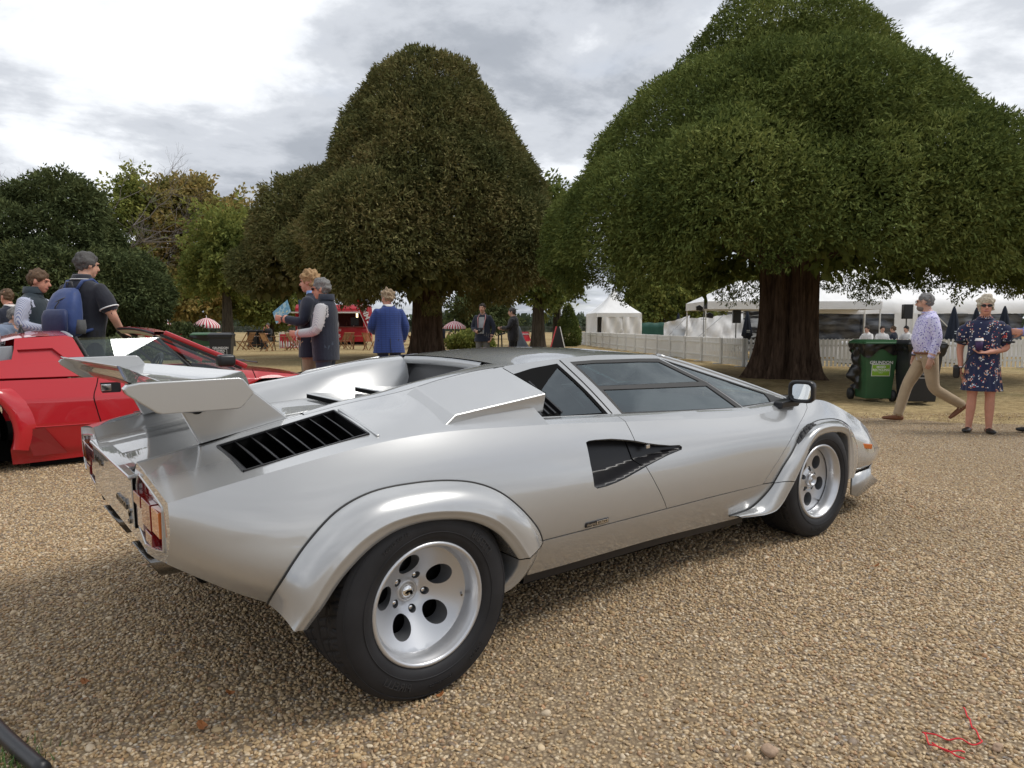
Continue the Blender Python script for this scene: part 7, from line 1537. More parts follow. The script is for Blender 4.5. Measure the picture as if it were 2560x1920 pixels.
def pose(**kw): d=dict(STAND); d['armL']=DOWN(-1); d['armR']=DOWN(1); d.update(kw); return d
GREY_H=('grey',(.17,.165,.16)); SALT=('salt_pepper',(.075,.072,.07)); BRN=('brown',(.10,.058,.03)); BLOND=('blond',(.34,.21,.10)); DKBR=('dark_brown',(.022,.014,.010)); SILV=('silver_blond',(.52,.46,.36)); FAIR=('fair_thin',(.30,.22,.14)); BLKH=('black',(.01,.009,.009))
# 1 backpack man
def man_backpack():
    P=pose(armR=((.30,.03,1.16),(.24,.22,1.00),(-.6,.8,-.1),(0,0,-1),.7),armL=((-.27,.04,1.16),(-.20,.22,1.00),(.6,.8,0),(0,0,-1),.7),sleeve='short',lean=.05,head=(math.radians(-18),-.12),infl=.016,belly=.03,eyes=True)
    r,Hd,T,k,Rh=person(placed(212,7.35),face_dir(-14),1.90,P,std(shirt=cloth('navy_polo',(.011,.013,.022)),legs=BLK_C),'man in navy polo shirt wearing a blue backpack beyond the red car',hair=dict(col=SALT,vol=.014,front=.05,side=-.03,back=-.085,seed=3),scale_w=1.16)
    CW=mat('white_knit_trim',(.75,.75,.75),rough=.8)
    for sx in (-1,1):
        a=np.linspace(0,2*np.pi,25)[:-1]; sh=T(sx*.178*1.16,-.010,.93+.475); el=T(*((.30,.03,1.16) if sx>0 else (-.27,.04,1.16))); c=sh+(el-sh)*.70; d=unit(el-sh); X=unit(np.cross(d,(0,1,0))); Yv=np.cross(d,X); child_tube(r,k,'sleeve_trim',[c+(X*math.cos(t)+Yv*math.sin(t))*.082 for t in a],.006,CW,closed=True)
    a=np.linspace(0,2*np.pi,29)[:-1]; nb=T(0,-.02,1.505)
    V=[];n=28
    for z,rr in ((-.03,.088),(.02,.078),(.045,.074),(.03,.084),(-.01,.100)):
        for t in a: V.append((nb+np.array((rr*math.cos(t),rr*math.sin(t)*.95,z)))*k)
    mesh_obj('collar',V,[(i*n+j,i*n+(j+1)%n,(i+1)*n+(j+1)%n,(i+1)*n+j) for i in range(4) for j in range(n)],cloth('navy_polo',(.011,.013,.022)),r,smooth=True)
    child_tube(r,k,'collar_stripe',[nb+np.array((.0995*math.cos(t),.0995*math.sin(t)*.95,-.004)) for t in a],.004,CW,closed=True)
    # backpack: a thing of its own, on his back
    x,y,z=placed(212,7.35); bp=empty('backpack',(x,y,z),face_dir(-14),label='blue and grey backpack on the man in the navy polo',cat='backpack'); BL=cloth('blue_nylon',(.018,.045,.16),rough=.6,bump=.5,bscale=14); GB=cloth('grey_mesh',(.07,.072,.075)); c=T(0,-.235,1.22)
    def shell(name,prof,m):  # prof rows: (z,halfw,y_in,y_out)
        V=[];n=24
        for zz,hw,y0,y1 in prof:
            for j in range(n):
                t=2*math.pi*j/n; cx=math.copysign(abs(math.cos(t))**.6,math.cos(t)); sy=math.copysign(abs(math.sin(t))**.6,math.sin(t)); p=T(0,0,zz)+np.array((hw*cx,(y0+y1)/2+(y1-y0)/2*sy,0)); V.append(p*k)
        F=[(i*n+j,i*n+(j+1)%n,(i+1)*n+(j+1)%n,(i+1)*n+j) for i in range(len(prof)-1) for j in range(n)]+[tuple(range(n))[::-1],tuple((len(prof)-1)*n+j for j in range(n))]; mb=MB(); mb.add(V,F); return mb.build(name,m,bp,smooth=True)
    shell('main_pack',[(.965,.10,-.25,-.13),(.985,.15,-.29,-.13),(1.06,.165,-.315,-.13),(1.18,.165,-.315,-.13),(1.28,.15,-.29,-.13),(1.36,.125,-.25,-.13),(1.40,.09,-.21,-.13),(1.415,.05,-.18,-.13)],BL); shell('front_pocket',[(.99,.11,-.33,-.29),(1.02,.135,-.352,-.29),(1.15,.135,-.355,-.29),(1.20,.12,-.345,-.28),(1.215,.09,-.325,-.28)],cloth('dark_blue_nylon',(.010,.022,.085),rough=.6))
    for sx in (-1,1):
        shell('mesh_pocket',[(.99,.045,-.24,-.16),(1.05,.05,-.25,-.15),(1.12,.045,-.24,-.16)],GB).location=(sx*.15*k,0,0)
        child_tube(bp,k,'shoulder_strap',[T(sx*.07,-.15,1.39),T(sx*.085,-.10,1.475),T(sx*.10,.0,1.50),T(sx*.115,.11,1.42),T(sx*.135,.12,1.25),T(sx*.175,.0,1.05),T(sx*.15,-.15,1.0)],.016,BL)
    child_tube(bp,k,'carry_loop',[T(-.035,-.16,1.41),T(-.03,-.165,1.46),T(.03,-.165,1.46),T(.035,-.16,1.41)],.008,GB); child_tube(bp,k,'zip',[T(.03,-.30,1.27),T(.0,-.315,1.22),T(-.005,-.325,1.1),T(-.01,-.33,1.0)],.005,BLK_C); child_tube(bp,k,'zip',[T(-.12,-.255,1.28),T(-.03,-.285,1.265),T(.03,-.285,1.29),T(.12,-.22,1.345)],.005,GB)
man_backpack()
# 2 striped shirt + gilet
def gilet_collar(r,T,k,m,z=1.505,rr=.085,h=.075):
    nb=T(0,-.02,z); a=np.linspace(0,2*np.pi,29)[:-1]; V=[];n=28
    for dz,q in ((-.05,rr*1.2),(.0,rr*1.02),(h,rr*.98),(h+.004,rr*1.08),(.01,rr*1.15)):
        for t in a: V.append((nb+np.array((q*math.cos(t),q*math.sin(t),dz)))*k)
    mesh_obj('collar',V,[(i*n+j,i*n+(j+1)%n,(i+1)*n+(j+1)%n,(i+1)*n+j) for i in range(4) for j in range(n)],m,r,smooth=True)
def man_striped():
    ST=pattern_cloth('blue_stripe','stripe',(.55,.57,.64),[(.22,.26,.42)],38); GL=cloth('petrol_gilet',(.012,.024,.034),rough=.8)
    P=pose(armR=((.27,-.02,1.17),(.20,.26,1.13),(-.2,1,.05),(-1,0,0),.9),armL=((-.26,.03,1.17),(-.12,.27,1.12),(.2,1,.0),(1,0,0),.9),lean=.06,head=(math.radians(6),-.14),infl=.02,belly=.035)
    r,Hd,T,k,Rh=person(placed(88,7.7),face_dir(-82),1.76,P,std(skin=SKINR,shirt=GL,arm=ST,legs=BLK_C),'man in dark gilet over a striped shirt beyond the red car',hair=dict(col=BRN,vol=.015,front=.045,side=-.01,back=-.07,seed=5),scale_w=1.16); gilet_collar(r,T,k,GL)
man_striped()
def man_suit_left():
    P=pose(armR=((.25,.0,1.15),(.20,.20,1.05),(-.3,1,0),(-1,0,0),.7),head=(math.radians(8),-.22),infl=.022,coat=(.80,.02))
    r,Hd,T,k,Rh=person(placed(30,10.8),face_dir(66),1.76,P,std(skin=SKINR,shirt=NAVY),'man in dark suit and glasses at the far left edge',hair=dict(col=BRN,vol=.011,front=.05,seed=6),voxel=.011); glasses(r,Hd,k,BLACKP); gilet_collar(r,T,k,WHT,1.495,.07,.035)
    P=pose(head=(math.radians(10),-.05),infl=.022,coat=(.80,.02))
    r,Hd,T,k,Rh=person(placed(112,14.7),face_dir(58),1.75,P,std(shirt=NAVY),'bearded man in dark suit between striped man and backpack man',hair=dict(col=DKBR,vol=.009,front=.06,side=-.05,seed=8),voxel=.014,dec=.5); gilet_collar(r,T,k,WHT,1.50,.072,.04)
    mb=MB(); pp=Prim(); pp.ell(Hd(0,.035,-.070),(.060,.062,.045),'b',Rh); mb.add([tuple(np.array(v)*k) for v in pp.V],pp.F); mb.build('beard',mat('beard_dark',(.03,.018,.012),rough=.9),r,smooth=True)
man_suit_left()
def man_grey_sleeve():
    P=pose(lean=.95,armR=((.30,.10,1.15),(.26,.30,.95),(0,.6,-.8),(-1,0,0),.6),infl=.02,head=(0,-.5))
    person(placed(-72,8.0),face_dir(-70),1.62,P,std(shirt=cloth('grey_blue_shirt',(.16,.20,.28)),legs=GREYT),'person in grey-blue top leaning at the extreme left edge',hair=dict(col=GREY_H,seed=12),voxel=.012,dec=.4)
man_grey_sleeve()
# 6/7 pair by the kiosk
def pair():
    P=pose(armL=((-.27,.0,1.17),(-.20,.26,1.22),(.2,1,.1),(1,0,0),.9),armR=((.24,.02,1.15),(.16,.26,1.20),(-.2,1,.1),(-1,0,0),.9),head=(math.radians(-4),-.04),infl=.020,coat=(.78,.03),legL=((-.10,.02,.49),(-.11,.0,.085),(-.1,1,0)),legR=((.10,-.06,.49),(.10,-.16,.085),(.1,1,0)))
    r,Hd,T,k,Rh=person(placed(784,8.85),face_dir(84),1.87,P,std(skin=SKINR,shirt=NAVY,legs=CHINO,shoe=LEATH),'tall curly blond man in navy jacket and chinos',hair=dict(col=BLOND,vol=.030,front=.04,side=-.02,back=-.07,messy=.012,seed=15)); gilet_collar(r,T,k,LBLUE,1.49,.075,.05)
    mb=MB(); mb.add([tuple(T(*p)*k) for p in ((-.05,.147,1.44),(.05,.147,1.44),(.03,.158,1.15),(-.03,.158,1.15))],[(0,1,2,3)]); mb.build('shirt_front',LBLUE,r,fix=False)
    GL=cloth('navy_gilet',(.011,.016,.030),rough=.9); SH=pattern_cloth('fine_stripe','stripe',(.52,.51,.51),[(.34,.34,.37)],40)
    P=pose(armL=((-.265,.02,1.14),(-.17,.27,1.12),(.25,1,.05),(1,0,0),.8),armR=((.27,-.02,1.14),(.19,.26,1.07),(-.25,1,.05),(-1,0,0),.8),head=(math.radians(2),-.10),infl=.022,coat=(.80,.015),belly=.02,legL=((-.10,.0,.49),(-.10,-.04,.085),(0,1,0)),legR=((.10,.03,.49),(.11,.04,.085),(.1,1,0)))
    r,Hd,T,k,Rh=person(placed(815,8.5),face_dir(86),1.76,P,std(skin=SKINR,shirt=GL,arm=SH,legs=JEAN),'grey-haired man in navy gilet and pale sleeves reading his phone',hair=dict(col=GREY_H,vol=.018,front=.045,side=-.03,back=-.08,seed=17)); gilet_collar(r,T,k,GL); glasses(r,Hd,k,BLACKP,True)
    wr=T(.19,.26,1.07); child_tube(r,k,'wrist_band',[wr+np.array((0,-.03,0))+np.array((.040*math.cos(t),0,.040*math.sin(t))) for t in np.linspace(0,2*np.pi,17)[:-1]],.007,BLK_C,closed=True)
    x,y,z=placed(815,8.5); ph=empty('phone',(x,y,z),face_dir(86),label='dark phone in the hands of the man in navy gilet',cat='phone'); c=T(.06,.42,1.12)*k; mb=MB(); mb.box(tuple(c),(.075,.15,.010),np.array(Matrix.Rotation(.5,3,'X'))); mb.build('phone_case',BLACKP,ph,bevel=.003); mb=MB(); mb.box(tuple(c+np.array((0,-.003,.0058))),(.066,.135,.001),np.array(Matrix.Rotation(.5,3,'X'))); mb.build('phone_screen',mat('phone_glass',(.01,.01,.012),rough=.05),ph)
    # programme held by the blond man
    x,y,z=placed(784,8.85); k2=1.87/1.75; U3=unit((.35,.80,-.50)); V3=unit((.30,.38,.85)); o=mesh_obj('printed_programme',[tuple(np.array((0.0,.37,1.30))*k2+U3*a*.15+V3*b*.085) for a,b in ((-1,-1),(1,-1),(1,1),(-1,1))],[(0,1,2,3)],print_mat(),label='pale blue printed programme held by the curly blond man',cat='booklet'); o.location=(x,y,z); o.rotation_euler=(0,0,face_dir(84)); sd=o.modifiers.new('s','SOLIDIFY'); sd.thickness=.006
def print_mat():
    m=bpy.data.materials.new('programme_print'); m.use_nodes=True; nt=m.node_tree; N=nt.nodes.new; L=nt.links.new; b=nt.nodes['Principled BSDF']; b.inputs['Roughness'].default_value=.4; tc=N('ShaderNodeTexCoord'); v=N('ShaderNodeTexVoronoi'); v.inputs['Scale'].default_value=34; L(tc.outputs['Object'],v.inputs['Vector']); r=N('ShaderNodeValToRGB'); r.color_ramp.interpolation='CONSTANT'; e=r.color_ramp.elements; e.new(.5); e.new(.8)
    for el,(p,c) in zip(e,((0,(.14,.36,.50)),(.45,(.34,.52,.56)),(.7,(.50,.54,.34)),(.85,(.10,.28,.42)))): el.position=p; el.color=(*c,1)
    s=N('ShaderNodeSeparateColor'); L(v.outputs['Color'],s.inputs[0]); L(s.outputs[0],r.inputs[0]); L(r.outputs[0],b.inputs['Base Color']); return m
pair()
def man_white_shirt():
    P=pose(armL=((-.26,.03,1.15),(-.16,.24,1.12),(.3,1,.1),(1,0,0),.6),head=(0,.02),infl=.016)
    r,Hd,T,k,Rh=person(placed(766,18.2),face_dir(150),1.73,P,std(shirt=WHT,legs=OLIVE),'man in white shirt with navy jumper over his shoulders by the kiosk',hair=dict(col=DKBR,vol=.013,front=.045,seed=21),voxel=.014,dec=.5)
    for sx in (-1,1): child_tube(r,k,'jumper_sleeve',[T(sx*.12,-.12,1.40),T(sx*.13,.02,1.50),T(sx*.10,.14,1.38),T(sx*.04,.17,1.22),T(sx*.03,.18,1.05)],.045,NAVY)
man_white_shirt()
def man_blazer():
    CH=pattern_cloth('royal_check','check',(.022,.050,.20),[(.016,.034,.135)],7)
    P=pose(armL=((-.29,.02,1.17),(-.20,.24,1.10),(.3,1,.1),(1,0,0),.7),armR=((.28,-.03,1.16),(.24,.10,.96),(-.2,.6,-.6),(-1,0,0),.6),head=(math.radians(38),-.05),infl=.026,coat=(.76,.035),belly=.03,lean=.02)
    r,Hd,T,k,Rh=person(placed(973,11.7),face_dir(18),1.79,P,std(skin=SKINR,shirt=CH,legs=cloth('dark_blue_trousers',(.012,.016,.04))),'man in royal blue checked blazer with windswept fair hair, back to us',hair=dict(col=FAIR,vol=.026,front=.03,side=-.03,back=-.085,messy=.014,seed=25),scale_w=1.10); gilet_collar(r,T,k,WHT,1.495,.074,.04)
    x,y,z=placed(973,11.7); o=mesh_obj('leaflet',[tuple(np.array(v)*k) for v in ((-.24,.30,1.12),(-.16,.42,1.16),(-.22,.46,1.30),(-.30,.34,1.26))],[(0,1,2,3)],WPR,label='white leaflet in the left hand of the man in blazer',cat='leaflet'); o.location=(x,y,z); o.rotation_euler=(0,0,face_dir(18)); sd=o.modifiers.new('s','SOLIDIFY'); sd.thickness=.003
    child_tube(r,k,'blazer_vent',[T(.0,-.162,1.00),T(.0,-.172,.88),T(.01,-.178,.77)],.004,BLK_C)
man_blazer()
def centre_pair():
    P=pose(armR=((.27,-.02,1.14),(.14,.20,1.06),(-.6,.7,.1),(-1,0,0),1.0),armL=((-.30,-.02,1.15),(-.24,.06,.93),(.1,.3,-1),(1,0,0),.7),head=(math.radians(-8),.0),infl=.018,coat=(.80,.03))
    r,Hd,T,k,Rh=person(placed(1207,18.8),face_dir(172),1.82,P,std(shirt=NAVY,legs=GREYT),'man in navy jacket and grey trousers with a camera beyond the roof',hair=dict(col=DKBR,vol=.010,front=.055,seed=31),voxel=.013,dec=.5)
    mb=MB(); mb.add([tuple(T(*p)*k) for p in ((-.07,.138,1.42),(.07,.138,1.42),(.09,.155,1.0),(-.06,.155,1.0))],[(0,1,2,3)]); mb.build('grey_top',cloth('pale_grey_jersey',(.38,.40,.42)),r,fix=False)
    for sx in (-1,1): child_tube(r,k,'camera_strap',[T(sx*.07,.0,1.50),T(sx*.10,.145,1.40),T(.02+.06*sx,.19,1.10)],.012,cloth('red_white_strap',(.45,.22,.22)))
    x,y,z=placed(1207,18.8); c=empty('camera_body',(x,y,z),face_dir(172),label='black camera held by the man in navy jacket',cat='camera'); q=T(.03,.24,1.10)*k; mb=MB(); mb.box(tuple(q),(.14,.07,.10)); mb.build('housing',BLACKP,c,bevel=.01); mb=MB(); mb.lathe([(.04,0),(.04,.10),(.03,.11),(0,.11)],16,np.array(Matrix.Translation(tuple(q+np.array((0,.03,-.01))))@Matrix.Rotation(math.radians(-110),4,'X'))); mb.build('lens',BLACKP,c,smooth=True)
    PF=cloth('black_puffer',(.014,.013,.017),rough=.55,bump=.9,bscale=18,bdist=.03)
    P=pose(armL=((-.28,.04,1.20),(-.16,.30,1.20),(.3,1,.0),(1,0,0),.8),armR=((.28,.02,1.19),(.14,.28,1.17),(-.3,1,0),(-1,0,0),.8),head=(math.radians(5),-.04),infl=.030,coat=(.84,.0))
    r,Hd,T,k,Rh=person(placed(1283,19.8),face_dir(72),1.74,P,std(shirt=PF,legs=BLK_C),'grey-haired man in black puffer jacket beyond the car roof',hair=dict(col=SALT,vol=.020,front=.045,seed=33),voxel=.013,dec=.5)
    P=pose(lean=.35,armL=((-.25,.10,1.12),(-.20,.30,.95),(0,.5,-.8),(1,0,0),.5),armR=((.25,.10,1.12),(.20,.30,.95),(0,.5,-.8),(-1,0,0),.5),infl=.04,coat=(.35,.14),head=(0,-.3))
    person(placed(1300,20.6),face_dir(70),1.50,P,std(shirt=cloth('grey_cape',(.15,.17,.20)),legs=GREYT),'stooping person in long grey cape behind the puffer jacket man',hair=dict(col=('white',(.6,.58,.55)),vol=.02,seed=35),voxel=.015,dec=.5)
    # walking frame of straps in front
    x,y,z=placed(1252,19.4); t=empty('folded_pushchair',(x,y,z),VIEWROT,label='black folded pushchair frame before the puffer jacket man',cat='pushchair')
    for a,b in (((-.10,0,0),(-.06,0,1.0)),((.06,0,0),(.02,0,1.0)),((-.06,0,1.0),(.12,.05,1.05)),((-.10,0,.35),(.10,0,.6))):
        mb=MB(); mb.tube([a,b],.022,6); mb.build('frame_tube',BLACKP,t)
    for sx in (-.12,.10):
        mb=MB(); mb.lathe([(0,-.02),(.07,-.02),(.07,.02),(0,.02)],14,np.array(Matrix.Translation((sx,0,.07))@Matrix.Rotation(math.pi/2,4,'Y'))); mb.build('small_wheel',RUBBER,t)
centre_pair()
def walkers():
    FL=pattern_cloth('lilac_floral','floral',(.62,.60,.80),[(.16,.13,.42),(.28,.24,.60),(.10,.10,.34),(.42,.36,.70)],46)
    P=pose(hip=.90,armR=((.26,-.05,1.15),(.26,.06,.92),(0,.15,-1),(-1,0,0),.5),armL=((-.25,-.04,1.13),(-.26,.05,.90),(0,.15,-1),(1,0,0),.5),lean=.04,head=(math.radians(-38),.0),infl=.020,belly=.032,legR=((.10,.20,.50),(.10,.30,.095),(-.05,1,.0)),legL=((-.09,-.06,.47),(-.08,-.42,.26),(.05,.72,-.70)),leg_r=1.02)
    r,Hd,T,k,Rh=person(placed(2318,9.44),face_dir(80),1.74,P,std(shirt=FL,legs=CHINO,shoe=LEATH),'bearded man in lilac floral shirt and chinos walking past the bins',hair=dict(col=GREY_H,vol=.012,front=.06,side=-.0,back=-.05,seed=41),voxel=.0075,scale_w=1.02); glasses(r,Hd,k,BLACKP)
    mb=MB(); pp=Prim(); pp.ell(Hd(0,.035,-.072),(.061,.064,.046),'b',Rh); mb.add([tuple(np.array(v)*k) for v in pp.V],pp.F); mb.build('beard',mat('beard_grey',(.20,.17,.15),rough=.9,bump=.6,bscale=120,bdist=.004),r,smooth=True)
    a=np.linspace(0,2*np.pi,33)[:-1]; child_tube(r,k,'belt',[T(.188*math.cos(t),.005+.140*math.sin(t),.945) for t in a],.014,LEATH,closed=True); wr=T(.26,.06,.92); child_tube(r,k,'watch',[wr+np.array((.038*math.cos(t),.038*math.sin(t),-.012)) for t in a],.010,BLACKP,closed=True); gilet_collar(r,T,k,FL,1.46,.078,.025)
    DR=pattern_cloth('navy_posy_dress','sparse',(.012,.018,.060),[(.60,.08,.06),(.75,.55,.40),(.80,.80,.78),(.70,.35,.20),(.55,.62,.75)],11)
    def puff(pr,T,Hd):
        for sx in (-1,1): pr.ell(T(sx*.225,-.005,1.29),(.085,.088,.125),'shirt')
    P=pose(armR=((.26,-.03,1.10),(.24,.0,.86),(0,.1,-1),(-1,0,0),.35),armL=((-.25,-.02,1.10),(-.03,.22,1.06),(1,.25,.0),(0,.2,1),.45),sleeve='none',bare=True,infl=.014,belly=.02,skirt=[(.56,.235,.215),(.62,.225,.20),(.74,.205,.18),(.84,.195,.165),(.95,.185,.150),(1.05,.172,.135)],extra=puff,head=(math.radians(2),.03),legL=((-.095,.01,.47),(-.10,-.01,.085),(-.25,1,0)),legR=((.10,.01,.47),(.12,-.01,.085),(.3,1,0)))
    P['sleeve']='short'; P['thumb']=1
    r,Hd,T,k,Rh=person(placed(2458,8.51),face_dir(150),1.62,P,std(skin=SKINR,shirt=DR,legs=DR,shoe=BLKSH),'woman in navy floral dress and sunglasses holding a coffee cup',hair=dict(col=SILV,vol=.034,front=.035,side=-.075,back=-.10,messy=.010,seed=43),voxel=.0075); glasses(r,Hd,k,BLACKP,True); gilet_collar(r,T,k,DR,1.475,.085,.02)
    for sx in (-1,1): child_tube(r,k,'cuff_band',[T(sx*.25,-.005,1.19)+np.array((.072*math.cos(t),.072*math.sin(t),0)) for t in a],.012,BLK_C,closed=True)
    wr=T(.24,.0,.86); child_tube(r,k,'watch',[wr+np.array((.030*math.cos(t),.030*math.sin(t),.0)) for t in a],.007,WPR,closed=True)
    x,y,z=placed(2458,8.51); cu=empty('coffee_cup',(x,y,z),face_dir(150),label='purple takeaway coffee cup with white lid in the woman\'s hand',cat='cup'); c=T(.065,.26,1.085)*k; mb=MB(); mb.lathe([(0,0),(.030,0),(.042,.115),(0,.115)],24,np.array(Matrix.Translation(tuple(c)))); mb.build('cup_body',mat('purple_card',(.045,.018,.085),rough=.5),cu,smooth=True); mb=MB(); mb.lathe([(.045,.112),(.046,.122),(.041,.128),(.039,.142),(0,.142)],24,np.array(Matrix.Translation(tuple(c)))); mb.build('cup_lid',WPR,cu,smooth=True)
    hb=empty('handbag',(x,y,z),face_dir(150),label='small black crossbody bag at the woman\'s hip',cat='bag'); mb=MB(); mb.prism([(-.08,.66),(.09,.66),(.10,.80),(-.07,.82)],'x',.235,.30); mb.build('bag_body',BLKSH,hb,bevel=.02); child_tube(hb,k,'bag_strap',[T(.25,.0,.80),T(.16,.16,1.0),T(.0,.155,1.20),T(-.09,.11,1.42),T(-.10,0,1.46)],.005,BLKSH)
    P=pose(armR=((.26,.04,1.18),(.12,.28,1.20),(-.3,1,.05),(-1,0,0),.8),armL=((-.26,.04,1.18),(-.14,.30,1.20),(.25,1,.05),(1,0,0),.8),head=(0,-.28),lean=.05,infl=.018,coat=(.78,.03))
    r,Hd,T,k,Rh=person(placed(2612,8.4),face_dir(84),1.80,P,std(skin=SKINR,shirt=NAVY,arm=cloth('lilac_shirt',(.28,.30,.62)),legs=NAVY),'man looking at his phone at the right edge',hair=dict(col=GREY_H,vol=.016,front=.045,seed=47),voxel=.009)
    x,y,z=placed(2612,8.4); ph=empty('phone',(x,y,z),face_dir(84),label='dark phone held out by the man at the right edge',cat='phone'); mb=MB(); mb.box(tuple(T(-.02,.44,1.24)*k),(.075,.15,.012),np.array(Matrix.Rotation(.35,3,'X'))); mb.build('phone_case',BLACKP,ph,bevel=.003)
walkers()
def seated_pose(**kw):
    d=dict(hip=.52,legL=((-.12,.42,.50),(-.12,.44,.085),(-.05,1,0)),legR=((.12,.42,.50),(.12,.40,.085),(.05,1,0)),infl=.018); d['armL']=((-.25,.10,.78),(-.12,.30,.80),(.3,1,.1),(1,0,0),.6); d['armR']=((.25,.10,.78),(.12,.30,.80),(-.3,1,.1),(-1,0,0),.6); d.update(kw); return d
def seated():
    def sp(px,f,deg,H,mats,lab,hair,**kw): return person(placed(px,f),face_dir(deg),H,seated_pose(**kw),mats,lab,hair=hair,voxel=.02,dec=.7)
    sp(672,39.5,165,1.85,std(skin=SKINR,shirt=BLK_C),'man in dark suit seated at the far teak table',dict(col=SALT,seed=51),armR=((.28,.05,.82),(.10,.20,1.05),(-.4,.5,.6),(0,-1,0),.8)); sp(1107,41.2,60,1.8,std(shirt=NAVY),'seated person in navy top right of the yew trunk',dict(col=DKBR,seed=52))
    for px,deg,shirt,h,lab in ((2166,120,WHT,DKBR,'seated diner in white left of the marquee pole'),(2203,170,WHT,DKBR,'seated bearded diner in white above the green bin'),(2232,40,NAVY,BRN,'seated diner in dark jacket above the green bin lid'),(2264,110,WHT,BLKH,'seated diner with dark turban-like hair by the speaker stand'),(2306,130,BLK_C,DKBR,'seated diner in dark suit behind the black bin'),(2326,160,LBLUE,BRN,'seated diner in blue beside the floral shirt man')):
        sp(px,27.0,deg,1.72,std(shirt=shirt),lab,dict(col=h,seed=int(px)))
    person(placed(1549,50.5),face_dir(150),1.42,pose(infl=.03),std(shirt=WHT,legs=WHT),'small figure in white in front of the pavilion',hair=dict(col=BLKH,vol=.03,seed=61),voxel=.02,dec=.7)
    person(placed(1448,49.0),face_dir(120),1.42,pose(infl=.03),std(shirt=BLK_C,legs=BLK_C),'small figure in black beside the topiary cone',hair=dict(col=BLKH,vol=.02,seed=63),voxel=.02,dec=.7)
    # marquee dining tables
    TW=mat('white_tablecloth',(.75,.75,.75),rough=.8)
    for i,(r_,f_) in enumerate(((12.6,25.6),(14.6,25.8),(16.6,25.6))):
        x,y=cw(r_,f_); mb=MB(); mb.lathe([(.85,.02),(.80,.40),(.76,.74),(.74,.76),(0,.76)],28); o=mb.build('dining_table',TW,smooth=True,label=['white-clothed dining table left of the marquee pole','white-clothed dining table behind the black bin','white-clothed dining table behind the woman in the dress'][i],cat='table'); o.location=(x,y,float(ground_z(x,y)))
seated()
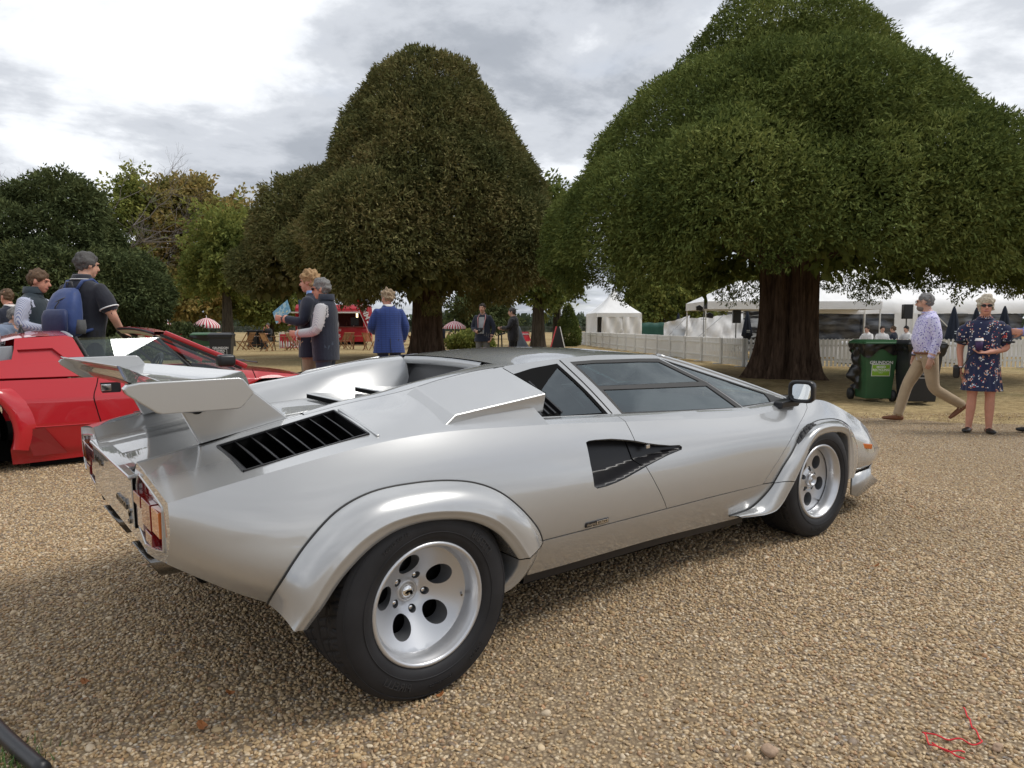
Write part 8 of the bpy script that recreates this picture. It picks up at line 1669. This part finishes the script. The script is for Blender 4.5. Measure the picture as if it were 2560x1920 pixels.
# ---- small things on the drive
def litter():
    RS=mat('red_cord_fibre',(.62,.03,.04),rough=.7)
    def gp(px,py):  # pixel on the near drive
        d=_f+_r*(px-1280)/1775-_u*(py-960)/1775; t=1.2/(-d[2])
        for _ in range(20):
            p=CAM_POS+d*t; t=(CAM_POS[2]-float(ground_z(p[0],p[1]))-.012)/(-d[2])
        return CAM_POS+d*t
    P=[gp(*p) for p in ((2408,1772),(2420,1795),(2432,1822),(2448,1845),(2453,1862),(2435,1863),(2400,1853),(2350,1847),(2306,1832),(2315,1845),(2330,1868),(2360,1877),(2412,1885))]; P=smooth_curve(P,60); P[:,2]+=.004*np.sin(np.arange(60)*.9)+.004
    mb=MB(); mb.tube(P,.0022,6); mb.build('red_cord',RS,smooth=True,label='thin red cord lying on the gravel at lower right',cat='cord'); P=smooth_curve([gp(*p) for p in ((2330,1862),(2345,1872),(2370,1882),(2395,1897),(2412,1902))],30); P[:,2]+=.006; mb=MB(); mb.tube(P,.0022,6); mb.build('red_cord',RS,smooth=True,label='short strand of red cord beneath the longer one',cat='cord')
    a,b,c=gp(-40,1800),gp(20,1865),gp(110,1945); mb=MB(); mb.tube(smooth_curve([a,b,c],16)+np.array((0,0,.022)),.020,12); mb.build('black_hose',mat('black_hose_rubber',(.02,.021,.024),rough=.4),smooth=True,label='black rubber hose crossing the bottom left corner',cat='hose')
    LF=mat('dead_leaf',(.30,.11,.03),rough=.7,var=.3,vscale=40); rng=np.random.default_rng(5)
    for i,(px,py,s,lab) in enumerate(((215,1712,.020,'orange dead leaf left of centre on near gravel'),(508,1822,.022,'curled rust leaf at the bottom left of the gravel'),(575,1738,.014,'small brown leaf below the rear wheel shadow'),(1100,1745,.013,'brown leaf right beside the rear tyre'),(2190,1420,.02,'tan leaf on the gravel ahead of front wheel'),(60,1905,.02,'rust leaf beside the black hose'))):
        p=gp(px,py); a=rng.uniform(0,6.28); V=[];n=8
        for j in range(n): 
            t=2*math.pi*j/n; V.append((s*math.cos(t)*1.3*(1 if j%2 else .75),s*.55*math.sin(t),.006+.010*math.cos(t)**2))
        V.append((0,0,.004)); o=mesh_obj('fallen_leaf',V,[(j,(j+1)%n,n) for j in range(n)],LF,label=lab,cat='leaf',group='fallen leaves on the gravel'); o.location=tuple(p+np.array((0,0,.004))); o.rotation_euler=(rng.uniform(-.3,.3),rng.uniform(-.3,.3),a); sd=o.modifiers.new('s','SOLIDIFY'); sd.thickness=.001
    ST=mat('pinkish_stone',(.36,.25,.17),rough=.8,var=.2,vscale=60,bump=.6,bscale=90,bdist=.004)
    for i,(px,py,s,lab) in enumerate(((1925,1880,.020,'large pinkish stone at the bottom of the gravel'),(2495,1872,.013,'rounded brown stone right of the red cord'))):
        p=gp(px,py); b=bmesh.new(); bmesh.ops.create_icosphere(b,subdivisions=3,radius=s); w=Waves(90+i,s*2.2)
        for v in b.verts: q=np.array(v.co); v.co=Vector(q*(1+.12*w(q[None])[0])*np.array((1.2,1,.7)))
        me=bpy.data.meshes.new('stone'); b.to_mesh(me); b.free(); o=obj_from('stone',me,ST,smooth=True,label=lab,cat='stone'); o.location=tuple(p+np.array((0,0,s*.3)))
    GR=mat('grass_blade_green',(.07,.15,.03),rough=.6); p=gp(20,1915); V=[];F=[]
    for i in range(160):
        b=p+np.array((rng.normal()*.05,rng.normal()*.05,-.005)); d=np.array((rng.normal()*.35,rng.normal()*.35,1)); d/=np.linalg.norm(d); h=rng.uniform(.02,.055); s=np.cross(d,rng.normal(size=3)); s=s/np.linalg.norm(s)*.0018; n=len(V); V+=[b-s,b+s,b+d*h]; F.append((n,n+1,n+2))
    mesh_obj('grass_tuft',V,F,GR,label='green grass tuft by the black hose at bottom left corner',cat='grass',kind='stuff')
litter()
